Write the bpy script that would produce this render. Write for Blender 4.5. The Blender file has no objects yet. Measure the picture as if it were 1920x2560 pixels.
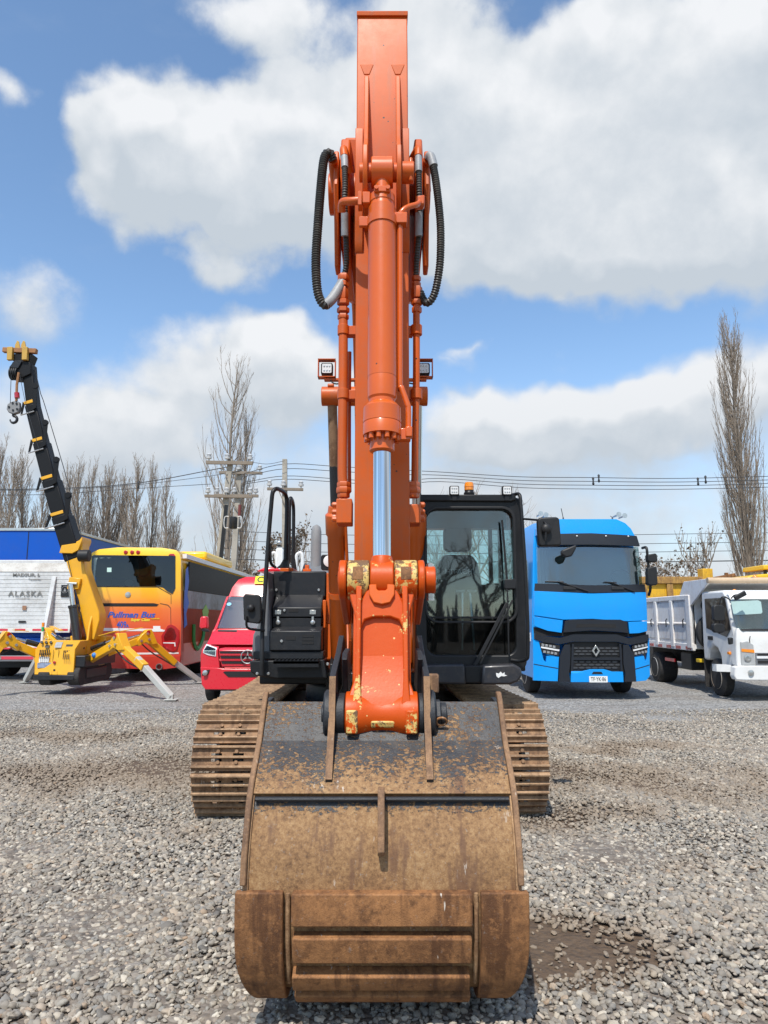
import bpy, bmesh, math, random
from math import sin, cos, pi, radians, sqrt, atan2, asin
from mathutils import Vector, Matrix
random.seed(7)
SC = bpy.context.scene
COL = SC.collection

# ------------------------------------------------------------------ camera
F, TH, HC = 1775.0, radians(8.58), 1.65
CT, ST = cos(TH), sin(TH)
cam = bpy.data.cameras.new('camera')
cam.sensor_fit = 'VERTICAL'
cam.sensor_height = 36.0
cam.lens = 36.0 * F / 2560.0
cam.clip_start = 0.05
cam.clip_end = 2000
camo = bpy.data.objects.new('camera', cam)
COL.objects.link(camo)
camo.location = (0, 0, HC)
camo.rotation_euler = (pi / 2 + TH, 0, 0)
SC.camera = camo
SC.render.resolution_x, SC.render.resolution_y = 768, 1024

def W(u, v, Y):
    """world point at depth Y whose place in the 1920x2560 photograph was measured as (u, v)"""
    a, b = u - 960.0, 1280.0 - v
    dy = F * CT - b * ST
    dz = F * ST + b * CT
    k = Y / dy
    return Vector((a * k, Y, HC + dz * k))
def WX(u, v, Y): return W(u, v, Y).x
def WZ(v, Y): return W(960, v, Y).z
def azel(u, v):
    p = W(u, v, 1.0) - Vector((0, 0, HC))
    p.normalize()
    return atan2(p.x, p.y), asin(p.z)

# ------------------------------------------------------------------ light
SUN_EL, SUN_LEFT = radians(57), radians(15)     # high, behind the photographer's left shoulder
to_sun = Vector((-sin(SUN_LEFT) * cos(SUN_EL), -cos(SUN_LEFT) * cos(SUN_EL), sin(SUN_EL)))
sl = bpy.data.lights.new('sun', 'SUN')
sl.energy = 5.0
sl.angle = radians(0.55)
sl.color = (1.0, 0.95, 0.87)
so = bpy.data.objects.new('sun', sl)
COL.objects.link(so)
so.rotation_euler = to_sun.to_track_quat('Z', 'Y').to_euler()

world = bpy.data.worlds.new('World')
SC.world = world
world.use_nodes = True
SC.view_settings.view_transform = 'Standard'
SC.view_settings.look = 'None'
SC.view_settings.exposure = -0.12
SC.view_settings.gamma = 1.0
SC.view_settings.use_curve_mapping = False
SC.cycles.max_bounces = 7
SC.cycles.transparent_max_bounces = 12
SC.cycles.caustics_reflective = False
SC.cycles.caustics_refractive = False

class NT:
    """small helper for writing node trees"""
    def __init__(s, tree): s.t = tree; s.n = tree.nodes; s.l = tree.links
    def put(s, sock, val):
        if isinstance(val, bpy.types.NodeSocket): s.l.new(val, sock)
        elif val is not None:
            try: sock.default_value = val
            except TypeError: sock.default_value = (*val, 1.0)
            except ValueError: sock.default_value = tuple(val)[:len(sock.default_value)] if len(val) > len(sock.default_value) else (*val, 1.0)
    def math(s, op, a, b=None, c=None, clamp=False):
        n = s.n.new('ShaderNodeMath'); n.operation = op; n.use_clamp = clamp
        s.put(n.inputs[0], a); s.put(n.inputs[1], b)
        if c is not None: s.put(n.inputs[2], c)
        return n.outputs[0]
    def vmath(s, op, a, b=None):
        n = s.n.new('ShaderNodeVectorMath'); n.operation = op
        s.put(n.inputs[0], a); s.put(n.inputs[1], b)
        return n.outputs['Value'] if op in ('LENGTH', 'DOT_PRODUCT') else n.outputs[0]
    def mix(s, f, a, b, blend='MIX'):
        n = s.n.new('ShaderNodeMix'); n.data_type = 'RGBA'; n.blend_type = blend
        s.put(n.inputs[0], f); s.put(n.inputs[6], a); s.put(n.inputs[7], b)
        return n.outputs[2]
    def ramp(s, f, stops, interp='LINEAR'):
        n = s.n.new('ShaderNodeValToRGB'); cr = n.color_ramp; cr.interpolation = interp
        while len(cr.elements) < len(stops): cr.elements.new(0.5)
        for e, (p, c) in zip(cr.elements, stops):
            e.position = p
            e.color = (c, c, c, 1) if isinstance(c, (int, float)) else (*c[:3], 1)
        s.put(n.inputs[0], f)
        return n.outputs[0]
    def step(s, x, lo, hi):
        n = s.n.new('ShaderNodeMapRange'); n.interpolation_type = 'SMOOTHSTEP'
        s.put(n.inputs[0], x); s.put(n.inputs[1], lo); s.put(n.inputs[2], hi)
        n.inputs[3].default_value = 0; n.inputs[4].default_value = 1
        return n.outputs[0]
    def noise(s, vec, scale, detail=4, rough=0.55, dist=0.0, col=False):
        n = s.n.new('ShaderNodeTexNoise')
        s.put(n.inputs['Vector'], vec)
        n.inputs['Scale'].default_value = scale; n.inputs['Detail'].default_value = detail
        n.inputs['Roughness'].default_value = rough; n.inputs['Distortion'].default_value = dist
        return n.outputs[1] if col else n.outputs[0]
    def voro(s, vec, scale, feature='F1', out='Distance', rand=1.0):
        n = s.n.new('ShaderNodeTexVoronoi'); n.feature = feature
        s.put(n.inputs['Vector'], vec); n.inputs['Scale'].default_value = scale
        n.inputs['Randomness'].default_value = rand
        return n.outputs[out]
    def sep(s, vec):
        n = s.n.new('ShaderNodeSeparateXYZ'); s.put(n.inputs[0], vec); return n.outputs
    def comb(s, x, y, z):
        n = s.n.new('ShaderNodeCombineXYZ')
        s.put(n.inputs[0], x); s.put(n.inputs[1], y); s.put(n.inputs[2], z); return n.outputs[0]
    def bump(s, h, strength=0.3, dist=0.01, normal=None):
        n = s.n.new('ShaderNodeBump'); n.inputs['Strength'].default_value = strength
        n.inputs['Distance'].default_value = dist; s.put(n.inputs['Height'], h)
        if normal is not None: s.put(n.inputs['Normal'], normal)
        return n.outputs[0]
    def pos(s): return s.n.new('ShaderNodeNewGeometry').outputs['Position']

def build_world():
    nt = NT(world.node_tree); nt.n.clear()
    out = nt.n.new('ShaderNodeOutputWorld'); bg = nt.n.new('ShaderNodeBackground')
    sky = nt.n.new('ShaderNodeTexSky'); sky.sky_type = 'NISHITA'; sky.sun_disc = False
    sky.sun_elevation = SUN_EL
    sky.sun_rotation = atan2(to_sun.x, to_sun.y)
    sky.altitude = 500; sky.air_density = 1.0; sky.dust_density = 0.6; sky.ozone_density = 1.4
    tc = nt.n.new('ShaderNodeTexCoord').outputs['Generated']
    x, y, z = nt.sep(tc)
    az = nt.math('ARCTAN2', x, y)
    el = nt.math('ARCSINE', z)
    # cumulus banks: (u, v, half width, half height, weight), placed by direction in the sky
    blobs = [(385, 330, 210, 150, 1.0), (330, 470, 160, 170, .85), (560, 400, 260, 150, 1.0), (780, 330, 260, 180, 1.0),
             (800, 500, 300, 190, .9), (560, 540, 220, 100, .5), (1080, 210, 330, 240, 1.0), (1350, 380, 450, 300, 1.0), (1680, 380, 420, 330, 1.0),
             (1880, 620, 330, 170, .9), (1250, 570, 420, 170, .9), (1560, 600, 380, 170, .85), (1900, 60, 420, 190, .8), (1500, 60, 220, 120, .7),
             (660, 30, 260, 90, .55), (50, 760, 230, 150, .52), (55, 232, 130, 40, .30),
             (600, 895, 320, 125, .9), (420, 1030, 430, 140, .9), (160, 1090, 420, 130, 1.0), (760, 980, 240, 190, .9),
             (1230, 1075, 300, 125, 1.0), (1420, 1080, 460, 120, 1.0), (1640, 1020, 300, 115, 1.0), (1920, 980, 260, 190, .95), (1180, 870, 90, 26, .3), (1120, 900, 110, 40, .3),
             (960, 1250, 1500, 150, 1.0), (960, 1470, 2600, 190, 1.1), (560, 670, 170, 70, .5)]
    def density(dz_):
        e2 = nt.math('ADD', el, dz_) if dz_ else el
        p = nt.comb(az, e2, 0.0)
        # broken edges: warp the place by noise
        nvec = nt.vmath('ADD', tc, (0, 0, dz_)) if dz_ else tc
        wn = nt.noise(nvec, 7.0, 3, 0.6, col=True)
        wv = nt.vmath('MULTIPLY', nt.vmath('SUBTRACT', wn, (.5, .5, .5)), (.16, .12, 0))
        p = nt.vmath('ADD', p, wv)
        acc = None
        for (u, v, ru, rv, w) in blobs:
            a, e = azel(u, v)
            ca = cos(a)
            sa, se = ru / F * ca * ca * 1.05, rv / F * ca * 1.05
            mp = nt.n.new('ShaderNodeMapping')
            mp.inputs['Location'].default_value = (-a / sa, -e / se, 0)
            mp.inputs['Scale'].default_value = (1 / sa, 1 / se, 1)
            nt.l.new(p, mp.inputs['Vector'])
            g = nt.n.new('ShaderNodeTexGradient'); g.gradient_type = 'SPHERICAL'
            nt.l.new(mp.outputs[0], g.inputs[0])
            if acc is None: acc = nt.math('MULTIPLY', g.outputs[1], w)
            else: acc = nt.math('MULTIPLY_ADD', g.outputs[1], w, acc)
        # the same kind of sky all round, where the picture does not look
        far = nt.math('ABSOLUTE', az)
        outside = nt.math('MAXIMUM', nt.step(far, .62, .8), nt.step(el, .85, 1.0))
        allround = nt.math('MULTIPLY', nt.step(nt.noise(nvec, 1.7, 5, .6), .47, .66), nt.math('MULTIPLY', outside, .75))
        acc = nt.math('ADD', nt.math('MINIMUM', acc, 1.1), allround)
        fine = nt.noise(nvec, 16.0, 5, 0.62)
        acc = nt.math('ADD', acc, nt.math('MULTIPLY', nt.math('SUBTRACT', fine, .5), .55))
        return acc
    d0 = density(0.0)
    d1 = density(0.035)
    hi = nt.math('MULTIPLY_ADD', nt.step(el, .16, .50), -.50, .92)
    mask = nt.step(d0, .06, hi)
    thin = nt.math('MULTIPLY', nt.step(nt.noise(nt.vmath('MULTIPLY', tc, (1, 1, 2.5)), 4.0, 6, .6), .52, .82), .14)
    mask = nt.math('MAXIMUM', mask, thin)
    lit = nt.math('MULTIPLY_ADD', nt.math('SUBTRACT', d0, d1), 1.25, .30)
    body = nt.noise(tc, 5.5, 4, .5)
    lit = nt.math('ADD', lit, nt.math('MULTIPLY', nt.math('SUBTRACT', body, .42), .9), clamp=True)
    lit = nt.math('MULTIPLY', lit, nt.math('MULTIPLY_ADD', nt.step(el, .10, .42), .35, .65))
    cl = nt.ramp(lit, [(0, (5.7, 6.35, 7.05)), (.40, (6.8, 7.3, 7.85)), (.8, (8.2, 8.5, 8.85)), (1, (8.9, 9.1, 9.4))])
    # the ramp node clips at 1 in its swatches only: keep it in range and scale afterwards
    for nd in nt.n:
        if nd.type == 'VALTORGB':
            for e in nd.color_ramp.elements: e.color = tuple(c / 10 for c in e.color[:3]) + (1,)
    sc_ = nt.vmath('MULTIPLY', cl, (CLOUD, CLOUD, CLOUD))
    skyc = nt.vmath('MULTIPLY', sky.outputs[0], SKYTINT)
    skyc = nt.mix(nt.math('MULTIPLY', nt.math('SUBTRACT', 1.0, nt.step(el, .02, .42)), .35), skyc, (6.4, 7.2, 8.2))
    final = nt.mix(mask, skyc, sc_)
    nt.l.new(final, bg.inputs[0]); bg.inputs[1].default_value = 0.1
    nt.l.new(bg.outputs[0], out.inputs[0])
CLOUD = 10.9
SKYTINT = (2.2, 2.42, 2.45)
build_world()
world.cycles.sampling_method = 'MANUAL'
world.cycles.sample_map_resolution = 256
# ------------------------------------------------------------------ mesh helpers
WM = {}
def mat_of(o): return WM.get(o.name, Matrix.Identity(4))
class MB:
    def __init__(s): s.v = []; s.f = []; s.mi = []; s.m = 0
    def add(s, vs, fs):
        o = len(s.v); s.v += [tuple(x) for x in vs]
        s.f += [tuple(i + o for i in f) for f in fs]; s.mi += [s.m] * len(fs); return s
    def box(s, x0, x1, y0, y1, z0, z1):
        vs = [(x, y, z) for x in (x0, x1) for y in (y0, y1) for z in (z0, z1)]
        return s.add(vs, [(0, 1, 3, 2), (4, 6, 7, 5), (0, 4, 5, 1), (2, 3, 7, 6), (0, 2, 6, 4), (1, 5, 7, 3)])
    def obox(s, c, a, b, d):
        c, a, b, d = Vector(c), Vector(a), Vector(b), Vector(d)
        vs = [c + i * a + j * b + k * d for i in (-1, 1) for j in (-1, 1) for k in (-1, 1)]
        return s.add(vs, [(0, 1, 3, 2), (4, 6, 7, 5), (0, 4, 5, 1), (2, 3, 7, 6), (0, 2, 6, 4), (1, 5, 7, 3)])
    def beam(s, p0, p1, w, h, up=(0, 0, 1), w1=None, h1=None):
        p0, p1 = Vector(p0), Vector(p1); t = (p1 - p0).normalized()
        x = t.cross(Vector(up))
        if x.length < 1e-4: x = t.cross(Vector((0, 1, 0)))
        x.normalize(); y = x.cross(t).normalized()
        w1 = w if w1 is None else w1; h1 = h if h1 is None else h1
        vs = [p0 + x * (a * w / 2) + y * (b * h / 2) for a, b in ((-1, -1), (1, -1), (1, 1), (-1, 1))]
        vs += [p1 + x * (a * w1 / 2) + y * (b * h1 / 2) for a, b in ((-1, -1), (1, -1), (1, 1), (-1, 1))]
        return s.add(vs, [(3, 2, 1, 0), (4, 5, 6, 7), (0, 1, 5, 4), (1, 2, 6, 5), (2, 3, 7, 6), (3, 0, 4, 7)])
    def lathe(s, p, axis, prof, n=20, cap=True):
        p = Vector(p); t = Vector(axis).normalized()
        x = t.cross(Vector((0, 0, 1)))
        if x.length < 1e-3: x = t.cross(Vector((0, 1, 0)))
        x.normalize(); y = t.cross(x)
        vs = []; fs = []
        for (d, r) in prof:
            for k in range(n):
                a = 2 * pi * k / n
                vs.append(p + t * d + (x * cos(a) + y * sin(a)) * r)
        m = len(prof)
        for i in range(m - 1):
            for k in range(n):
                k2 = (k + 1) % n
                fs.append((i * n + k, i * n + k2, (i + 1) * n + k2, (i + 1) * n + k))
        if cap:
            fs.append(tuple(reversed(range(n)))); fs.append(tuple(range((m - 1) * n, m * n)))
        return s.add(vs, fs)
    def cyl(s, p0, p1, r, r1=None, n=16, cap=True):
        p0, p1 = Vector(p0), Vector(p1); L = (p1 - p0).length
        return s.lathe(p0, p1 - p0, [(0, r), (L, r if r1 is None else r1)], n, cap)
    def tube(s, pts, r, n=8, cap=True, closed=False):
        pts = [Vector(p) for p in pts]; m = len(pts)
        rs = r if isinstance(r, (list, tuple)) else [r] * m
        prev = None; vs = []; fs = []
        for i, p in enumerate(pts):
            if closed: t = pts[(i + 1) % m] - pts[i - 1]
            else: t = pts[min(i + 1, m - 1)] - pts[max(i - 1, 0)]
            if t.length < 1e-9: t = Vector((0, 0, 1))
            t.normalize()
            if prev is None:
                x = t.cross(Vector((0, 0, 1)))
                if x.length < 1e-3: x = t.cross(Vector((0, 1, 0)))
            else:
                x = prev - t * prev.dot(t)
            x.normalize(); prev = x; y = t.cross(x)
            for k in range(n):
                a = 2 * pi * k / n
                vs.append(p + (x * cos(a) + y * sin(a)) * rs[i])
        for i in range(m if closed else m - 1):
            j = (i + 1) % m
            for k in range(n):
                k2 = (k + 1) % n
                fs.append((i * n + k, i * n + k2, j * n + k2, j * n + k))
        if cap and not closed:
            fs.append(tuple(reversed(range(n)))); fs.append(tuple(range((m - 1) * n, m * n)))
        return s.add(vs, fs)
    def prism(s, pts, vec):
        pts = [Vector(p) for p in pts]; vec = Vector(vec); n = len(pts)
        vs = pts + [p + vec for p in pts]
        fs = [tuple(range(n)), tuple(reversed(range(n, 2 * n)))]
        fs += [(i, (i + 1) % n, n + (i + 1) % n, n + i) for i in range(n)]
        return s.add(vs, fs)
    def loft(s, rings, cap=True):
        n = len(rings[0]); vs = [p for r in rings for p in r]; fs = []
        for i in range(len(rings) - 1):
            for k in range(n):
                k2 = (k + 1) % n
                fs.append((i * n + k, i * n + k2, (i + 1) * n + k2, (i + 1) * n + k))
        if cap:
            fs.append(tuple(reversed(range(n)))); fs.append(tuple(range((len(rings) - 1) * n, len(rings) * n)))
        return s.add(vs, fs)
    def sheet(s, rows):
        n = len(rows[0]); vs = [p for r in rows for p in r]
        fs = [(i * n + k, i * n + k + 1, (i + 1) * n + k + 1, (i + 1) * n + k) for i in range(len(rows) - 1) for k in range(n - 1)]
        return s.add(vs, fs)
    def ball(s, c, rx, ry=None, rz=None, n=14, m=8):
        ry = rx if ry is None else ry; rz = rx if rz is None else rz
        c = Vector(c); rings = []
        for i in range(1, m):
            a = pi * i / m
            rings.append([c + Vector((rx * sin(a) * cos(2 * pi * k / n), ry * sin(a) * sin(2 * pi * k / n), rz * cos(a))) for k in range(n)])
        o = len(s.v); s.loft(rings, cap=False)
        b = len(s.v); s.v += [tuple(c + Vector((0, 0, rz))), tuple(c - Vector((0, 0, rz)))]
        for k in range(n):
            k2 = (k + 1) % n
            s.f.append((b, o + k, o + k2)); s.mi.append(s.m)
            l = o + (m - 2) * n
            s.f.append((b + 1, l + k2, l + k)); s.mi.append(s.m)
        return s
    def panel(s, poly, yfun, thick=0.03, nx=8, nz=6):
        """a plate cut to an x-z outline, bent to y = yfun(x, z), with thickness"""
        bm = bmesh.new()
        f = bm.faces.new([bm.verts.new((x, 0, z)) for x, z in poly])
        xs = [p[0] for p in poly]; zs = [p[1] for p in poly]
        for i in range(1, nx):
            c = min(xs) + (max(xs) - min(xs)) * i / nx
            bmesh.ops.bisect_plane(bm, geom=bm.verts[:] + bm.edges[:] + bm.faces[:], dist=1e-5, plane_co=(c, 0, 0), plane_no=(1, 0, 0))
        for i in range(1, nz):
            c = min(zs) + (max(zs) - min(zs)) * i / nz
            bmesh.ops.bisect_plane(bm, geom=bm.verts[:] + bm.edges[:] + bm.faces[:], dist=1e-5, plane_co=(0, 0, c), plane_no=(0, 0, 1))
        bm.verts.index_update()
        V = [(v.co.x, yfun(v.co.x, v.co.z), v.co.z) for v in bm.verts]; n = len(V)
        fs = [tuple(v.index for v in f.verts) for f in bm.faces]
        bd = [(e.verts[0].index, e.verts[1].index) for e in bm.edges if e.is_boundary]
        bm.free()
        vs = V + [(x, y + thick, z) for x, y, z in V]
        fs = fs + [tuple(i + n for i in reversed(f)) for f in fs] + [(a, b, b + n, a + n) for a, b in bd]
        return s.add(vs, fs)
    def build(s, name, mat, parent=None, bevel=0.0, smooth=35, seg=2, label=None, recalc=True, origin=None):
        me = bpy.data.meshes.new(name)
        Mi = mat_of(parent).inverted() if parent is not None else (Matrix.Translation(-Vector(origin)) if origin is not None else None)
        vs = [Mi @ Vector(v) for v in s.v] if Mi is not None else s.v
        me.from_pydata([tuple(v) for v in vs], [], s.f)
        for m in (mat if isinstance(mat, (list, tuple)) else [mat]): me.materials.append(m)
        if any(s.mi): me.polygons.foreach_set('material_index', s.mi)
        if recalc:
            bm = bmesh.new(); bm.from_mesh(me)
            bmesh.ops.recalc_face_normals(bm, faces=bm.faces[:])
            bm.to_mesh(me); bm.free()
        if smooth:
            me.shade_smooth(); me.set_sharp_from_angle(angle=radians(smooth))
        o = bpy.data.objects.new(name, me); COL.objects.link(o)
        if origin is not None and parent is None: o.location = origin
        if parent is not None:
            o.parent = parent; WM[o.name] = mat_of(parent)
        if bevel:
            b = o.modifiers.new('edge', 'BEVEL'); b.width = bevel; b.segments = seg
            b.limit_method = 'ANGLE'; b.angle_limit = radians(40); b.harden_normals = False
        if label: o['label'] = label
        return o

def tag(o, label, cat=None, group=None, kind=None):
    o['label'] = label
    if cat: o['category'] = cat
    if group: o['group'] = group
    if kind: o['kind'] = kind
    return o
def thing(name, label, cat, loc, rz=0.0, group=None):
    o = bpy.data.objects.new(name, None); COL.objects.link(o)
    o.empty_display_size = 0.3
    o.location = loc; o.rotation_euler = (0, 0, rz)
    WM[o.name] = Matrix.Translation(loc) @ Matrix.Rotation(rz, 4, 'Z')
    return tag(o, label, cat, group)
def clone(src, name, parent, M):
    """another object on the same mesh, at world matrix M"""
    o = bpy.data.objects.new(name, src.data if hasattr(src, 'data') else src); COL.objects.link(o)
    o.parent = parent; o.matrix_basis = mat_of(parent).inverted() @ M
    WM[o.name] = M
    return o
def arc(c, r, a0, a1, n=8):
    return [(c[0] + r * cos(a0 + (a1 - a0) * i / n), c[1] + r * sin(a0 + (a1 - a0) * i / n)) for i in range(n + 1)]
def rrect(x0, x1, z0, z1, r, n=4):
    o = []
    for cx, cz, a in ((x1 - r, z1 - r, 0), (x0 + r, z1 - r, 90), (x0 + r, z0 + r, 180), (x1 - r, z0 + r, 270)):
        o += arc((cx, cz), r, radians(a), radians(a + 90), n)
    return o
def smooth_path(pts, k=6):
    pts = [Vector(p) for p in pts]; out = []
    P = [pts[0] * 2 - pts[1]] + pts + [pts[-1] * 2 - pts[-2]]
    for i in range(1, len(P) - 2):
        p0, p1, p2, p3 = P[i - 1], P[i], P[i + 1], P[i + 2]
        for j in range(k):
            t = j / k
            out.append(.5 * ((2 * p1) + (p2 - p0) * t + (2 * p0 - 5 * p1 + 4 * p2 - p3) * t * t + (3 * p1 - p0 - 3 * p2 + p3) * t ** 3))
    out.append(pts[-1]); return out
def text(s, size, mat, parent, origin, xdir=(1, 0, 0), udir=(0, 0, 1), name='lettering', shear=0.0, bold=0.0, sx=1.0, align='LEFT', ext=0.002, yfun=None, spacing=1.0):
    cu = bpy.data.curves.new(name, 'FONT'); cu.body = s; cu.size = size; cu.shear = shear; cu.offset = bold
    cu.extrude = ext; cu.align_x = align; cu.resolution_u = 3; cu.space_character = spacing
    t = bpy.data.objects.new('tmp', cu); COL.objects.link(t)
    dg = bpy.context.evaluated_depsgraph_get()
    me = bpy.data.meshes.new_from_object(t.evaluated_get(dg))
    bpy.data.objects.remove(t); bpy.data.curves.remove(cu)
    X, U = Vector(xdir), Vector(udir); Nn = X.cross(U); O = Vector(origin)
    Mi = mat_of(parent).inverted()
    for v in me.vertices:
        p = O + X * (v.co.x * sx) + U * v.co.y + Nn * v.co.z
        if yfun: p.y += yfun(p.x, p.z)
        v.co = Mi @ p
    me.name = name
    me.materials.clear(); me.materials.append(mat)
    o = bpy.data.objects.new(name, me); COL.objects.link(o); o.parent = parent; WM[o.name] = mat_of(parent)
    return o

# ------------------------------------------------------------------ materials
def new_mat(name):
    m = bpy.data.materials.new(name); m.use_nodes = True
    nt = NT(m.node_tree); nt.n.clear()
    out = nt.n.new('ShaderNodeOutputMaterial'); b = nt.n.new('ShaderNodeBsdfPrincipled')
    nt.l.new(b.outputs[0], out.inputs[0])
    return m, nt, b, out
def paint(name, col, rough=.4, metal=0.0, var=.12, dirt=0.0, dirtcol=(.20, .16, .12), coat=0.0, bump=0.0, vs=3.0, chips=0.0, chipcol=(.03, .03, .03), spec=.5, streak=0.0):
    m, nt, b, out = new_mat(name)
    p = nt.pos()
    n1 = nt.noise(p, vs, 5, .6)
    c = nt.mix(nt.math('MULTIPLY', nt.step(n1, .35, .7), var), col, tuple(x * .55 for x in col))
    n2 = nt.noise(p, vs * 9, 4, .65)
    if dirt:
        dm = nt.math('MULTIPLY', nt.step(nt.math('MULTIPLY_ADD', n2, .45, nt.math('MULTIPLY', n1, .6)), .46, .68), dirt)
        c = nt.mix(dm, c, dirtcol)
    if streak:
        st = nt.noise(nt.vmath('MULTIPLY', p, (14, 14, 1.1)), 1.6, 4, .6)
        c = nt.mix(nt.math('MULTIPLY', nt.step(st, .52, .72), streak), c, dirtcol)
    if chips:
        vd = nt.voro(p, 26, 'F1', 'Distance')
        vc = nt.voro(p, 26, 'F1', 'Color')
        cm = nt.math('MULTIPLY', nt.math('LESS_THAN', vd, nt.math('MULTIPLY', nt.sep(vc)[0], .16)), nt.math('GREATER_THAN', nt.sep(vc)[1], 1 - chips))
        c = nt.mix(cm, c, chipcol)
    nt.l.new(c, b.inputs['Base Color'])
    r = nt.math('MULTIPLY_ADD', nt.math('SUBTRACT', n2, .5), .22, rough, clamp=True)
    nt.l.new(r, b.inputs['Roughness'])
    b.inputs['Metallic'].default_value = metal
    b.inputs['Specular IOR Level'].default_value = spec
    if coat: b.inputs['Coat Weight'].default_value = coat; b.inputs['Coat Roughness'].default_value = .12
    if bump: nt.l.new(nt.bump(nt.math('ADD', n2, nt.noise(p, 60, 3, .6)), bump, .004), b.inputs['Normal'])
    return m
def glass(name, tint=(.75, .88, .86), rough=0.02, refl=1.0, dust=.05, base=.0):
    m, nt, b, out = new_mat(name)
    nt.n.remove(b)
    tr = nt.n.new('ShaderNodeBsdfTransparent'); tr.inputs[0].default_value = (*tint, 1)
    gl = nt.n.new('ShaderNodeBsdfGlossy'); gl.inputs[0].default_value = (1, 1, 1, 1); gl.inputs['Roughness'].default_value = rough
    df = nt.n.new('ShaderNodeBsdfDiffuse'); df.inputs[0].default_value = (.5, .5, .48, 1)
    fr = nt.n.new('ShaderNodeFresnel'); fr.inputs[0].default_value = 1.5
    mx = nt.n.new('ShaderNodeMixShader'); m2 = nt.n.new('ShaderNodeMixShader')
    nt.l.new(nt.math('MULTIPLY_ADD', fr.outputs[0], refl, base, clamp=True), mx.inputs[0])
    nt.l.new(tr.outputs[0], mx.inputs[1]); nt.l.new(gl.outputs[0], mx.inputs[2])
    nt.l.new(nt.math('MULTIPLY', nt.step(nt.noise(nt.pos(), 4, 5, .6), .3, .8), dust), m2.inputs[0])
    nt.l.new(mx.outputs[0], m2.inputs[1]); nt.l.new(df.outputs[0], m2.inputs[2])
    nt.l.new(m2.outputs[0], out.inputs[0])
    return m
M = {}
M['orange'] = paint('orange_paint', (.63, .108, .009), .42, var=.22, dirt=.16, coat=.06, chips=.07, vs=1.6, spec=.3, streak=.22)
M['orange_cyl'] = paint('orange_cylinder_paint', (.63, .110, .010), .34, var=.12, dirt=.08, coat=.5, chips=.10, vs=2.0, spec=.35)
M['black'] = paint('black_machine_paint', (.011, .0115, .013), .42, var=.25, dirt=.18, dirtcol=(.045, .042, .04), vs=2.5, spec=.35)
M['dkgrey'] = paint('dark_grey_panel', (.015, .016, .019), .42, var=.2, dirt=.25, dirtcol=(.055, .05, .046), vs=2, spec=.4)
M['plastic'] = paint('black_plastic', (.014, .0145, .016), .5, var=.2, dirt=.2, dirtcol=(.05, .047, .044), spec=.4)
M['rubber'] = paint('tyre_rubber', (.020, .020, .021), .8, var=.2, dirt=.45, dirtcol=(.085, .075, .065), bump=.3)
M['hose'] = paint('hose_rubber', (.030, .029, .027), .45, var=.3, dirt=.5, dirtcol=(.11, .095, .075), vs=8)
M['sleeve'] = paint('grey_hose_sleeve', (.33, .34, .35), .5, var=.3, dirt=.35, dirtcol=(.12, .12, .12), vs=9)
M['steel'] = paint('zinc_steel', (.55, .55, .53), .3, metal=.8, var=.3, vs=12)
M['white_led'] = paint('lamp_reflector', (.75, .76, .76), .25, var=.1)
M['grey_hood'] = paint('grey_engine_hood', (.16, .17, .185), .38, var=.3, dirt=.2, coat=.2)
M['exhaust'] = paint('exhaust_grey', (.25, .25, .25), .6, var=.3, vs=6)
M['seat'] = paint('seat_fabric', (.045, .052, .06), .85, var=.15, vs=20)
M['amber'] = paint('amber_lens', (.85, .27, .02), .15, coat=.6)
M['redlens'] = paint('red_lens', (.42, .012, .018), .15, coat=.6)
M['white'] = paint('white_paint', (.76, .76, .74), .4, var=.06, dirt=.14, dirtcol=(.42, .36, .28), coat=.2)
M['sticker_white'] = paint('white_print', (.78, .78, .76), .5, var=.04)
M['sticker_black'] = paint('black_print', (.02, .02, .022), .5, var=.04)
M['glass'] = glass('cab_glass', (.82, .94, .95), refl=1.2, base=.03, dust=.012)
M['glass_low'] = glass('lower_cab_glass', (.42, .50, .50), refl=.7, dust=.01)
M['glass_dark'] = glass('tinted_glass', (.16, .20, .22), refl=1.3, dust=.01)
M['glass_clear'] = glass('clear_glass', (.85, .92, .92), refl=1.0)
M['dark'] = paint('dark_interior', (.012, .012, .013), .8)

def chrome():
    m, nt, b, out = new_mat('chromed_rod')
    p = nt.pos(); x = nt.sep(p)
    st = nt.noise(nt.comb(nt.math('MULTIPLY', x[0], 160), 0.0, nt.math('MULTIPLY', x[2], .7)), 1.0, 3, .6)
    nt.l.new(nt.mix(nt.step(st, .35, .65), (.38, .40, .42), (.82, .83, .84)), b.inputs['Base Color'])  # light and dark reflection streaks put into the base colour
    b.inputs['Metallic'].default_value = 1.0; b.inputs['Roughness'].default_value = .12
    return m
M['chrome'] = chrome()

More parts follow.
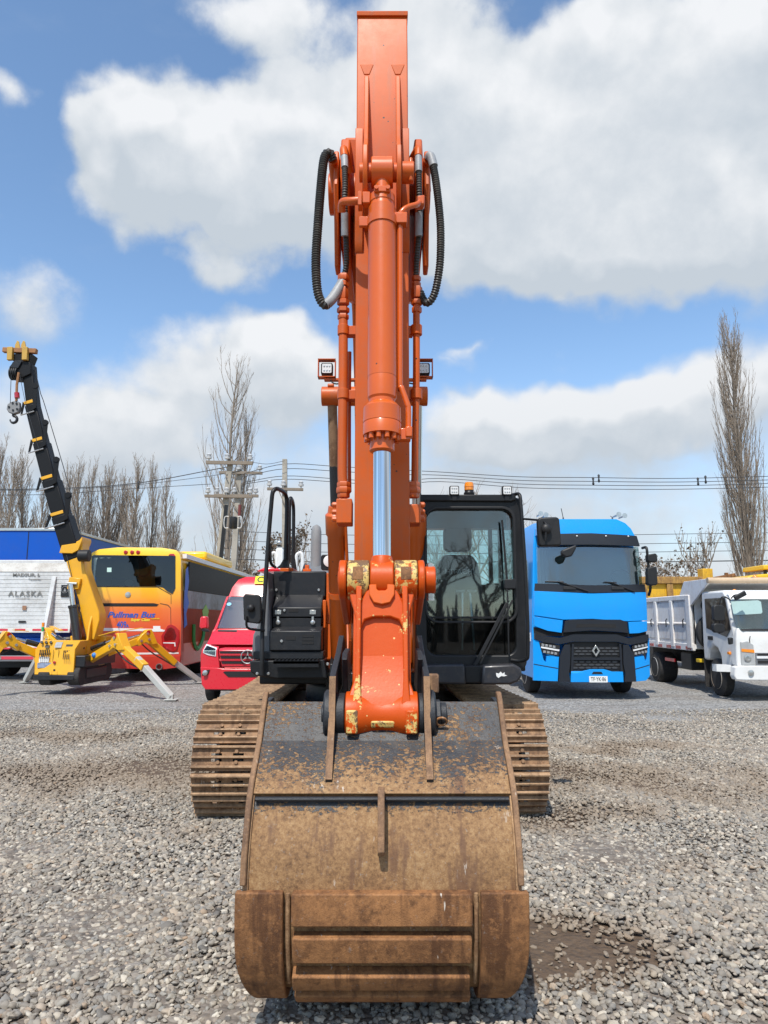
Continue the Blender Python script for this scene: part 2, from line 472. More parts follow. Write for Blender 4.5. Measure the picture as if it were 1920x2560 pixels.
def rust(name, paint_lo, paint_hi, light=(.40, .235, .115), dark=(.16, .075, .035), amount=.5, scratch=.25, vs=1.0):
    """rusted plate; black paint survives where the height lies between paint_lo and paint_hi, in ragged patches"""
    m, nt, b, out = new_mat(name)
    p = nt.pos(); z = nt.sep(p)[2]
    big = nt.noise(p, 3.2 * vs, 5, .62, .4); fine = nt.noise(p, 30, 5, .7); gr = nt.noise(p, 170, 3, .7)
    vert = nt.noise(nt.vmath('MULTIPLY', p, (9, 3, 1.2)), 1.5, 4, .6)
    f = nt.math('ADD', nt.math('MULTIPLY', big, .6), nt.math('MULTIPLY', fine, .45))
    c = nt.ramp(f, [(.34, dark), (.48, tuple((a + d) / 2 for a, d in zip(light, dark))), (.58, light), (.74, tuple(min(1, a * 1.25) for a in light))])
    c = nt.mix(nt.math('MULTIPLY', nt.step(vert, .50, .64), .75), c, dark)
    spot = nt.noise(p, 22, 5, .75)
    c = nt.mix(nt.math('MULTIPLY', nt.step(spot, .52, .66), .55), c, tuple(min(1, a * 1.35) for a in light))
    c = nt.mix(nt.math('MULTIPLY', nt.step(nt.noise(p, 13, 5, .75), .55, .68), .6), c, tuple(a * .7 for a in dark))
    c = nt.mix(nt.math('MULTIPLY', nt.step(gr, .45, .75), .35), c, tuple(a * .5 for a in dark))
    grey = nt.noise(p, 55, 4, .7)
    c = nt.mix(nt.math('MULTIPLY', nt.step(grey, .60, .75), .4), c, (.33, .31, .29))
    # scratches to bare metal / lime
    sv = nt.noise(nt.vmath('MULTIPLY', p, (60, 25, 8)), 1.0, 2, .5)
    sm = nt.math('MULTIPLY', nt.step(sv, .70, .74), nt.step(nt.noise(p, 5, 3, .6), .52, .62))
    c = nt.mix(nt.math('MULTIPLY', sm, scratch), c, (.66, .60, .52))
    if amount > 0:
        band = nt.math('MULTIPLY', nt.step(z, paint_lo - .05, paint_lo + .05), nt.math('SUBTRACT', 1.0, nt.step(z, paint_hi - .04, paint_hi + .04)))
        pn = nt.noise(p, 17, 6, .7); pb = nt.noise(p, 2.6, 3, .5)
        pm = nt.math('ADD', nt.math('MULTIPLY', pn, .75), nt.math('MULTIPLY', pb, .55))
        pm = nt.step(nt.math('ADD', pm, nt.math('MULTIPLY', nt.math('SUBTRACT', band, 1.0), .45)), .78 - amount * .3, .81 - amount * .3)
        c = nt.mix(pm, c, (.021, .023, .027))
        nt.l.new(nt.math('MULTIPLY_ADD', pm, -.28, .78), b.inputs['Roughness'])
        h = nt.math('MULTIPLY_ADD', pm, .6, nt.math('ADD', fine, gr))
    else:
        b.inputs['Roughness'].default_value = .78; h = nt.math('ADD', fine, gr)
    nt.l.new(c, b.inputs['Base Color'])
    nt.l.new(nt.bump(h, .5, .004), b.inputs['Normal'])
    return m
def bucket_paint():
    m, nt, b, out = new_mat('bucket_worn_black_paint')
    p = nt.pos(); z = nt.sep(p)[2]
    big = nt.noise(p, 3.4, 5, .62, .4); fine = nt.noise(p, 34, 5, .72); gr = nt.noise(p, 190, 3, .7)
    f = nt.math('ADD', nt.math('MULTIPLY', big, .55), nt.math('MULTIPLY', fine, .5))
    gm = nt.noise(p, 62, 4, .8)
    f = nt.math('ADD', nt.math('MULTIPLY', f, .55), nt.math('MULTIPLY', gm, .5))
    c = nt.ramp(f, [(.40, (.095, .048, .022)), (.48, (.205, .108, .046)), (.56, (.30, .168, .072)), (.68, (.41, .262, .128))])
    run = nt.noise(nt.vmath('MULTIPLY', p, (7, 3, 1.3)), 1.5, 4, .6)
    c = nt.mix(nt.math('MULTIPLY', nt.step(run, .53, .63), .75), c, (.135, .066, .036))
    c = nt.mix(nt.math('MULTIPLY', nt.step(gr, .5, .75), .4), c, (.10, .06, .035))
    c = nt.mix(nt.math('MULTIPLY', nt.step(nt.noise(p, 60, 4, .7), .60, .72), .45), c, (.36, .34, .31))
    lime = nt.math('MULTIPLY', nt.step(nt.noise(nt.vmath('MULTIPLY', p, (50, 22, 14)), 1.0, 3, .6), .60, .66), nt.step(nt.noise(p, 4, 3, .6), .55, .66))
    c = nt.mix(nt.math('MULTIPLY', lime, .6), c, (.68, .63, .56))
    # how much black paint is left, by height on the plate
    cov = nt.ramp(nt.math('DIVIDE', z, 1.4), [(.53, 0.0), (.590, .10), (.622, .48), (.640, .74), (.648, .14), (.672, .28), (.715, .46), (.760, .60), (.79, .66), (.92, .58)])
    n = nt.math('ADD', nt.math('MULTIPLY', nt.noise(nt.vmath('MULTIPLY', p, (1, 1.6, 1.6)), 46, 6, .8), .76), nt.math('MULTIPLY', nt.noise(p, 5, 3, .55), .24))
    thr = nt.math('MULTIPLY_ADD', cov, .34, .325)
    pm = nt.math('SUBTRACT', 1.0, nt.step(n, nt.math('SUBTRACT', thr, .012), nt.math('ADD', thr, .022)))
    black = nt.mix(nt.step(nt.noise(p, 8, 5, .7), .4, .75), (.018, .020, .025), (.060, .056, .052))
    c = nt.mix(pm, c, black)
    nt.l.new(c, b.inputs['Base Color'])
    nt.l.new(nt.math('MULTIPLY_ADD', pm, -.30, .76), b.inputs['Roughness'])
    nt.l.new(nt.bump(nt.math('MULTIPLY_ADD', pm, .7, nt.math('ADD', fine, nt.math('MULTIPLY', gr, .7))), .5, .004), b.inputs['Normal'])
    return m
M['bucket_paint'] = bucket_paint()
M['rust_top'] = rust('bucket_top_plate_paint', .9, 1.5, amount=.98, light=(.40, .22, .11))
M['rust_mid'] = rust('bucket_mid_plate_rust', .99, 1.3, amount=.85, light=(.42, .26, .135))
M['rust_low'] = rust('bucket_back_rust', .83, 1.0, amount=.75, light=(.40, .235, .115), dark=(.17, .09, .05))
M['rust_wear'] = rust('wear_plate_rust', 9, 10, amount=0, light=(.31, .142, .052), dark=(.082, .031, .011), scratch=.8)
M['rust_rim'] = rust('rim_rust', 9, 10, amount=0, light=(.29, .165, .085), dark=(.13, .07, .04), scratch=.4)
M['black_worn'] = rust('worn_black_steel', -1, 3, amount=1.15, light=(.30, .18, .1))
M['track'] = rust('track_shoe_steel', 9, 10, amount=0, light=(.31, .18, .095), dark=(.12, .066, .036), scratch=.6, vs=2)
M['grouser'] = rust('polished_grouser_steel', 9, 10, amount=0, light=(.42, .27, .155), dark=(.20, .12, .07), scratch=.9, vs=2)

def worn_orange(name, thr):
    m, nt, b, out = new_mat(name)
    p = nt.pos()
    n1 = nt.noise(p, 26, 6, .75); n2 = nt.noise(p, 6, 3, .5)
    s = nt.math('ADD', nt.math('MULTIPLY', n1, .6), nt.math('MULTIPLY', n2, .5))
    c = nt.mix(nt.step(s, thr, thr + .02), (.56, .074, .004), (.66, .46, .15))
    dk = nt.noise(p, 34, 5, .75)
    c = nt.mix(nt.step(nt.math('ADD', nt.math('MULTIPLY', dk, .6), nt.math('MULTIPLY', n2, .5)), thr + .07, thr + .09), c, (.17, .10, .055))
    sp = nt.voro(p, 40); spc = nt.sep(nt.voro(p, 40, 'F1', 'Color'))
    sm = nt.math('MULTIPLY', nt.math('LESS_THAN', sp, nt.math('MULTIPLY', spc[0], .2)), nt.math('GREATER_THAN', spc[1], .86))
    c = nt.mix(sm, c, (.70, .5, .2))
    nt.l.new(c, b.inputs['Base Color'])
    b.inputs['Roughness'].default_value = .42; b.inputs['Specular IOR Level'].default_value = .3
    nt.l.new(nt.bump(nt.math('MULTIPLY_ADD', s, -1.0, nt.math('MULTIPLY', nt.noise(p, 90, 3, .6), .25)), .35, .004), b.inputs['Normal'])
    return m
M['orange_worn'] = worn_orange('chipped_orange_paint', .675)
M['orange_bare'] = worn_orange('worn_through_orange_paint', .52)
M['orange_edge'] = worn_orange('scuffed_orange_edge', .615)
# ------------------------------------------------------------------ ground
import numpy as np
def G(u, v):
    p = W(u, v, 1.0); k = HC / (HC - p.z)
    return (p.x * k, k)
DAMP = [(*G(170, 1840), 2.3, .50, .85), (*G(320, 1928), 1.5, 1.0, 1.0), (*G(1570, 1868), 1.6, .42, 1.1), (*G(1480, 1925), 1.2, .55, .85),
        (*G(1780, 1965), 1.7, .55, .65), (*G(1405, 2375), .42, .36, 1.7), (*G(1400, 2045), .5, .28, .9), (*G(1760, 2160), .35, .12, .6), (*G(420, 2080), .5, .3, .5), (*G(1000, 1950), 2.2, 1.2, .8)]
def damp_mask(nt, p):
    x = nt.sep(p); acc = None
    wn = nt.noise(p, 1.3, 4, .6, col=True)
    q = nt.vmath('ADD', nt.comb(x[0], x[1], 0.0), nt.vmath('MULTIPLY', nt.vmath('MULTIPLY', nt.vmath('SUBTRACT', wn, (.5, .5, .5)), (1.9, 1.2, 0)), nt.comb(*[nt.math('MULTIPLY_ADD', nt.step(x[1], 4.0, 7.0), .85, .15)] * 3)))
    for (cx, cy, rx, ry, w) in DAMP:
        mp = nt.n.new('ShaderNodeMapping'); mp.inputs['Location'].default_value = (-cx / (rx * 1.5), -cy / (ry * 1.5), 0)
        mp.inputs['Scale'].default_value = (1 / (rx * 1.5), 1 / (ry * 1.5), 1); nt.l.new(q, mp.inputs['Vector'])
        g = nt.n.new('ShaderNodeTexGradient'); g.gradient_type = 'SPHERICAL'; nt.l.new(mp.outputs[0], g.inputs[0])
        acc = nt.math('MULTIPLY', g.outputs[1], w) if acc is None else nt.math('MULTIPLY_ADD', g.outputs[1], w, acc)
    return acc
def ground_mat():
    m, nt, b, out = new_mat('crushed_gravel_ground')
    p = nt.pos(); x = nt.sep(p)
    d = damp_mask(nt, p)
    far = nt.step(nt.math('MULTIPLY_ADD', nt.noise(p, .35, 3, .5), 5.0, x[1]), 12.0, 15.5)
    vd = nt.voro(p, 34, 'F1', 'Distance'); vc = nt.sep(nt.voro(p, 34, 'F1', 'Color'))
    vd2 = nt.voro(p, 15, 'F1', 'Distance'); vc2 = nt.sep(nt.voro(p, 15, 'F1', 'Color'))
    near = nt.ramp(vc2[0], [(0, (.14, .13, .12)), (.4, (.235, .215, .19)), (.7, (.32, .285, .24)), (1, (.45, .42, .37))])
    fine = nt.ramp(vc[0], [(0, (.13, .127, .12)), (.4, (.25, .242, .228)), (.75, (.365, .352, .33)), (1, (.56, .545, .51))])
    c = nt.mix(far, near, fine)
    mot = nt.noise(p, 5.5, 5, .75)
    c = nt.mix(nt.math('MULTIPLY', nt.step(mot, .50, .68), .38), c, (.09, .085, .08))
    c = nt.mix(nt.math('MULTIPLY', nt.step(mot, .48, .32), .30), c, (.42, .405, .38))
    lane = nt.noise(nt.vmath('MULTIPLY', p, (.22, 1.5, 1)), 1.0, 4, .65)
    c = nt.mix(nt.math('MULTIPLY', nt.step(lane, .50, .66), .45), c, (.17, .145, .12))
    c = nt.mix(nt.math('MULTIPLY', nt.step(nt.noise(p, 1.7, 5, .7), .50, .70), .35), c, (.38, .365, .34))
    patch = nt.noise(p, .8, 5, .6)
    c = nt.mix(nt.math('MULTIPLY', nt.step(patch, .42, .7), .35), c, (.26, .215, .17))
    soil = nt.mix(nt.noise(p, 9, 5, .7), (.055, .034, .021), (.165, .115, .076))
    near_soil = nt.math('MULTIPLY', nt.math('SUBTRACT', 1.0, far), .45)
    c = nt.mix(nt.math('MAXIMUM', nt.step(nt.math('ADD', d, nt.math('MULTIPLY', nt.math('SUBTRACT', nt.noise(p, 14, 5, .7), .5), .9)), .22, .5), near_soil), c, soil)
    nt.l.new(c, b.inputs['Base Color'])
    b.inputs['Roughness'].default_value = .9
    h = nt.math('SUBTRACT', 1.0, nt.math('ADD', nt.math('MULTIPLY', vd, nt.math('MULTIPLY_ADD', far, .6, .4)), nt.math('MULTIPLY', vd2, .8)))
    nt.l.new(nt.bump(h, .9, .03), b.inputs['Normal'])
    return m
M['ground'] = ground_mat()
g = MB()
xs = [-500, -120, -40, -20] + [i for i in range(-14, 15)] + [20, 40, 120, 500]
ys = [-300, -60, -15, -5] + [i for i in range(0, 26)] + [32, 45, 80, 200, 900]
def gz(x, y):
    if abs(x) > 18 or y > 27 or y < -2: return 0.0
    return .022 * sin(x * 1.3 + y * .9) * sin(y * 1.1 - .4) + .012 * sin(x * 2.9) * cos(y * 2.3) - .01
rows = [[(x, y, gz(x, y)) for x in xs] for y in ys]
g.sheet(rows)
go = g.build('ground', M['ground'], smooth=180, recalc=False)
tag(go, 'grey and beige gravel yard with brown damp patches', kind='structure')

# ------------------------------------------------------------------ loose gravel: one mass of single stones
def stone_mat():
    m, nt, b, out = new_mat('gravel_stone')
    oi = nt.n.new('ShaderNodeObjectInfo').outputs['Random']
    c = nt.ramp(oi, [(0, (.10, .095, .088)), (.10, (.21, .197, .175)), (.26, (.315, .285, .236)), (.40, (.24, .236, .220)), (.55, (.40, .358, .288)), (.70, (.275, .230, .187)), (.82, (.46, .405, .32)), (.94, (.62, .565, .47)), (1, (.36, .25, .16))])
    p = nt.pos(); n = nt.noise(p, 60, 4, .7)
    c = nt.mix(nt.math('MULTIPLY', n, .35), c, (.19, .17, .15))
    at = nt.n.new('ShaderNodeAttribute'); at.attribute_type = 'INSTANCER'; at.attribute_name = 'damp'
    c = nt.mix(nt.math('MULTIPLY', at.outputs['Fac'], .72), c, (.23, .172, .118))
    nt.l.new(c, b.inputs['Base Color']); b.inputs['Roughness'].default_value = .82
    nt.l.new(nt.bump(n, .35, .004), b.inputs['Normal'])
    return m
M['stone'] = stone_mat()
def damp_py(x, y):
    t = np.zeros_like(x)
    k = np.clip((y - 4.0) / 3.0, .12, 1)
    x, y = x + k * .45 * np.sin(2.3 * y + 1.1 * x) + k * .25 * np.sin(5.1 * x - 2.0 * y), y + k * .28 * np.sin(2.9 * x + .7 * y) + k * .16 * np.sin(6.3 * x + 3.0 * y)
    for (cx, cy, rx, ry, w) in DAMP:
        t += w * np.clip(1 - np.sqrt(((x - cx) / (rx * 1.4)) ** 2 + ((y - cy) / (ry * 1.4)) ** 2), 0, 1)
    return t
def gravel():
    rng = np.random.default_rng(5)
    n = 370000
    y = 2.3 + 11.2 * rng.random(n) ** .85
    hw = .60 * y + 2.4
    x = (rng.random(n) * 2 - 1) * hw
    # thin out with distance and in the bare damp hollows
    keep = rng.random(n) < np.clip(hw / 7.5, .5, 1.0)
    d = damp_py(x, y) + (rng.random(n) - .5) * .35
    keep &= rng.random(n) < np.clip(1.08 - d * .78, .07, 1)
    patch = np.sin(x * 2.1 + 1.3 * np.sin(y * 1.7)) * np.sin(y * 2.6 + np.sin(x * 1.9))
    far_thin = np.clip((y - 9.5) / 4.0, 0, 1)
    keep &= rng.random(n) > far_thin * .9
    x, y, patch, d = x[keep], y[keep], patch[keep], d[keep]
    n = len(x)
    s = .0105 + .0125 * rng.random(n) ** 1.6 + .010 * (rng.random(n) > .9) * rng.random(n)
    s *= (1.0 + .22 * patch) * .80
    big = rng.random(n) > .9985
    s[big] *= 1.7
    z = np.array([gz(a, b) for a, b in zip(x, y)]) + s * .25 + .012 * rng.random(n)
    me = bpy.data.meshes.new('gravel')
    me.vertices.add(n)
    me.vertices.foreach_set('co', np.stack([x, y, z], 1).astype('f').ravel())
    a = me.attributes.new('scl', 'FLOAT_VECTOR', 'POINT')
    sv = np.stack([s * (1 + .5 * rng.random(n)), s * (.75 + .4 * rng.random(n)), s * (.5 + .35 * rng.random(n))], 1)
    a.data.foreach_set('vector', sv.astype('f').ravel())
    a = me.attributes.new('dampness', 'FLOAT', 'POINT')
    a.data.foreach_set('value', np.clip(d * 1.25 + .15 + .15 * patch, 0, 1).astype('f'))
    a = me.attributes.new('rot', 'FLOAT_VECTOR', 'POINT')
    rv = np.stack([(rng.random(n) - .5) * 1.1, (rng.random(n) - .5) * 1.1, rng.random(n) * 6.283], 1)
    a.data.foreach_set('vector', rv.astype('f').ravel())
    o = bpy.data.objects.new('gravel', me); COL.objects.link(o)
    tag(o, 'loose grey and beige gravel stones covering the yard', kind='stuff')
    t = bpy.data.node_groups.new('gravel_stones', 'GeometryNodeTree')
    t.interface.new_socket('Geometry', in_out='INPUT', socket_type='NodeSocketGeometry')
    t.interface.new_socket('Geometry', in_out='OUTPUT', socket_type='NodeSocketGeometry')
    N = t.nodes; L = t.links
    gi = N.new('NodeGroupInput'); go_ = N.new('NodeGroupOutput')
    join = N.new('GeometryNodeGeometryToInstance')
    for k in range(7):
        ico = N.new('GeometryNodeMeshIcoSphere'); ico.inputs['Radius'].default_value = 1; ico.inputs['Subdivisions'].default_value = 2
        pos = N.new('GeometryNodeInputPosition')
        add = N.new('ShaderNodeVectorMath'); add.operation = 'ADD'; add.inputs[1].default_value = (k * 7.3, k * 3.1, 1.7 * k)
        L.new(pos.outputs[0], add.inputs[0])
        nz = N.new('ShaderNodeTexNoise'); nz.inputs['Scale'].default_value = .95; nz.inputs['Detail'].default_value = 1.5
        L.new(add.outputs[0], nz.inputs['Vector'])
        sb = N.new('ShaderNodeVectorMath'); sb.operation = 'SUBTRACT'; sb.inputs[1].default_value = (.5, .5, .5)
        L.new(nz.outputs[1], sb.inputs[0])
        ml = N.new('ShaderNodeVectorMath'); ml.operation = 'SCALE'; ml.inputs['Scale'].default_value = 1.55
        L.new(sb.outputs[0], ml.inputs[0])
        sp = N.new('GeometryNodeSetPosition'); L.new(ico.outputs[0], sp.inputs[0]); L.new(ml.outputs[0], sp.inputs['Offset'])
        sm = N.new('GeometryNodeSetShadeSmooth'); sm.inputs['Shade Smooth'].default_value = (k % 3 != 0)
        L.new(sp.outputs[0], sm.inputs[0])
        mt = N.new('GeometryNodeSetMaterial'); mt.inputs['Material'].default_value = M['stone']
        L.new(sm.outputs[0], mt.inputs[0])
        L.new(mt.outputs[0], join.inputs[0])
    iop = N.new('GeometryNodeInstanceOnPoints')
    L.new(gi.outputs[0], iop.inputs['Points']); L.new(join.outputs[0], iop.inputs['Instance'])
    iop.inputs['Pick Instance'].default_value = True
    ri = N.new('FunctionNodeRandomValue'); ri.data_type = 'INT'
    [s_ for s_ in ri.inputs if s_.name == 'Max' and s_.type == 'INT'][0].default_value = 6
    L.new([s_ for s_ in ri.outputs if s_.type == 'INT'][0], iop.inputs['Instance Index'])
    for nm, sock in (('scl', 'Scale'), ('rot', 'Rotation')):
        na = N.new('GeometryNodeInputNamedAttribute'); na.data_type = 'FLOAT_VECTOR'; na.inputs[0].default_value = nm
        L.new(na.outputs[0], iop.inputs[sock])
    na = N.new('GeometryNodeInputNamedAttribute'); na.data_type = 'FLOAT'; na.inputs[0].default_value = 'dampness'
    st = N.new('GeometryNodeStoreNamedAttribute'); st.data_type = 'FLOAT'; st.domain = 'INSTANCE'; st.inputs['Name'].default_value = 'damp'
    L.new(iop.outputs[0], st.inputs[0]); L.new(na.outputs[0], st.inputs['Value'])
    L.new(st.outputs[0], go_.inputs[0])
    md = o.modifiers.new('stones', 'NODES'); md.node_group = t
gravel()

# ------------------------------------------------------------------ trees
M['bark'] = paint('grey_bark', (.26, .22, .18), .9, var=.4, vs=2, spec=.2)
M['twig'] = paint('bare_twigs', (.31, .25, .195), .9, var=.4, vs=1.2, spec=.2)
M['bark_pale'] = paint('pale_poplar_bark', (.28, .225, .175), .9, var=.4, vs=2, spec=.2)  # even colour of the tall right poplar's crown
M['deadleaf'] = paint('withered_leaves', (.17, .12, .08), .9, var=.5, vs=3, spec=.2)
def poplar_meshes(H, wid, nb, nt_, seed, lean=0.0, loose=1.0):
    R = random.Random(seed)
    tr, cr = MB(), MB()
    def tp(t): return Vector((lean * t * t * H + .12 * sin(t * 7 + seed), .1 * sin(t * 5 + seed * 2), t * H))
    tr.tube([tp(i / 12) for i in range(12)] + [tp(.97)], [max(.02, .0105 * H * (1 - i / 12.2) ** .8) for i in range(13)], 6)
    for b in range(nb):
        t0 = .03 + .88 * (b / nb) ** 1.05
        a = R.uniform(0, 2 * pi); base = tp(t0)
        spread = wid * (.35 + .65 * sin(pi * min(1, (t0 + .1) ** .75))) * R.uniform(.45, 1.1)
        ln = H * (.40 * (1 - t0 * .68)) * R.uniform(.55, 1.1)
        if t0 + ln / H > 1.03: ln = (1.03 - t0) * H
        d = Vector((cos(a), sin(a), 0)); pts = []
        for i in range(6):
            s = i / 5
            r = spread * (1 - (1 - s) ** 2.0) * loose
            pts.append(base + d * r + Vector((R.gauss(0, .03), R.gauss(0, .03), 0)) * s * 2 + Vector((lean * s * 1.5, 0, ln * (s ** 1.12))))
        r0 = .0036 * H * (1 - t0 * .75) * R.uniform(.45, 1)
        cr.tube(pts, [r0 * (1 - .85 * i / 5) + .004 for i in range(6)], 4, cap=False)
        for k in range(nt_):
            s = R.uniform(.12, .98); i = min(4, int(s * 5)); q = pts[i].lerp(pts[i + 1], s * 5 - i)
            aa = a + R.gauss(0, 1.1); l2 = ln * R.uniform(.12, .30) * (1.15 - s * .5); o2 = l2 * R.uniform(.15, .45) * loose
            dd = Vector((cos(aa), sin(aa), 0))
            p1 = q + dd * o2 * .6 + Vector((0, 0, l2 * .45)); p2 = q + dd * o2 + Vector((R.gauss(0, .05), R.gauss(0, .05), l2))
            rt = .0013 * H ** .5 * R.uniform(.7, 1.3) + .004
            cr.tube([q, p1, p2], [rt, rt * .75, rt * .35], 3, cap=False)
            for _ in range(2):
                f = p1.lerp(p2, R.random()); l3 = l2 * R.uniform(.2, .5); da = aa + R.gauss(0, 1.2)
                cr.tube([f, f + Vector((cos(da) * l3 * .4, sin(da) * l3 * .4, l3))], [rt * .6, rt * .3], 3, cap=False)
    return tr, cr
POP = {}
def poplar(key, loc, label, sc=(1, 1, 1), rz=0.0, group=None, **kw):
    t = thing('poplar_tree', label, 'tree', loc, rz, group)
    if key not in POP:
        tr, cr = poplar_meshes(**kw)
        a = tr.build('trunk', M['bark'], None, smooth=60, recalc=False); b = cr.build('crown', M['twig'] if key != 'right' else M['bark_pale'], None, smooth=60, recalc=False)
        POP[key] = (a.data, b.data)
        bpy.data.objects.remove(a); bpy.data.objects.remove(b)
    for nm, me in zip(('trunk', 'crown'), POP[key]):
        o = bpy.data.objects.new(nm, me); COL.objects.link(o); o.parent = t
        WM[o.name] = mat_of(t)
    t.scale = sc
    return t
# the row behind the box truck: (u, top v)
row = [(-30, 1120), (10, 1105), (34, 1135), (66, 1140), (110, 1195), (150, 1215), (182, 1165), (205, 1155), (232, 1150), (262, 1190), (276, 1160), (305, 1185), (322, 1200), (345, 1155), (385, 1150), (422, 1185), (432, 1290)]
ORD = ['first', 'second', 'third', 'fourth', 'fifth', 'sixth', 'seventh', 'eighth', 'ninth', 'tenth', 'eleventh', 'twelfth', 'thirteenth', 'fourteenth', 'fifteenth', 'sixteenth', 'seventeenth', 'eighteenth']
R0 = random.Random(3)
for i, (u, v) in enumerate(row):
    Y = 58 + R0.uniform(-3, 3); top = W(u, v, Y)
    key = 'row%d' % (i % 4)
    poplar(key, (top.x, Y, 0), 'bare poplar behind the blue box truck, %s from the left in the row' % ORD[i], sc=(1.1 * R0.uniform(.8, 1.2),) * 2 + (top.z / 15.0,), rz=R0.uniform(0, 6),
           group='row of bare poplars behind the parked trucks', H=15.0, wid=.88, nb=95, nt_=11, seed=11 + i % 4, lean=.004)
p = W(585, 885, 44); poplar('left', (W(560, 1400, 44).x, 44, 0), 'tall thin bare poplar rising behind the utility poles', H=p.z, wid=1.75, nb=70, nt_=10, seed=31, lean=.03, loose=1.15)
p = W(612, 1035, 46); poplar('row1', (W(606, 1400, 46).x, 46, 0), 'shorter bare poplar just right of the tall one by the poles', sc=(1.0, 1.0, p.z / 15.0), rz=2.2)
p = W(1832, 812, 42); poplar('right', (W(1872, 1430, 42).x, 42, 0), 'very tall bare poplar behind the white dump truck', H=p.z, wid=1.3, nb=185, nt_=14, seed=44, lean=-.004, loose=.95)
p = W(1935, 1010, 45); poplar('row2', (p.x + .6, 45, 0), 'bare poplar cut off by the right edge of the picture', sc=(1.6, 1.6, p.z / 15.0), rz=1.0)

def bare_tree(loc, H, spread, seed, label, leaves=0, levels=4, up=.5, group=None, trunk=.05):
    R = random.Random(seed); tr, cr, lf = MB(), MB(), MB()
    t = thing('bare_tree', label, 'tree', loc, 0, group)
    L0 = Vector(loc)
    def grow(mb, p, d, ln, r, lev):
        pts = [p]; q = p.copy(); dd = d.copy()
        for i in range(4):
            dd = (dd + Vector((R.gauss(0, .16), R.gauss(0, .16), R.gauss(0, .1) + .04 * up))).normalized()
            q = q + dd * ln / 4; pts.append(q.copy())
        mb.tube(pts, [r * (1 - .12 * i) for i in range(5)], 5 if lev < 2 else 3, cap=False)
        if leaves and lev >= levels - 1:
            for _ in range(leaves):
                c = pts[R.randint(1, 4)] + Vector((R.gauss(0, .06), R.gauss(0, .06), R.gauss(0, .06))); s = R.uniform(.04, .09)
                a = Vector((R.gauss(0, 1), R.gauss(0, 1), R.gauss(0, 1))).normalized() * s; b = a.cross(Vector((R.gauss(0, 1), R.gauss(0, 1), R.gauss(0, 1)))).normalized() * s * .7
                lf.add([c - a, c + b, c + a, c - b], [(0, 1, 2, 3)])
        if lev >= levels: return
        for k in range(R.randint(3, 5) if lev else 6):
            s = R.uniform(.35, 1.0); i = min(3, int(s * 4)); q = pts[i].lerp(pts[i + 1], s * 4 - i)
            a = R.uniform(0, 2 * pi); side = Vector((cos(a) * spread, sin(a) * spread, R.uniform(-.1, .5) + up)).normalized()
            nd = (dd * .55 + side * .8).normalized()
            grow(cr, q, nd, ln * R.uniform(.5, .75), r * .52, lev + 1)
    grow(tr, L0, Vector((R.gauss(0, .08), R.gauss(0, .08), 1)), H * .42, H * trunk * .45, 0)
    tr.build('trunk', M['bark'], t, smooth=60, recalc=False)
    cr.build('crown', M['twig'], t, smooth=60, recalc=False)
    if leaves: lf.build('withered_leaves', M['deadleaf'], t, smooth=0, recalc=False)
    return t
bt = [(500, 1330, 36, 1.0, 3, 'small bare tree with withered leaves above the bus', 1), (560, 1395, 40, 1.1, 5, 'scrubby bare tree at the foot of the leaning pole', 1),
      (690, 1215, 34, .7, 8, 'bare tree with brown leaves climbing round the middle pole', 3), (640, 1330, 37, 1.2, 9, 'low bare tree with brown leaves behind the red van', 2),
      (780, 1290, 40, .6, 12, 'thin bare shoots between the grey stack and the boom', 0), (1195, 1128, 38, .8, 14, 'bare tree above the cab roof beacon', 0),
      (1270, 1180, 36, .8, 16, 'bare tree between the cab and the blue truck', 0), (1105, 1215, 44, 1.0, 17, 'bare tree just left of the roof beacon', 0),
      (1530, 1262, 34, 1.2, 18, 'gnarled bare tree behind the blue truck roof', 0), (1640, 1290, 33, 1.1, 21, 'bare tree above the yellow dump body', 1),
      (1700, 1230, 36, .6, 23, 'slender bare tree left of the tallest poplar', 1), (1600, 1330, 38, 1.3, 25, 'low bare tree right of the blue truck', 0), (1420, 1225, 40, .5, 27, 'upright bare shoots behind the blue truck aerial', 0),
      (1880, 1300, 36, 1.1, 29, 'bare tree at the far right behind the dump truck', 0), (450, 1345, 42, 1.0, 33, 'bare tree between the poplar row and the poles', 0)]
for (u, v, Y, sp, sd, lb, lv) in bt:
    p = W(u, v, Y); bare_tree((p.x, Y, 0), p.z * .92, sp, sd, lb, leaves=lv, up=.55 if sp > .7 else 1.4, levels=4 if sp > .65 else 3, trunk=.03)
# a far belt of bare wood that closes the horizon
def far_belt():
    R = random.Random(9); mb = MB()
    for i in range(2600):
        x = R.uniform(-110, 110); y = R.uniform(95, 125); h = R.uniform(2.5, 6.5)
        mb.tube([(x, y, 0), (x + R.gauss(0, .5), y, h * .55), (x + R.gauss(0, 1.0), y, h)], [.16, .10, .03], 3, cap=False)
        for _ in range(3):
            z = R.uniform(.2, .8) * h
            mb.tube([(x, y, z), (x + R.gauss(0, 1.2), y, z + R.uniform(.5, 1.8))], [.07, .02], 3, cap=False)
    o = mb.build('far_woodland', M['twig'], smooth=0, recalc=False)
    tag(o, 'far belt of bare brush along the horizon', kind='stuff')
far_belt()
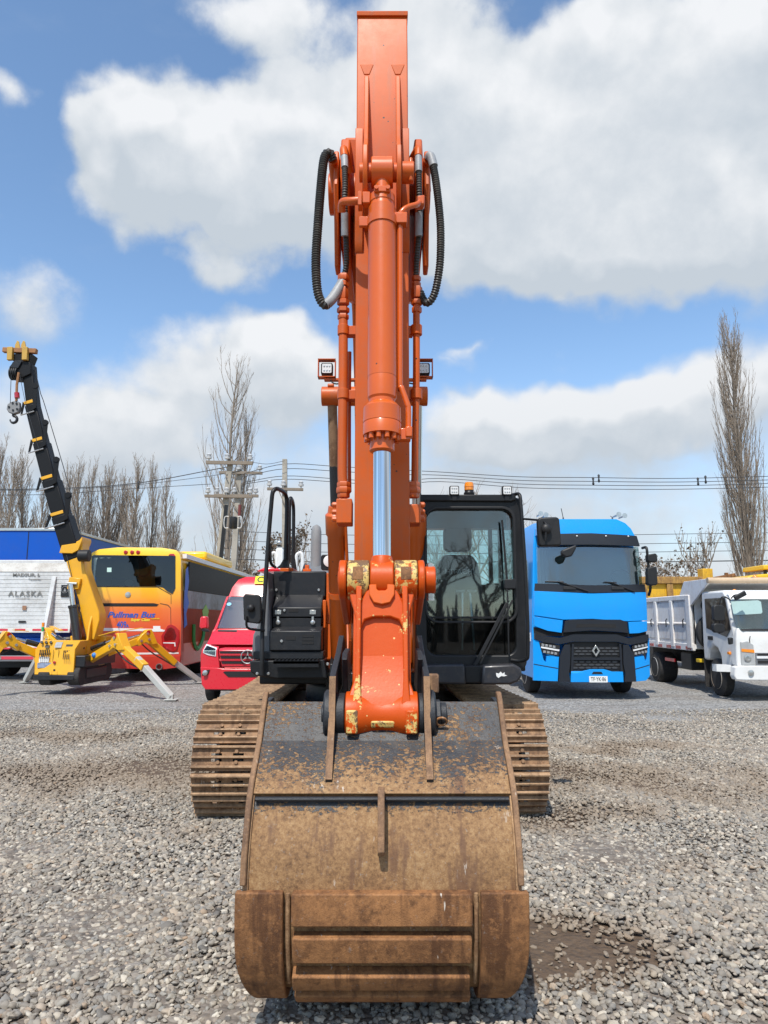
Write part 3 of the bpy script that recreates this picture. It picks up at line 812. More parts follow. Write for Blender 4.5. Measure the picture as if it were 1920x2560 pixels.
# bare trees on the photographer's side of the yard; only the windscreens mirror them
def mirrored_wood():
    R = random.Random(21); mb = MB()
    def grow(p, d, ln, r, lev):
        pts = [p]; q = p.copy(); dd = d.copy()
        for i in range(4):
            dd = (dd + Vector((R.gauss(0, .17), R.gauss(0, .17), R.gauss(0, .1) + .03))).normalized(); q = q + dd * ln / 4; pts.append(q.copy())
        mb.tube(pts, [r * (1 - .13 * i) for i in range(5)], 4, cap=False)
        if lev >= 3: return
        for k in range(4 if lev else 6):
            s = R.uniform(.3, 1.0); i = min(3, int(s * 4)); q = pts[i].lerp(pts[i + 1], s * 4 - i); a = R.uniform(0, 6.28)
            grow(q, (dd * .6 + Vector((cos(a), sin(a), R.uniform(0, .7)))).normalized(), ln * R.uniform(.5, .75), r * .5, lev + 1)
    for (x, y, h) in ((-16, -30, 9), (-9, -26, 8), (-3, -33, 10), (2.5, -24, 8), (6, -29, 9), (11, -26, 8.5), (17, -31, 10), (24, -28, 9), (-24, -32, 10)):
        grow(Vector((x, y, 0)), Vector((R.gauss(0, .12), 0, 1)), h * .42, h * .022, 0)
    for i in range(500):
        x = R.uniform(-60, 60); h = R.uniform(1.5, 4.0); y = R.uniform(-42, -38)
        mb.tube([(x, y, 0), (x + R.gauss(0, .5), y, h)], [.3, .05], 3, cap=False)
    tag(mb.build('woodland', M['bark'], smooth=0, recalc=False), 'bare trees behind the photographer, seen only mirrored in the windscreens', kind='stuff')
mirrored_wood()

# ------------------------------------------------------------------ utility poles and cables
M['concrete'] = paint('weathered_concrete', (.40, .37, .32), .85, var=.3, dirt=.4, dirtcol=(.20, .18, .15), vs=1.5, spec=.2)
M['wood'] = paint('grey_crossarm_timber', (.25, .21, .17), .9, var=.4, vs=3, spec=.2)
M['insul'] = paint('porcelain', (.55, .56, .57), .25, var=.2)
M['fuse'] = paint('dull_red_fuse', (.16, .035, .03), .6)
M['cable'] = paint('black_cable', (.03, .032, .036), .6)
def insulator(mb, p):
    mb.lathe(p, (0, 0, 1), [(0, .03), (.10, .03), (.11, .12), (.2, .13), (.21, .07), (.3, .11), (.36, .05)], 10)
def pole(base, top, Y, w0, w1, label, arms, extras=None):
    b, t_ = W(*base, Y), W(*top, Y); b = b + (b - t_).normalized() * 0
    k = b.z / (t_.z - b.z); foot = b - (t_ - b) * k
    t = thing('utility_pole', label, 'utility pole', (foot.x, Y, 0))
    mb = MB(); mb.beam(foot, t_, w0, w0 * .8, (0, 1, 0), w1, w1 * .8); mb.build('pole', M['concrete'], t, bevel=.02)
    for (ua, ub, v, th) in arms:
        dy = -w0 * .5 - .06
        pa, pb = W(ua, v, Y + dy), W(ub, v + (2 if ub > ua else 0), Y + dy)
        mb = MB(); mb.beam(pa, pb, .11, th); cr = mb.build('crossarm', M['wood'], t, bevel=.01)
        mb = MB(); mb.beam(pa.lerp(pb, .3) , W((base[0] * .3 + top[0] * .7), v + 40, Y + dy), .04, .04); mb.build('brace', M['wood'], t)
        for s in (.06, .45, .94):
            mb = MB(); insulator(mb, pa.lerp(pb, s) + Vector((0, 0, th / 2 - .01))); mb.build('insulator', M['insul'], cr, smooth=50)
    return t
p1 = pole((548, 1400), (577, 1148), 32, .34, .24, 'leaning concrete utility pole with two crossarms behind the bus', [(515, 632, 1156, .16), (512, 632, 1240, .13)])
p2 = pole((585, 1400), (600, 1160), 35, .34, .24, 'second concrete pole just right of the leaning one', [(548, 656, 1181, .14), (536, 646, 1238, .14)])
p3 = pole((712, 1400), (712, 1148), 33, .30, .22, 'slim concrete pole behind the black handrail', [(668, 758, 1222, .13)])
mb = MB(); mb.lathe(W(583, 1322, 31.4), (0, 0, 1), [(0, .14), (.05, .18), (.50, .18), (.54, .13)], 14); mb.build('transformer', M['dkgrey'], p1, smooth=40)
for s in (-1, 1):
    mb = MB(); c = W(583, 1306, 31.3)
    mb.tube(smooth_path([c + Vector((s * .20, -.05, .26)), c + Vector((s * .36, -.05, .24)), c + Vector((s * .40, -.05, 0)), c + Vector((s * .36, -.05, -.24)), c + Vector((s * .20, -.05, -.26))], 4), .022, 6)
    mb.build('cooling_fin', M['insul'], p1)
mb = MB(); mb.beam(W(566, 1262, 31.75), W(552, 1400, 31.75), .16, .1, (0, 1, 0)); mb.build('cable_duct', M['black'], p1)
mb = MB(); mb.cyl(W(600, 1262, 34.6), W(598, 1292, 34.6), .08, n=12); mb.build('cutout_fuse', M['fuse'], p2)
def cable(pts, Y, label, r=.016, sag=True):
    r *= .72
    P = [W(u, v, Y) for u, v in pts]
    mb = MB(); mb.tube(smooth_path(P, 5), r, 5)
    o = mb.build('overhead_cable', M['cable'], smooth=60, recalc=False)
    return tag(o, label, 'cable', 'overhead cables')
cable([(-60, 1224), (150, 1221), (350, 1207), (565, 1168)], 31.7, 'upper overhead cable from the leaning pole to the left edge', .028)
cable([(-60, 1226), (150, 1224), (350, 1211), (525, 1190), (600, 1177)], 34.7, 'second overhead cable left of the poles, just below the top one', .018)
cable([(-60, 1237), (120, 1236), (330, 1222), (530, 1210)], 32, 'lower overhead cable left of the poles', .018)
cable([(632, 1156), (670, 1160), (712, 1152)], 32.6, 'short cable joining the leaning pole to the slim pole', .016)
for i, (a, b) in enumerate([(1160, 1166), (1172, 1178), (1190, 1197), (1198, 1205)]):
    cable([(610, a + 24 - i * 4), (712, a), (840, b), (980, b + 8), (1100, 1180 + i * 8), (1300, 1192 + i * 9), (1480, 1194 + i * 9.5), (1700, 1196 + i * 9), (1990, 1189 + i * 9)], 33.0 + i * .25,
          'overhead cable crossing behind the excavator, %s of four from the top' % ORD[i], .022)
for i, v in enumerate([1335, 1358, 1379, 1404]):
    cable([(560, v - 8), (760, v), (1000, v + 4), (1400, v + 4), (1700, v), (1990, v - 4)], 43 + i * .3, 'low cable strung behind the trees, %s of four from the top' % ORD[i], .024 if i != 3 else .045)
for (u, v) in [(1483, 1203), (1497, 1196), (1745, 1204), (1764, 1199), (346, 1212)]:
    c = W(u, v, 32.9); mb = MB(); mb.lathe(c + Vector((0, 0, -.2)), (0, 0, 1), [(0, .02), (.06, .06), (.2, .03), (.34, .06), (.4, .02)], 8)
    tag(mb.build('cable_spacer', M['cable'], smooth=60, origin=(c.x, c.y, c.z)), {1483: 'lower dark cable spacer above the blue truck', 1497: 'upper dark cable spacer above the blue truck', 1745: 'lower dark cable spacer left of the tall poplar', 1764: 'upper dark cable spacer left of the tall poplar', 346: 'dark spacer on the cables left of the poles'}[u], 'cable spacer', 'cable spacers')
# ------------------------------------------------------------------ the excavator
EXC = thing('excavator', 'orange crawler excavator facing the camera with rusty bucket lowered in front', 'excavator', (-.165, 8.3, 0))
OR, BK = M['orange'], M['black']
# ---- undercarriage (heads very slightly to the camera's left)
UM = Matrix.Translation((-.150, 8.3, 0)) @ Matrix.Rotation(radians(1.1), 4, 'Z')
def um(x, y, z): return UM @ Vector((x, y, z))
def track_path():
    yf, yr, r = -1.74, 1.80, .40          # idler, sprocket, pitch radius (local, camera side negative)
    zf, zr = .435, .445
    pts = []
    n = 60
    for i in range(n + 1): pts.append((yf + (yr - yf) * i / n, zf - r + (zr - zf) * i / n))
    for i in range(1, 24): a = -pi / 2 + pi * i / 24; pts.append((yr + r * cos(a), zr + r * sin(a)))
    for i in range(n + 1):
        s = i / n; pts.append((yr + (yf - yr) * s, zr + r + (zf - zr) * s - .035 * sin(pi * s)))
    for i in range(1, 24): a = pi / 2 + pi * i / 24; pts.append((yf + r * cos(a), zf + r * sin(a)))
    return pts
def shoe_mesh():
    mb = MB(); w, L = .293, .094
    mb.box(-w + .002, w - .002, .090, .110, -.004, .009)
    for (a, b) in ((-w, -.135), (-.045, .045), (.135, w)): mb.box(a, b, -L, L, 0, .014)
    for s in (-1, 1):
        a, b = sorted((s * .045, s * .135))
        mb.box(a, b, -L, -.030, 0, .014); mb.box(a, b, .034, L, 0, .014)
    mb.m = 1
    for y, h in ((-.080, .046), (0, .042), (.076, .046)):
        mb.prism([(-w, y - .012, .0135), (-w, y + .012, .0135), (-w, y + .006, h), (-w, y - .006, h)], (2 * w, 0, 0))
    mb.m = 0
    for sx in (-1, 1):
        for sy in (-.045, .04):
            mb.cyl((sx * .075 + .09 * 0, sy, .012), (sx * .075, sy, .032), .016, n=6)
    o = mb.build('track_shoe', [M['track'], M['grouser']], None, smooth=30); me = o.data; bpy.data.objects.remove(o); return me
SHOE = shoe_mesh()
def make_track(cx):
    fr = MB()
    prof = [(-1.7, .25), (1.72, .25), (1.86, .46), (1.6, .62), (-1.4, .62), (-1.9, .45)]
    fr.prism([um(cx - .17, y, z) for y, z in prof], UM.to_3x3() @ Vector((.34, 0, 0)))
    t = fr.build('crawler_track', M['black_worn'], EXC, bevel=.02, label='crawler track of ribbed rust-brown shoes')
    wh = MB(); wh.cyl(um(cx - .11, -1.74, .435), um(cx + .11, -1.74, .435), .34, n=28); wh.build('idler_wheel', M['black_worn'], t)
    wh = MB(); wh.cyl(um(cx - .10, 1.80, .445), um(cx + .10, 1.80, .445), .34, n=28); wh.build('drive_sprocket', M['black_worn'], t)
    for k in range(7):
        wh = MB(); wh.cyl(um(cx - .14, -1.35 + k * .45, .17), um(cx + .14, -1.35 + k * .45, .17), .10, n=14); wh.build('track_roller', M['black_worn'], t)
    link = MB()
    P = track_path(); m = len(P)
    for dx in (-.075, .075):
        pts = [um(cx + dx, y, z) for y, z in P]
        link.tube(pts, .035, 4, closed=True)
    link.build('track_chain', M['black_worn'], t)
    cum = [0]
    for i in range(m): a, b = P[i], P[(i + 1) % m]; cum.append(cum[-1] + sqrt((a[0] - b[0]) ** 2 + (a[1] - b[1]) ** 2))
    tot = cum[-1]; n = round(tot / .19)
    off = .06
    for k in range(n):
        s = (off + k * tot / n) % tot
        i = max(j for j in range(m) if cum[j] <= s); f = (s - cum[i]) / (cum[i + 1] - cum[i])
        a, b = P[i], P[(i + 1) % m]
        y, z = a[0] + (b[0] - a[0]) * f, a[1] + (b[1] - a[1]) * f
        T = Vector((0, b[0] - a[0], b[1] - a[1])).normalized(); N_ = Vector((0, T.z, -T.y))
        R_ = Matrix(((1, 0, 0), (0, T.y, N_.y), (0, T.z, N_.z))).to_4x4()
        c = Vector((cx, y, z)) + N_ * .036
        clone(type('S', (), {'data': SHOE}), 'track_shoe', t, UM @ Matrix.Translation(c) @ R_)
make_track(-1.185); make_track(1.185)
mb = MB(); mb.box(-1.15, .82, 7.6, 9.0, .42, .78); mb.lathe((-.165, 8.3, .70), (0, 0, 1), [(0, .72), (.25, .72), (.26, .64), (.36, .64)], 40)
mb.build('car_body', M['black_worn'], EXC, bevel=.02)
mb = MB(); mb.tube([W(880, 1740, 7.2), W(868, 1760, 7.0), W(860, 1800, 7.2)], .045, 8); mb.build('swivel_hose', M['hose'], EXC)
# ---- upper structure
mb = MB(); mb.box(-1.20, 1.20, 7.0, 10.6, 1.03, 1.17); mb.box(-.52, .30, 6.75, 7.2, 1.06, 1.16); deck = mb.build('slewing_deck', BK, EXC, bevel=.015)
mb = MB()
cwp = [(-1.44, 9.9), (-1.36, 10.55), (-.9, 10.95), (.6, 10.95), (1.1, 10.55), (1.2, 9.9)]
mb.prism([(x, y, 1.06) for x, y in cwp], (0, 0, 1.02)); mb.build('counterweight', OR, EXC, bevel=.05)
mb = MB(); mb.box(-1.22, -.48, 8.2, 9.9, 1.17, 2.02); mb.box(-.46, 1.2, 8.9, 9.9, 1.17, 2.02)
mb.build('engine_housing', OR, EXC, bevel=.04)
# boom foot bracket
for dx in (-.40, .22):
    mb = MB(); mb.prism([(dx, y, z) for y, z in ((7.2, 1.17), (8.6, 1.17), (8.2, 1.9), (7.9, 2.05), (7.6, 1.9))], (.045, 0, 0)); mb.build('boom_bracket', OR, EXC, bevel=.008)
for dx in (-.50, -.36, .18, .32):
    mb = MB(); y0 = 6.78
    mb.prism([(dx, y, z) for y, z in ((6.72, 1.0), (7.3, 1.0), (7.3, 1.2), (6.95, 1.30), (6.80, 1.31), (6.68, 1.24), (6.66, 1.1))], (.032, 0, 0)); mb.build('cylinder_bracket', BK, EXC, bevel=.006)
mb = MB(); mb.box(-.55, .36, 6.9, 7.0, .98, 1.16); mb.build('front_beam', BK, EXC, bevel=.01)
# ---- tool boxes on the right-hand deck (left in the picture)
def pxbox(mb, u0, u1, v0, v1, Y, t):
    """upright box whose front spans these places at depth Y"""
    a, b = W(u0, v1, Y), W(u1, v0, Y)
    mb.box(a.x, b.x, Y, Y + t, a.z, b.z); return mb
DG = M['dkgrey']
mb = MB(); pxbox(mb, 682, 815, 1428, 1493, 7.05, .25); tb = mb.build('upper_toolbox', DG, EXC, bevel=.012)
mb = MB(); pxbox(mb, 684, 812, 1440, 1650, 7.10, .5); mb.build('toolbox_core', BK, EXC)
mb = MB()
a, b = W(681, 1519, 6.83), W(804, 1486, 7.03)
mb.prism([(a.x, 7.05, b.z), (a.x, 6.83, a.z), (a.x, 6.83, WZ(1543, 6.83)), (a.x, 7.05, WZ(1543, 6.83))], (WX(804, 1519, 6.83) - a.x, 0, 0)); tl = mb.build('toolbox_lid', DG, EXC, bevel=.008)
mb = MB(); pxbox(mb, 681, 803, 1544.5, 1570, 6.84, .25); tf = mb.build('toolbox_front', DG, EXC, bevel=.006)
mb = MB()
a = W(676, 1577, 6.62)
mb.prism([(a.x, 6.86, WZ(1566, 6.86)), (a.x, 6.62, a.z), (a.x, 6.62, WZ(1627, 6.62)), (a.x, 6.86, WZ(1627, 6.62))], (WX(803, 1577, 6.62) - a.x, 0, 0)); lb = mb.build('lower_toolbox', DG, EXC, bevel=.01)
mb = MB(); pxbox(mb, 632, 808, 1628.5, 1648, 6.64, .3); mb.build('toolbox_sill', DG, EXC, bevel=.008)
mb = MB()
mb.prism([W(624, 1652, 6.6), W(810, 1649, 6.6), W(818, 1696, 6.6), W(690, 1697, 6.6), W(640, 1690, 6.6), W(626, 1680, 6.6)], (0, .35, 0)); sk = mb.build('deck_skirt', BK, EXC, bevel=.012)
mb = MB(); a, b = W(684, 1659, 6.44), W(797, 1650, 6.44)
mb.box(a.x, b.x, 6.42, 6.62, a.z, a.z + .022); mb.box(a.x, b.x, 6.42, 6.435, a.z - .03, a.z + .026)
for k in range(12): x = a.x + (b.x - a.x) * (k + .5) / 12; mb.box(x - .007, x + .007, 6.43, 6.6, a.z + .02, a.z + .036)
mb.build('step_plate', BK, EXC)
# rounded side fender left of the boxes
mb = MB()
pr = [W(628, 1640, 6.7), W(632, 1588, 6.7), W(645, 1560, 6.72), W(662, 1500, 6.85), W(672, 1460, 7.0), W(682, 1432, 7.05), W(684, 1500, 7.0), W(680, 1570, 6.84), W(676, 1640, 6.7)]
mb.prism([Vector((p.x, 6.72, p.z)) for p in pr], (0, .5, 0)); mb.build('side_fender', M['grey_hood'], EXC, bevel=.012)
mb = MB(); pxbox(mb, 815, 826, 1432, 1560, 7.0, .5); mb.build('orange_side_panel', OR, EXC, bevel=.006)
mb = MB(); pxbox(mb, 806, 815, 1500, 1570, 6.9, .3); mb.build('orange_side_panel', OR, EXC, bevel=.006)
def small(parent, name, fn, mat, bevel=0.0, smooth=35):
    mb = MB(); fn(mb); return mb.build(name, mat, parent, bevel=bevel, smooth=smooth)
for (u, v, Y, par) in ((691, 1475, 7.045, tb), (797, 1475, 7.045, tb), (711, 1526, 6.825, tl), (704, 1603, 6.615, lb), (643, 1684, 6.595, sk), (671, 1684, 6.595, sk), (819, 1660, 6.59, sk)):
    small(par, 'bolt', lambda m: m.lathe(W(u, v, Y), (0, -1, 0), [(-.01, .014), (.006, .014), (.010, .010)], 10), M['steel'])
for u in (695, 782):
    small(tl, 'latch_plate', lambda m: pxbox(m, u - 8, u + 8, 1525, 1536, 6.822, .012), M['steel'], .002)
    small(tf, 'toggle_latch', lambda m: (m.beam(W(u, 1541, 6.82), W(u, 1556, 6.82), .018, .014, (0, 1, 0)), m.lathe(W(u, 1556, 6.815), (0, -1, 0), [(-.015, .022), (.004, .022), (.008, .012)], 12)), M['steel'])
small(tl, 'recess_handle', lambda m: pxbox(m, 722, 746, 1521, 1530, 6.826, .01), M['dark'])
small(lb, 'recess_handle', lambda m: pxbox(m, 714, 739, 1591, 1600, 6.616, .01), M['dark'])
for k in range(3):
    small(lb, 'vent_slot', lambda m: pxbox(m, 755, 784, 1587 + k * 8.5, 1593 + k * 8.5, 6.616, .01), M['dark'])
# handrails
def rail(pts, r, name='handrail', par=EXC, mat=BK, k=5): return small(par, name, lambda m: m.tube(smooth_path(pts, k), r, 10), mat, smooth=70)
rail([W(655, 1688, 6.5), W(655, 1640, 6.5), W(656, 1570, 6.55), W(662, 1480, 6.6), W(671, 1350, 6.62), W(678, 1265, 6.62), W(681, 1235, 6.62), W(685, 1226, 6.63), W(691, 1222, 6.66), W(699, 1224, 6.75), W(709, 1230, 6.88), W(715, 1240, 6.95), W(717, 1255, 6.97), W(717, 1290, 6.97), W(715, 1350, 6.97), W(714, 1400, 6.97)], .021)
rail([W(722, 1405, 7.3), W(723, 1330, 7.3), W(724, 1262, 7.3), W(727, 1245, 7.35), W(733, 1262, 7.6), W(734, 1300, 7.62), W(733, 1410, 7.62)], .019)
rail([W(676, 1360, 6.63), W(676, 1400, 6.64), W(680, 1412, 6.7), W(688, 1418, 6.9)], .014)
small(EXC, 'rail_gusset', lambda m: m.prism([W(717, 1360, 6.97), W(713, 1390, 6.97), W(700, 1412, 6.97), W(690, 1420, 6.97), W(722, 1420, 6.97), W(722, 1360, 6.97)], (0, .03, 0)), BK, .005)
small(EXC, 'rail_gusset', lambda m: m.prism([W(733, 1370, 7.6), W(738, 1400, 7.6), W(742, 1425, 7.6), W(728, 1425, 7.6), W(728, 1370, 7.6)], (0, .03, 0)), BK, .005)
small(EXC, 'orange_pad', lambda m: pxbox(m, 700, 733, 1420, 1430, 7.1, .5), OR, .006)
# mirror on the left
mi = MB(); mi.prism([W(u, v, 6.42) for u, v in ((612, 1484), (645, 1486), (651, 1492), (653, 1548), (647, 1560), (616, 1556), (609, 1548), (607, 1492))], (0, .07, 0))
mi = mi.build('mirror', M['plastic'], EXC, bevel=.012, label='black rear-view mirror on a bent arm left of the toolboxes')
rail([W(617, 1540, 6.40), W(616, 1560, 6.42), W(620, 1570, 6.44), W(635, 1574, 6.48), W(662, 1576, 6.52)], .011, 'mirror_arm', mi)
small(mi, 'ball_mount', lambda m: m.ball(W(627, 1520, 6.40), .035), M['plastic'])
# engine hood: silencer cover, stack, latch
HY = 9.1
def hood(m):
    a, b = W(762, 1430, HY), W(860, 1376, HY)
    c = (a.z + b.z) / 2 - .08
    m.prism([(a.x, HY + .45 + .55 * cos(t), 1.95 + .46 * sin(t)) for t in [pi * i / 14 for i in range(15)]], (b.x - a.x + .6, 0, 0))
hd = small(EXC, 'engine_hood', hood, M['grey_hood'], .02)
small(hd, 'hood_end', lambda m: m.prism([(WX(753, 1400, HY), HY + .45 + .52 * cos(t), 1.95 + .44 * sin(t)) for t in [pi * i / 14 for i in range(15)]], (.06, 0, 0)), BK, .01)
hp = W(823, 1405, 8.58)
small(hd, 'hood_lock', lambda m: m.prism([(hp.x + x, hp.y, hp.z + z) for x, z in rrect(-.10, .10, -.10, .09, .03)], (0, .08, 0)), BK, .006)
small(hd, 'lock_disc', lambda m: (m.lathe((hp.x, hp.y - .002, hp.z + .01), (0, -1, 0), [(-.02, .07), (.008, .07), (.014, .05)], 20), m.beam((hp.x, hp.y - .01, hp.z - .02), (hp.x + .02, hp.y - .01, hp.z - .13), .03, .02, (0, 1, 0))), M['sticker_white'])
ex = MB(); e0, e1 = W(790, 1385, 9.3), W(791, 1313, 9.3)
ex.tube([(e0.x, 9.3, e0.z - .2), (e0.x, 9.3, e0.z + .12), (e0.x, 9.3, e1.z - .09), (e0.x, 9.31, e1.z - .03), (e0.x, 9.34, e1.z)], [.068, .068, .068, .055, .02], 18)
ex.build('exhaust_stack', M['exhaust'], EXC, smooth=50)
small(EXC, 'orange_hinge', lambda m: (pxbox(m, 762, 772, 1412, 1430, 8.6, .08), pxbox(m, 757, 777, 1422, 1430, 8.58, .1)), OR, .004)

# ---- cab
CY = 6.42
cab_t, cab_b = WZ(1240, CY), WZ(1680, CY)
cx0, cx1 = WX(1040, 1450, CY), WX(1312, 1450, CY)
def ring(x0, x1, z0, z1, r, Y, w):
    return rrect(x0, x1, z0, z1, r), rrect(x0 + w, x1 - w, z0 + w, z1 - w, max(.01, r - w * .6))
# front frame with window opening
def frame_prism(m, outer, inner, Y, t):
    n = len(outer)
    vs = [(x, Y, z) for x, z in outer] + [(x, Y, z) for x, z in inner] + [(x, Y + t, z) for x, z in outer] + [(x, Y + t, z) for x, z in inner]
    fs = []
    for i in range(n):
        j = (i + 1) % n
        fs += [(i, j, n + j, n + i), (2 * n + i, 3 * n + i, 3 * n + j, 2 * n + j), (i, 2 * n + i, 2 * n + j, j), (n + i, n + j, 3 * n + j, 3 * n + i)]
    m.add(vs, fs)
wx0, wx1, wz0, wz1 = WX(1066, 1450, CY), WX(1287, 1450, CY), WZ(1638, CY), WZ(1274, CY)
CAB = MB()
frame_prism(CAB, rrect(cx0, cx1, cab_b, cab_t, .10, 5), rrect(wx0, wx1, wz0, wz1, .09, 5), CY, .10)
CAB.box(cx0, cx1, CY + .05, CY + 1.75, cab_t - .10, cab_t - .01)                       # roof
CAB.box(cx0, cx1, CY + .08, CY + 1.75, cab_b, cab_b + .06)                             # floor
for x in (cx0, cx1 - .07):                                                             # pillars and lower walls
    CAB.box(x, x + .07, CY + .10, CY + 1.75, cab_b, cab_b + .62)
    for y in (CY + .10, CY + .95, CY + 1.65): CAB.box(x, x + .07, y, y + .10, cab_b + .6, cab_t - .06)
CAB.box(cx0 + .07, cx1 - .07, CY + 1.66, CY + 1.75, cab_b, cab_b + .85)
cabo = CAB.build('cab', BK, EXC, bevel=.012, label='black operator cab with a tall windscreen')
small(cabo, 'roof_edge', lambda m: m.prism([W(u, v, CY - .03) for u, v in ((1046, 1236), (1290, 1236), (1290, 1250), (1278, 1254), (1060, 1252), (1046, 1262))], (0, .5, 0)), BK, .01)
small(cabo, 'upper_windscreen', lambda m: m.prism([(x, CY + .045, z) for x, z in rrect(wx0 - .004, wx1 + .004, WZ(1541, CY), wz1 + .004, .05)], (0, .006, 0)), M['glass'])
small(cabo, 'lower_windscreen', lambda m: m.prism([(x, CY + .05, z) for x, z in rrect(wx0 - .004, wx1 + .004, wz0 - .004, WZ(1546, CY), .06)], (0, .006, 0)), M['glass_low'])
small(cabo, 'window_bar', lambda m: m.box(wx0, wx1, CY + .035, CY + .06, WZ(1546, CY), WZ(1541, CY)), BK)
wsb = lambda m: frame_prism(m, rrect(wx0 - .012, wx1 + .02, wz0 + .28, wz1 + .03, .12, 5), rrect(wx0 + .008, wx1 - .006, wz0 + .30, wz1 + .004, .10, 5), CY - .018, .02)
small(cabo, 'window_frame', wsb, M['plastic'], .006)
for x, nm in ((cx0 + .02, 'side_window'), (cx1 - .05, 'side_window')):
    small(cabo, nm, lambda m: m.box(x, x + .006, CY + .2, CY + .95, cab_b + .62, cab_t - .1), M['glass'])
    small(cabo, nm, lambda m: m.box(x, x + .006, CY + 1.05, CY + 1.65, cab_b + .62, cab_t - .1), M['glass'])
small(cabo, 'rear_window', lambda m: m.box(cx0 + .07, cx1 - .07, CY + 1.70, CY + 1.706, cab_b + .85, cab_t - .1), M['glass'])
# seat and controls
sx = WX(1150, 1450, CY + .95)
st = small(cabo, 'seat', lambda m: (m.loft([[(sx + x * w, CY + 1.0 + .22 * s * 0 + .10 * s, cab_b + .62 + s * .62) for x, w in ()] or [(sx - w, CY + .98 + .12 * s, z), (sx + w, CY + .98 + .12 * s, z), (sx + w * .9, CY + 1.12 + .12 * s, z), (sx - w * .9, CY + 1.12 + .12 * s, z)] for s, w, z in ((0, .24, cab_b + .55), (.4, .25, cab_b + .8), (.8, .21, cab_b + 1.05), (1, .15, cab_b + 1.14))]),), M['seat'], .03)
small(st, 'headrest', lambda m: m.prism([(sx + x, CY + 1.10, cab_b + 1.30 + z) for x, z in rrect(-.15, .15, -.13, .15, .06)], (0, .10, 0)), M['seat'], .02)
small(st, 'seat_cushion', lambda m: m.box(sx - .24, sx + .24, CY + .55, CY + 1.05, cab_b + .42, cab_b + .56), M['seat'], .03)
M['grey_print'] = paint('pale_grey_print', (.35, .38, .40), .6)
text('HITACHI', .075, M['grey_print'], st, (sx - .15, CY + 1.0, cab_b + .93), udir=(0, .15, .99), sx=1.05)
for s in (-1, 1):
    rail([(sx + s * .06, CY + .32, cab_b + .1), (sx + s * .05, CY + .34, cab_b + .35), (sx + s * .035, CY + .42, cab_b + .72)], .011, 'travel_lever', cabo, M['steel'])
    small(cabo, 'lever_grip', lambda m: m.box(sx + s * .035 - .045 + s * .02, sx + s * .035 + .045 + s * .02, CY + .40, CY + .44, cab_b + .715, cab_b + .74), M['sleeve'], .008)
    small(cabo, 'console', lambda m: m.box(sx + s * .36 - .09, sx + s * .36 + .09, CY + .55, CY + 1.2, cab_b + .1, cab_b + .66), M['plastic'], .03)
    small(cabo, 'pedal', lambda m: m.obox((sx + s * .05, CY + .24, cab_b + .12), (.04, 0, 0), (0, .05, .05), (0, -.006, .006)), M['plastic'])
small(cabo, 'monitor', lambda m: m.box(cx1 - .30, cx1 - .12, CY + .35, CY + .40, cab_b + .62, cab_b + .80), M['plastic'], .01)
small(cabo, 'sun_blind', lambda m: m.box(cx0 + .1, cx1 - .1, CY + .3, CY + .32, cab_t - .26, cab_t - .1), M['seat'], .005)
# wipers
wp = small(cabo, 'wiper', lambda m: (m.beam(W(1183, 1672, CY - .05), W(1268, 1508, CY - .06), .03, .02, (0, 1, 0)), m.beam(W(1200, 1660, CY - .05), W(1282, 1500, CY - .06), .016, .014, (0, 1, 0)), m.beam(W(1268, 1455, CY - .055), W(1272, 1640, CY - .05), .012, .02, (0, 1, 0))), M['plastic'], .003)
rail([W(1255, 1300, CY - .03), W(1261, 1370, CY - .035), W(1268, 1455, CY - .04)], .010, 'wiper_blade', wp, M['plastic'])
small(wp, 'wiper_joint', lambda m: pxbox(m, 1262, 1290, 1448, 1472, CY - .07, .05), M['plastic'], .006)
# lower bumper cover
bc = small(EXC, 'cab_bumper', lambda m: (m.prism([(WX(u, v, 6.28), 6.28, WZ(v, 6.28)) for u, v in ((1053, 1662), (1162, 1660), (1166, 1712), (1058, 1708), (1050, 1700))], (0, .4, 0)), m.prism([(WX(u, v, 6.26), 6.26, WZ(v, 6.26)) for u, v in ((1208, 1664), (1285, 1660), (1303, 1670), (1306, 1690), (1296, 1704), (1275, 1712), (1204, 1712))], (0, .42, 0))), M['grey_hood'], .03)
M['bumper'] = paint('navy_black_bumper', (.018, .020, .027), .4, var=.2, dirt=.15, coat=.1)
bc.data.materials[0] = M['bumper']
small(bc, 'bumper_recess', lambda m: m.prism([(WX(u, v, 6.33), 6.33, WZ(v, 6.33)) for u, v in ((1160, 1664), (1210, 1664), (1208, 1708), (1164, 1708))], (0, .3, 0)), BK, .01)
small(bc, 'torn_sticker', lambda m: m.prism([(WX(u, v, 6.256), 6.256, WZ(v, 6.256)) for u, v in ((1241, 1690), (1240, 1682), (1247, 1684), (1252, 1679), (1256, 1684), (1262, 1681), (1261, 1686), (1268, 1689), (1260, 1691), (1253, 1690), (1246, 1695))], (0, .004, 0)), M['sticker_white'], smooth=0)
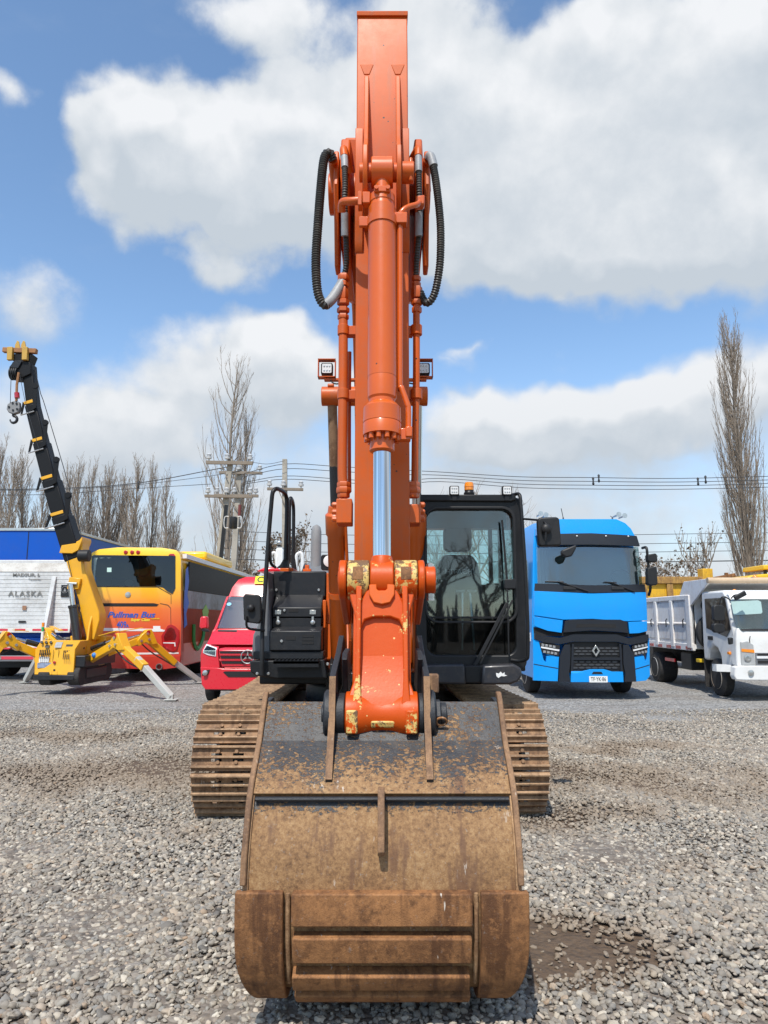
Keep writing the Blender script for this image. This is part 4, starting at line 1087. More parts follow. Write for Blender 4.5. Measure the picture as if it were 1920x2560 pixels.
# roof lamps and beacon
def work_lamp(c, w, par, nm='work_lamp'):
    o = small(par, nm, lambda m: m.prism([(c.x + x, c.y, c.z + z) for x, z in rrect(-w, w, -w, w, w * .28)], (0, .06, 0)), M['plastic'], .006)
    small(o, 'lens', lambda m: m.prism([(c.x + x, c.y - .004, c.z + z) for x, z in rrect(-w * .8, w * .8, -w * .8, w * .8, w * .2)], (0, .01, 0)), M['white_led'])
    for i in (-1, 0, 1):
        for j in (-1, 1):
            small(o, 'led', lambda m: m.lathe((c.x + i * w * .45, c.y - .004, c.z + j * w * .38), (0, -1, 0), [(0, w * .17), (.003, w * .15), (.004, w * .02)], 10), M['steel'])
    return o
for u in (1136, 1268):
    c = W(u, 1226, CY - .05); wl = work_lamp(c, .044, EXC)
    small(wl, 'lamp_foot', lambda m: m.box(c.x - .02, c.x + .02, c.y + .01, c.y + .05, c.z - .09, c.z - .04), BK)
bc_ = W(1173, 1237, CY + .2)
bo = small(EXC, 'beacon', lambda m: m.lathe(bc_, (0, 0, 1), [(0, .05), (.015, .052), (.03, .042), (.042, .042)], 20), BK)
small(bo, 'amber_dome', lambda m: m.lathe(bc_ + Vector((0, 0, .042)), (0, 0, 1), [(0, .044), (.012, .046), (.03, .044), (.032, .047), (.06, .043), (.075, .038), (.08, .02)], 20), M['amber'], smooth=40)
# cab side rail and its mirror
rail([W(1282, 1237, 6.45), W(1298, 1236, 6.35), W(1302, 1260, 6.32), W(1306, 1310, 6.3), W(1313, 1420, 6.28), W(1319, 1550, 6.28), W(1320, 1630, 6.3), W(1316, 1648, 6.32), W(1300, 1652, 6.38), W(1278, 1650, 6.42)], .016, 'cab_rail')
mr = MB(); mr.prism([W(u, v, 6.1) for u, v in ((1350, 1293), (1393, 1292), (1399, 1297), (1404, 1355), (1402, 1364), (1352, 1366), (1347, 1360), (1344, 1300))], (0, .07, 0))
mr = mr.build('mirror', M['plastic'], EXC, bevel=.014, label='square black rear-view mirror held out beside the cab')
rail([W(1306, 1297, 6.3), W(1330, 1299, 6.2), W(1355, 1302, 6.12), W(1366, 1312, 6.07), W(1365, 1330, 6.06), W(1363, 1352, 6.06)], .010, 'mirror_arm', mr)
small(mr, 'ball_mount', lambda m: m.ball(W(1366, 1322, 6.07), .045, .03, .045), M['plastic'])

# ---- boom (behind the arm), its cylinders, lamps
def yz(x0, x1, prof):  # prism across X
    return [(x0, y, z) for y, z in prof], (x1 - x0, 0, 0)
def slab(name, x0, x1, prof, mat, par, bevel=.008):
    mb = MB(); mb.prism(*yz(x0, x1, prof)); return mb.build(name, mat, par, bevel=bevel)
BX0, BX1 = -.30, .17
boom = slab('boom', BX0 + .03, BX1 - .01, [(7.75, 1.70), (8.1, 1.95), (7.2, 3.6), (6.6, 4.75), (6.0, 5.0), (4.6, 4.95), (4.4, 4.9), (4.45, 4.45), (5.7, 4.2), (6.2, 3.7), (7.3, 1.9)], OR, EXC, .02)
for x0, x1 in ((-.275, -.215), (.195, .245)):
    slab('boom_fork', x0, x1, [(4.12, 4.15), (4.25, 4.0), (4.9, 3.95), (5.6, 4.25), (5.4, 4.85), (4.5, 4.85), (4.15, 4.7), (4.04, 4.45)], OR, EXC, .012)
small(EXC, 'arm_pivot_pin', lambda m: (m.cyl((-.36, 4.32, 4.42), (.30, 4.32, 4.42), .13, n=24), m.cyl((-.31, 4.32, 4.42), (-.275, 4.32, 4.42), .20, n=24), m.cyl((.245, 4.32, 4.42), (.275, 4.32, 4.42), .20, n=24)), OR, .006)
for sgn, xa, xb in ((-1, -.42, -.455), (1, .285, .30)):
    pa, pb = Vector((xa, 6.85, 1.17)), Vector((xb, 6.0, 3.58)); t = (pb - pa).normalized(); L = (pb - pa).length
    cy = small(EXC, 'boom_cylinder', lambda m: (m.lathe(pa, t, [(.02, .05), (.10, .06), (.16, .078), (1.30, .078), (1.32, .092), (1.50, .092), (1.52, .07), (1.58, .06)], 24), m.cyl(pa - Vector((.075, 0, 0)), pa + Vector((.075, 0, 0)), .065, n=20)), M['orange_cyl'], .004)
    small(cy, 'cylinder_rod', lambda m: m.cyl(pa + t * 1.5, pb, .042, n=18), M['black_worn'] if sgn < 0 else M['chrome'])  # left rod is chrome too; its shade is put in as a dark material
    small(cy, 'rod_end', lambda m: m.cyl(pb - Vector((.09, 0, 0)), pb + Vector((.08, 0, 0)), .085, n=22), OR, .006)
    small(cy, 'clamp_band', lambda m: m.lathe(pa + t * .72, t, [(0, .083), (.05, .083)], 24), OR)
    rail([pa + t * 1.42 + Vector((sgn * -.09, -.03, 0)), pa + t * .9 + Vector((sgn * -.10, -.02, 0)), pa + t * .3 + Vector((sgn * -.11, 0, 0))], .016, 'oil_pipe', cy, OR)
pb = W(830, 995, 6.0)
small(EXC, 'boom_pin', lambda m: (m.cyl((pb.x - .03, 6.0, 3.58), (.36, 6.0, 3.58), .085, n=24), m.cyl((pb.x - .035, 5.95, 3.66), (pb.x + .02, 5.95, 3.66), .02, n=8)), OR, .006)
for u, sgn in ((817, -1), (1060, 1)):
    c = W(u, 921, 5.4); wl = work_lamp(c, .047, EXC, 'boom_lamp')
    a0, a1, b0, b1 = c.x - .070, c.x + .070, c.z - .075, c.z + .075
    small(wl, 'lamp_guard', lambda m: (m.box(a0, a0 + .006, c.y - .02, c.y + .05, b0, b1), m.box(a1 - .006, a1, c.y - .02, c.y + .05, b0, b1), m.box(a0, a1, c.y - .02, c.y + .05, b1 - .006, b1), m.box(a0, a1, c.y - .02, c.y + .05, b0, b0 + .006)), OR)
    small(wl, 'lamp_bracket', lambda m: m.box(*sorted((c.x + sgn * .02, c.x - sgn * .36)), c.y, c.y + .05, b0 - .02, b0 - .005), OR)
    rail([(c.x, c.y + .02, b0 + .03), (c.x - sgn * .06, c.y, b0 - .05), (c.x - sgn * .16, c.y + .02, b0 - .03)], .006, 'lamp_cable', wl, M['cable'])

# ---- arm
AX0, AX1 = -.171, .150
AM = (AX0 + AX1) / 2
arm = slab('arm', AX0 + .004, AX1 - .004, [(3.985, 1.60), (3.965, 2.3), (3.925, 4.3), (3.915, 5.11), (3.955, 5.405), (4.10, 5.405), (4.48, 5.0), (4.66, 4.4), (4.55, 3.6), (4.38, 2.2), (4.30, 1.62), (4.20, 1.42), (4.08, 1.42)], OR, EXC, .006)
small(arm, 'arm_top_cap', lambda m: m.prism([(AX0, 3.94, 5.395), (AX0, 4.10, 5.425), (AX0, 4.10, 5.44), (AX0, 3.935, 5.425)], (AX1 - AX0, 0, 0)), OR, .004)
for x0, x1 in ((AX0 + .052, AX0 + .078), (AX1 - .078, AX1 - .052)):
    slab('cylinder_lug', x0, x1, [(3.93, 4.96), (3.90, 4.94), (3.80, 4.45), (3.735, 4.36), (3.655, 4.30), (3.63, 4.20), (3.645, 4.10), (3.71, 4.03), (3.85, 3.96), (3.94, 3.93)], OR, arm, .004)
    small(arm, 'weld_pad', lambda m: m.prism([(x0 - .03, 3.925, 5.03), (x1 + .03, 3.925, 5.03), (x1 + .004, 3.925, 4.96), (x0 - .004, 3.925, 4.96)], (0, -.012, 0)), OR, .004)
for x0, x1 in ((AX0 - .002, AX0 + .045), (AX1 - .045, AX1 + .002)):
    slab('side_doubler', x0, x1, [(3.915, 4.6), (3.90, 4.5), (3.90, 3.85), (3.93, 3.80), (3.97, 3.80), (3.97, 4.6)], OR, arm, .004)
CT0, CB0 = Vector((AM, 3.72, 4.17)), Vector((AM, 3.585, 1.845))
small(arm, 'lug_pin', lambda m: (m.cyl((AX0 + .03, 3.72, 4.17), (AX1 - .02, 3.72, 4.17), .052, n=22), m.cyl((AX1 - .05, 3.72, 4.17), (AX1 + .02, 3.72, 4.17), .06, n=22), m.cyl((AX1 + .002, 3.69, 4.24), (AX1 + .002, 3.69, 4.10), .012, n=8)), OR, .004)
# ---- bucket cylinder
ct = (CB0 - CT0).normalized(); CL = (CB0 - CT0).length
def at(v):  # distance along the cylinder that shows at height v
    best = min(range(400), key=lambda i: abs((lambda p: 1280 - ((p.y * -ST + (p.z - HC) * CT) / (p.y * CT + (p.z - HC) * ST)) * F)(CT0 + ct * (CL * i / 400)) - v)); return CL * best / 400
bcyl = small(EXC, 'bucket_cylinder', lambda m: m.lathe(CT0, ct, [(at(490), .05), (at(494), .072), (at(512), .074), (at(514), .070), (at(520), .0715), (at(522), .0775), (at(944), .0775), (at(945), .0765), (at(948), .0765), (at(949), .0775), (at(995), .077), (at(1000), .070), (at(1008), .070), (at(1012), .080), (at(1022), .099), (at(1058), .101), (at(1059.5), .098), (at(1061), .101), (at(1090), .101), (at(1091), .064), (at(1100), .063), (at(1128), .066), (at(1131), .06), (at(1132), .048)], 40), M['orange_cyl'], 0, 30)
small(bcyl, 'cylinder_eye', lambda m: (m.cyl(CT0 - Vector((.062, 0, 0)), CT0 + Vector((.062, 0, 0)), .085, n=30), m.cyl(CT0, CT0 + ct * at(498), .048, n=20)), M['orange_cyl'], .006)
small(bcyl, 'cylinder_rod', lambda m: m.cyl(CT0 + ct * at(1110), CT0 + ct * at(1392), .0462, n=36), M['chrome'])
ax = ct.cross(Vector((1, 0, 0))).normalized()
for k in range(12):
    a = 2 * pi * k / 12 + .2; d = Vector((1, 0, 0)) * cos(a) + ax * sin(a)
    small(bcyl, 'gland_bolt', lambda m: m.cyl(CT0 + ct * at(1086) + d * .082, CT0 + ct * at(1104) + d * .082, .0135, n=8), M['orange_cyl'])
small(bcyl, 'clamp_band', lambda m: m.lathe(CT0 + ct * at(545), ct, [(0, .084), (.055, .084)], 32), M['orange_cyl'])
fc = CT0 + ct * at(555)
small(bcyl, 'clamp_ear', lambda m: (m.obox((fc.x - .105, fc.y + .0, fc.z + .0), (.025, 0, 0), (0, .012, 0), (0, 0, .03)), m.obox((fc.x + .105, fc.y - .01, fc.z + .015), (.035, 0, 0), (0, .02, 0), (0, 0, .03))), M['orange_cyl'], .004)
fc = CT0 + ct * at(500)
small(bcyl, 'port_plate', lambda m: m.obox((fc.x, fc.y - .068, fc.z + .02), (.045, 0, 0), (0, .012, 0), (0, 0, .018)), M['orange_cyl'], .004)
for s in (-1, 1): small(bcyl, 'port_bolt', lambda m: m.cyl((fc.x + s * .032, fc.y - .07, fc.z + .02), (fc.x + s * .032, fc.y - .095, fc.z + .02), .012, n=8), M['orange_cyl'])
small(bcyl, 'port_block', lambda m: m.obox(W(916, 500, 3.70), (.022, 0, 0), (0, .03, 0), (0, 0, .035)), M['orange_cyl'], .005)
rail([W(914, 500, 3.70), W(880, 503, 3.71), W(862, 504, 3.73), W(855, 510, 3.75), W(854, 530, 3.78)], .0235, 'oil_pipe', bcyl, M['orange_cyl'])
small(bcyl, 'pipe_flange', lambda m: m.obox(W(900, 503, 3.70), (.011, 0, 0), (0, .035, 0), (0, 0, .042)), M['orange_cyl'], .003)
rail([W(1051, 505, 3.78), W(1040, 512, 3.74), W(1020, 518, 3.71), W(1006, 528, 3.70), W(1000, 545, 3.70), W(1000, 600, 3.70), W(1000, 750, 3.69), W(1000, 955, 3.675), W(1003, 968, 3.67), W(1018, 1010, 3.66), W(1021, 1025, 3.66), W(1021, 1080, 3.655)], .0165, 'oil_pipe', bcyl, M['orange_cyl'])
small(bcyl, 'pipe_clamp', lambda m: m.obox(W(1004, 551, 3.70), (.03, 0, 0), (0, .03, 0), (0, 0, .03)), M['orange_cyl'], .004)
small(bcyl, 'pipe_elbow', lambda m: m.obox(W(1050, 507, 3.79), (.026, 0, .005), (0, .03, 0), (0, 0, .03)), M['orange_cyl'], .008)
small(bcyl, 'gland_port', lambda m: (m.obox(W(1010, 1088, 3.65), (.035, 0, 0), (0, .03, 0), (0, 0, .032)), m.obox(W(1022, 1082, 3.64), (.018, 0, 0), (0, .03, 0), (0, 0, .028))), M['orange_cyl'], .005)
small(bcyl, 'rod_end', lambda m: (m.lathe(CT0 + ct * at(1390), ct, [(0, .047), (.01, .052), (.05, .062), (.10, .066), (.14, .066)], 30), m.cyl(CB0 - Vector((.058, 0, 0)), CB0 + Vector((.058, 0, 0)), .098, n=34)), M['orange_worn'], .006, 40)

# ---- service pipes and hoses on both sides of the arm
def nut(m, c, r, h, n=6): m.lathe(Vector(c) - Vector((0, 0, h / 2)), (0, 0, 1), [(0, r * .92), (h * .12, r), (h * .88, r), (h, r * .92)], n)
def ribbed(pts, r, name, par, k=16, pitch=.0150, mat=None):
    P = smooth_path(pts, k)
    # even spacing, corrugated
    cum = [0]
    for a, b in zip(P, P[1:]): cum.append(cum[-1] + (b - a).length)
    n = max(4, int(cum[-1] / pitch)) * 2; Q = []; rs = []; j = 0
    for i in range(n + 1):
        s = cum[-1] * i / n
        while j < len(cum) - 2 and cum[j + 1] < s: j += 1
        f = (s - cum[j]) / max(1e-9, cum[j + 1] - cum[j]); Q.append(P[j].lerp(P[j + 1], f)); rs.append(r if i % 2 else r * .80)
    return small(par, name, lambda m: m.tube(Q, rs, 14), mat or M['hose'], smooth=20)
for side in (-1, 1):
    if side < 0:
        uu = lambda u: u; pipe_u = [(858, 800), (858, 900), (857, 1000), (856, 1100), (856, 1190), (858, 1215)]
    else:
        pipe_u = [(1041, 760), (1041, 900), (1040, 1000), (1038, 1100), (1037, 1190), (1036, 1215)]
    PY = 4.02
    sp = rail([W(u, v, PY) for u, v in pipe_u], .0285 if side < 0 else .0215, 'service_pipe', EXC, OR)
    u0 = pipe_u[0][0]
    if side < 0:
        fit = [(u0 + 1, 695, .036, .040), (u0 - 1, 712, .037, .03), (u0 - 1, 735, .033, .075), (u0, 757, .037, .03), (u0, 776, .038, .03), (u0, 793, .034, .03)]
    else:
        fit = [(u0, 697, .027, .03), (u0, 712, .027, .03), (u0 + 1, 732, .034, .07), (u0 + 1, 757, .034, .03), (u0 + 1, 775, .030, .035)]
    for (u, v, r, h) in fit: small(sp, 'pipe_fitting', lambda m: nut(m, W(u, v, PY), r, h), OR)
    for v in (826, 986):
        small(sp, 'pipe_clamp', lambda m: (m.lathe(W(u0, v, PY) - Vector((0, 0, .03)), (0, 0, 1), [(0, .034), (.06, .034)], 16), m.obox(W(u0 - side * 22, v + 4, PY + .03), (.03, 0, 0), (0, .03, 0), (0, 0, .028))), OR, .003)
    ub = 862 if side < 0 else 1036
    vb = pipe_u[-1][1]
    for dv, r in ((4, .038), (17, .042), (28, .036)): small(sp, 'pipe_fitting', lambda m: nut(m, W(ub - 3, vb - 6 + dv, PY), r, .035), OR)
    blk = small(EXC, 'stop_valve', lambda m: pxbox(m, 840 if side < 0 else 1018, 880 if side < 0 else 1052, 1246 if side < 0 else 1260, 1308, PY - .05, .16), OR, .006)
    for k in range(3): small(blk, 'valve_bolt', lambda m: m.lathe(W(838 if side < 0 else 1054, 1262 + k * 18, PY), (side, 0, 0), [(-.01, .016), (.014, .016), (.02, .01)], 8), OR)
rail([W(874, 880, 4.1), W(873, 1000, 4.1), W(873, 1160, 4.1), W(874, 1230, 4.1)], .012, 'service_pipe', EXC, OR)
# hose guides on the boom fork
for side, xs in ((-1, (835, 868)), (1, (1030, 1072))):
    rail([W(841 if side < 0 else 1066, 480, 4.15), W(836 if side < 0 else 1064, 440, 4.1), W(833 if side < 0 else 1068, 410, 4.05), W(832 if side < 0 else 1070, 398, 4.0)], .03, 'hose_elbow', EXC, OR)
    rail([W(876 if side < 0 else 1022, 432, 4.05), W(868 if side < 0 else 1030, 400, 4.0), W(861 if side < 0 else 1042, 378, 3.93), W(859 if side < 0 else 1046, 374, 3.9), W(861 if side < 0 else 1046, 392, 3.88)], .024, 'hose_elbow', EXC, OR)
    slab('fork_cheek', *( (-.312, -.282) if side < 0 else (.252, .282)), [(4.06, 4.55), (4.02, 4.3), (4.12, 4.1), (4.2, 3.85), (4.32, 3.85), (4.5, 4.3), (4.4, 4.62)], OR, EXC, .008)
    if side < 0:
        h1 = [(833, 400, 4.0), (826, 384, 3.97), (815, 386, 3.96), (808, 410, 3.95), (801, 480, 3.94), (795, 560, 3.93), (790, 640, 3.93), (791, 700, 3.93), (797, 740, 3.94), (812, 763, 3.95), (828, 750, 3.97), (845, 725, 4.0), (856, 706, 4.02)]
        h2 = [(861, 392, 3.88), (862, 420, 3.86), (863, 460, 3.85), (862, 500, 3.86), (864, 560, 3.9), (866, 620, 3.95), (866, 660, 3.99), (860, 692, 4.02)]
    else:
        h1 = [(1070, 398, 4.0), (1076, 390, 3.98), (1082, 410, 3.97), (1092, 470, 3.95), (1101, 560, 3.94), (1101, 640, 3.94), (1096, 690, 3.95), (1086, 735, 3.97), (1072, 756, 3.99), (1060, 752, 4.01), (1050, 730, 4.02)]
        h2 = [(1046, 392, 3.88), (1047, 430, 3.87), (1048, 480, 3.87), (1050, 540, 3.9), (1046, 600, 3.93), (1041, 660, 3.98), (1040, 695, 4.02)]
    P1 = [W(*p) for p in h1]; P2 = [W(*p) for p in h2]
    ho = ribbed(P1, .0285 if side < 0 else .0245, 'hydraulic_hose', EXC)
    small(ho, 'hose_sleeve', lambda m: m.tube(smooth_path(P1[-4:] if side < 0 else P1[:2] + [W(1084, 416, 3.968)], 6), .0305 if side < 0 else .027, 14), M['sleeve'], smooth=60)
    h = ribbed(P2, .0185, 'hydraulic_hose', EXC)
    small(h, 'hose_sleeve', lambda m: m.tube(smooth_path(P2[:2], 4), .0215, 14), M['sleeve'], smooth=60)
    mid = [W(862 if side < 0 else 1047, v, 3.875 + (v - 540) * .0006) for v in (532, 560, 590)]
    small(h, 'hose_sleeve', lambda m: m.tube(mid, .0215, 14), M['sleeve'], smooth=60)

# ---- linkage between arm, cylinder and bucket
PX = {k: (k - 960) / 497.0 for k in range(820, 1110)}
LP = Vector((AM, 3.585, 1.845)); BP = Vector((AM, 3.42, 1.21))
lk = (BP - LP).normalized(); lf = Vector((0, -lk.z, lk.y)) * -1   # outward (to camera) normal of the link
if lf.y > 0: lf = -lf
def L(x, s, d): return Vector((x, 0, 0)) + Vector((0, LP.y, LP.z)) + lk * s + lf * d
LLEN = (BP - LP).length
RX0, RX1 = AM - .118, AM + .118
def link_body(m):
    # back web
    m.prism([L(RX0 - .02, .10, .0), L(RX1 + .02, .10, .0), L(RX1 + .02, LLEN - .06, .0), L(RX0 - .02, LLEN - .06, .0)], lf * .035)
link = small(EXC, 'bucket_link', link_body, M['orange_worn'], .006, 40)
def rib(m, xc, s):
    o = [(-.014, .06), (-.012, .14), (-.011, .5), (-.016, .58), (-.03, .66)]
    outl = [(xc + a, b) for a, b in o] + [(xc - a, b) for a, b in reversed(o)]
    m.prism([L(x, t, -.04) for x, t in outl], lf * .135)
small(link, 'link_rib', lambda m: rib(m, RX0 + .006, -1), M['orange_edge'], .005)
small(link, 'link_rib', lambda m: rib(m, RX1 - .006, 1), M['orange_edge'], .005)
for s in (-1, 1):   # flared cheeks outside the ribs
    xr = RX0 + .006 if s < 0 else RX1 - .006
    small(link, 'link_cheek', lambda m: (m.prism([L(xr, .02, .02), L(xr + s * .055, .06, .02), L(xr + s * .012, .22, .02), L(xr, .3, .02)], lf * .03), m.prism([L(xr, .42, .01), L(xr + s * .012, .48, .01), L(xr + s * .042, .58, .01), L(xr + s * .042, .66, .01), L(xr, .66, .01)], lf * .04)), M['orange_worn'], .006)
    # upper eye with worn boss
    xe0, xe1 = (AM - .171, AM - .063) if s < 0 else (AM + .063, AM + .176)
    small(link, 'link_eye', lambda m: m.cyl((xe0, LP.y, LP.z), (xe1, LP.y, LP.z), .100, n=36), M['orange_bare'], .008, 50)
    small(link, 'worn_pad', lambda m: m.prism([((xe0 + xe1) / 2 - .026, LP.y - .1015 * cos(radians(a)), LP.z + .1015 * sin(radians(a))) for a in (-2, 10, 20, 30, 38)] + [((xe0 + xe1) / 2 - .026, LP.y - .09 * cos(radians(a)), LP.z + .09 * sin(radians(a))) for a in (38, -2)], (.052, 0, 0)), M['rust_wear'], .002)
    small(link, 'eye_web', lambda m: m.prism([(xe0, LP.y - .05, LP.z - .06), (xe1, LP.y - .05, LP.z - .06), (xr + .03, L(0, .16, .03).y, L(0, .16, .03).z), (xr - .03, L(0, .16, .03).y, L(0, .16, .03).z)], (0, .10, .02)), M['orange_worn'], .01)
# arch below the rod end and panel recess
small(link, 'link_arch', lambda m: m.prism([L(x, t, .03) for x, t in [(RX0, .30), (RX0, .17), (RX0 + .03, .10), (AM - .063, .05), (AM - .026, .045), (AM - .026, .075), (AM + .026, .075), (AM + .026, .045), (AM + .063, .05), (RX1 - .03, .10), (RX1, .17), (RX1, .30), (RX1 - .035, .22), (AM + .04, .205), (AM - .04, .205), (RX0 + .035, .22)]], lf * .035), M['orange_worn'], .006)
small(link, 'link_tab', lambda m: m.prism([L(x, t, .064) for x, t in [(AM - .062, .05), (AM - .026, .048), (AM - .026, .07), (AM - .018, .08), (AM + .018, .08), (AM + .026, .07), (AM + .026, .048), (AM + .062, .05), (AM + .062, .10), (AM + .04, .14), (AM, .15), (AM - .04, .14), (AM - .062, .10)]], lf * .022), OR, .004)
# lower boss (waisted casting)
small(link, 'link_boss', lambda m: (m.lathe((AM - .168, BP.y, BP.z), (1, 0, 0), [(0, .098), (.004, .104), (.05, .106), (.085, .098), (.12, .088), (.168, .085), (.216, .088), (.25, .098), (.285, .106), (.332, .104), (.336, .098)], 40),), M['orange_worn'], 0, 50)
def fillet(m):
    rings = []
    for t, w, f in ((.34, -.005, .030), (.40, -.004, .036), (.46, .004, .044), (.52, .016, .056), (.57, .032, .068), (.61, .042, .078), (LLEN, .045, .084)):
        rings.append([L(RX0 - w, t, -.03 - w), L(RX1 + w, t, -.03 - w), L(RX1 + w, t, f), L(RX0 - w, t, f)])
    m.loft(rings)
small(link, 'boss_fillet', fillet, M['orange_worn'], .006, 60)
for s in (-1, 1):
    small(link, 'worn_pad', lambda m: m.obox((AM + s * .135, BP.y - .098, BP.z - .02), (.026, 0, 0), (0, .012, 0), (0, 0, .052)), M['orange_bare'], .006)
    small(link, 'grease_hole', lambda m: m.cyl((AM + s * .135, BP.y - .08, BP.z - .05), (AM + s * .135, BP.y - .0985, BP.z - .062), .012, n=12), M['dark'])
small(link, 'worn_pad', lambda m: m.obox((AM + .005, BP.y - .076, BP.z - .034), (.055, 0, 0), (0, .011, 0), (0, -.006, .016)), M['orange_bare'], .008)
# side links to the arm, link pin
for x0, x1 in ((AM - .214, AM - .176), (AM + .180, AM + .213)):
    sl_ = slab('side_link', x0, x1, [(LP.y + .10 * cos(a), LP.z + .10 * sin(a)) for a in [radians(d) for d in range(70, 281, 15)]] + [(4.0, 1.62), (4.12, 1.66), (4.14, 1.85), (4.0, 1.92)], M['orange_worn'], EXC, .008)
small(EXC, 'link_pin', lambda m: (m.cyl((AM - .22, LP.y, LP.z), (AM + .22, LP.y, LP.z), .05, n=22), m.cyl((AM + .216, LP.y, LP.z), (AM + .268, LP.y, LP.z), .068, n=28)), M['orange_worn'], .006)
small(EXC, 'pin_bolt', lambda m: (m.cyl((AM + .243, LP.y, LP.z + .085), (AM + .243, LP.y, LP.z - .10), .011, n=10), m.lathe((AM + .243, LP.y, LP.z + .066), (0, 0, 1), [(0, .019), (.014, .019)], 6), m.lathe((AM + .243, LP.y, LP.z - .085), (0, 0, 1), [(0, .020), (.016, .020)], 6), m.lathe((AM + .243, LP.y, LP.z - .103), (0, 0, 1), [(0, .020), (.016, .020)], 6)), M['steel'])
slab('arm_tip', AX0 - .01, AX1 + .01, [(4.0, 1.75), (4.28, 1.75), (4.24, 1.42), (4.12, 1.34), (4.0, 1.40)], OR, EXC, .02)

# ---- bucket
BKT = small(EXC, 'bucket', lambda m: m.box(-.50, .48, 3.62, 3.66, .98, 1.22), M['black_worn'], .005)
BKT['label'] = 'rust-brown digging bucket with remains of black paint, back to the camera'
BXL, BXR = -.548, .532
prof = [(3.455, 1.262), (3.33, 1.10), (3.225, 1.01), (3.13, .915), (3.075, .80), (3.04, .70), (3.025, .58), (3.03, .46), (3.055, .34), (3.10, .235), (3.17, .15), (3.27, .105), (3.40, .10), (3.55, .13), (3.75, .21), (3.95, .32), (4.12, .44)]
PV = [Vector((0, y, z)) for y, z in prof]
cumb = [0]
for a, b in zip(PV, PV[1:]): cumb.append(cumb[-1] + (b - a).length)
SPL = smooth_path(PV[3:], 6); 
def shell(m, x0, x1, pts, off0, off1, closed=True):
    """curved plate following pts (y, z), from offset off0 to off1 outward"""
    n = len(pts); N_ = []
    for i in range(n):
        t = (pts[min(i + 1, n - 1)] - pts[max(i - 1, 0)]).normalized(); N_.append(Vector((0, t.z, -t.y)))
    o = [p + k * off1 for p, k in zip(pts, N_)]; q = [p + k * off0 for p, k in zip(pts, N_)]
    ring_ = o + list(reversed(q))
    m.prism([Vector((x0, p.y, p.z)) for p in ring_], (x1 - x0, 0, 0))
def strip(m, x0, x1, pts, off0, off1):
    """same as a row of quads (keeps long curved plates free of one big face)"""
    n = len(pts); N_ = []
    for i in range(n):
        t = (pts[min(i + 1, n - 1)] - pts[max(i - 1, 0)]).normalized(); N_.append(Vector((0, t.z, -t.y)))
    rings = []
    for p, k in zip(pts, N_):
        a, b = p + k * off0, p + k * off1
        rings.append([(x0, a.y, a.z), (x1, a.y, a.z), (x1, b.y, b.z), (x0, b.y, b.z)])
    m.loft(rings)
small(BKT, 'top_plate', lambda m: strip(m, BXL, BXR, smooth_path([PV[0], PV[0].lerp(PV[1], .5), PV[1]], 3), -.02, .004), M['bucket_paint'], 0, 40)
small(BKT, 'upper_back_plate', lambda m: strip(m, BXL, BXR, smooth_path([PV[1], PV[2], PV[3] + Vector((0, .002, .004))], 5), -.02, .010), M['bucket_paint'], 0, 40)
small(BKT, 'back_plate', lambda m: strip(m, BXL, BXR, SPL, -.02, -.012), M['bucket_paint'], 0, 60)
# side plates with proud rims
inner = [(y, z) for y, z in prof]
mouth = [(4.12, .44), (4.02, .75), (3.86, 1.0), (3.72, 1.2), (3.6, 1.27)]
for x0, x1 in ((BXL - .018, BXL + .004), (BXR - .004, BXR + .018)):
    slab('side_plate', x0, x1, inner + mouth[1:], M['rust_mid'], BKT, 0)
rimpts = smooth_path([Vector((0, 3.50, 1.29)), Vector((0, 3.452, 1.272)), Vector((0, 3.325, 1.10)), Vector((0, 3.222, 1.012)), Vector((0, 3.127, .917)), Vector((0, 3.072, .80)), Vector((0, 3.037, .70)), Vector((0, 3.022, .60))], 5)
for x0, x1 in ((BXL - .026, BXL - .002), (BXR + .002, BXR + .026)):
    small(BKT, 'side_rim', lambda m: strip(m, x0, x1, rimpts, -.012, .018), M['rust_rim'], .005, 40)
# wear plates round the heel
SP_C = [0]
for a, b in zip(SPL, SPL[1:]): SP_C.append(SP_C[-1] + (b - a).length)
def sub(s0, s1, n=10):
    out = []
    for i in range(n + 1):
        s = s0 + (s1 - s0) * i / n; j = max(k for k in range(len(SP_C) - 1) if SP_C[k] <= s)
        out.append(SPL[j].lerp(SPL[j + 1], (s - SP_C[j]) / (SP_C[j + 1] - SP_C[j])))
    return out
def s_at(z):  # arc length of the first point below height z
    for j, p in enumerate(SPL):
        if p.z <= z: return SP_C[j]
s_top = s_at(.600)
for x0, x1 in ((BXL - .042, BXL + .148), (BXR - .148, BXR + .042)):
    small(BKT, 'heel_wear_plate', lambda m: strip(m, x0, x1, sub(s_top, s_top + .72, 18), -.012, .026), M['rust_wear'], .006, 40)
zz = [(.588, .470), (.424, .322), (.276, .216), (.183, .135)]
for i, (za, zb) in enumerate(zz):
    sa, sb = s_at(za), s_at(zb) if zb > .14 else s_at(.15) + .03
    small(BKT, 'wear_bar', lambda m: strip(m, BXL + .183 + .004 * (i % 2), BXR - .183 - .004 * (i % 3), sub(sa, sb, 4), -.014, .040), M['rust_wear'], .006, 40)
for x in (BXL + .165, BXR - .165):
    small(BKT, 'weld_bead', lambda m: m.tube(sub(s_top + .01, s_top + .40, 16), .009, 6), M['rust_mid'], smooth=60).location.x += x
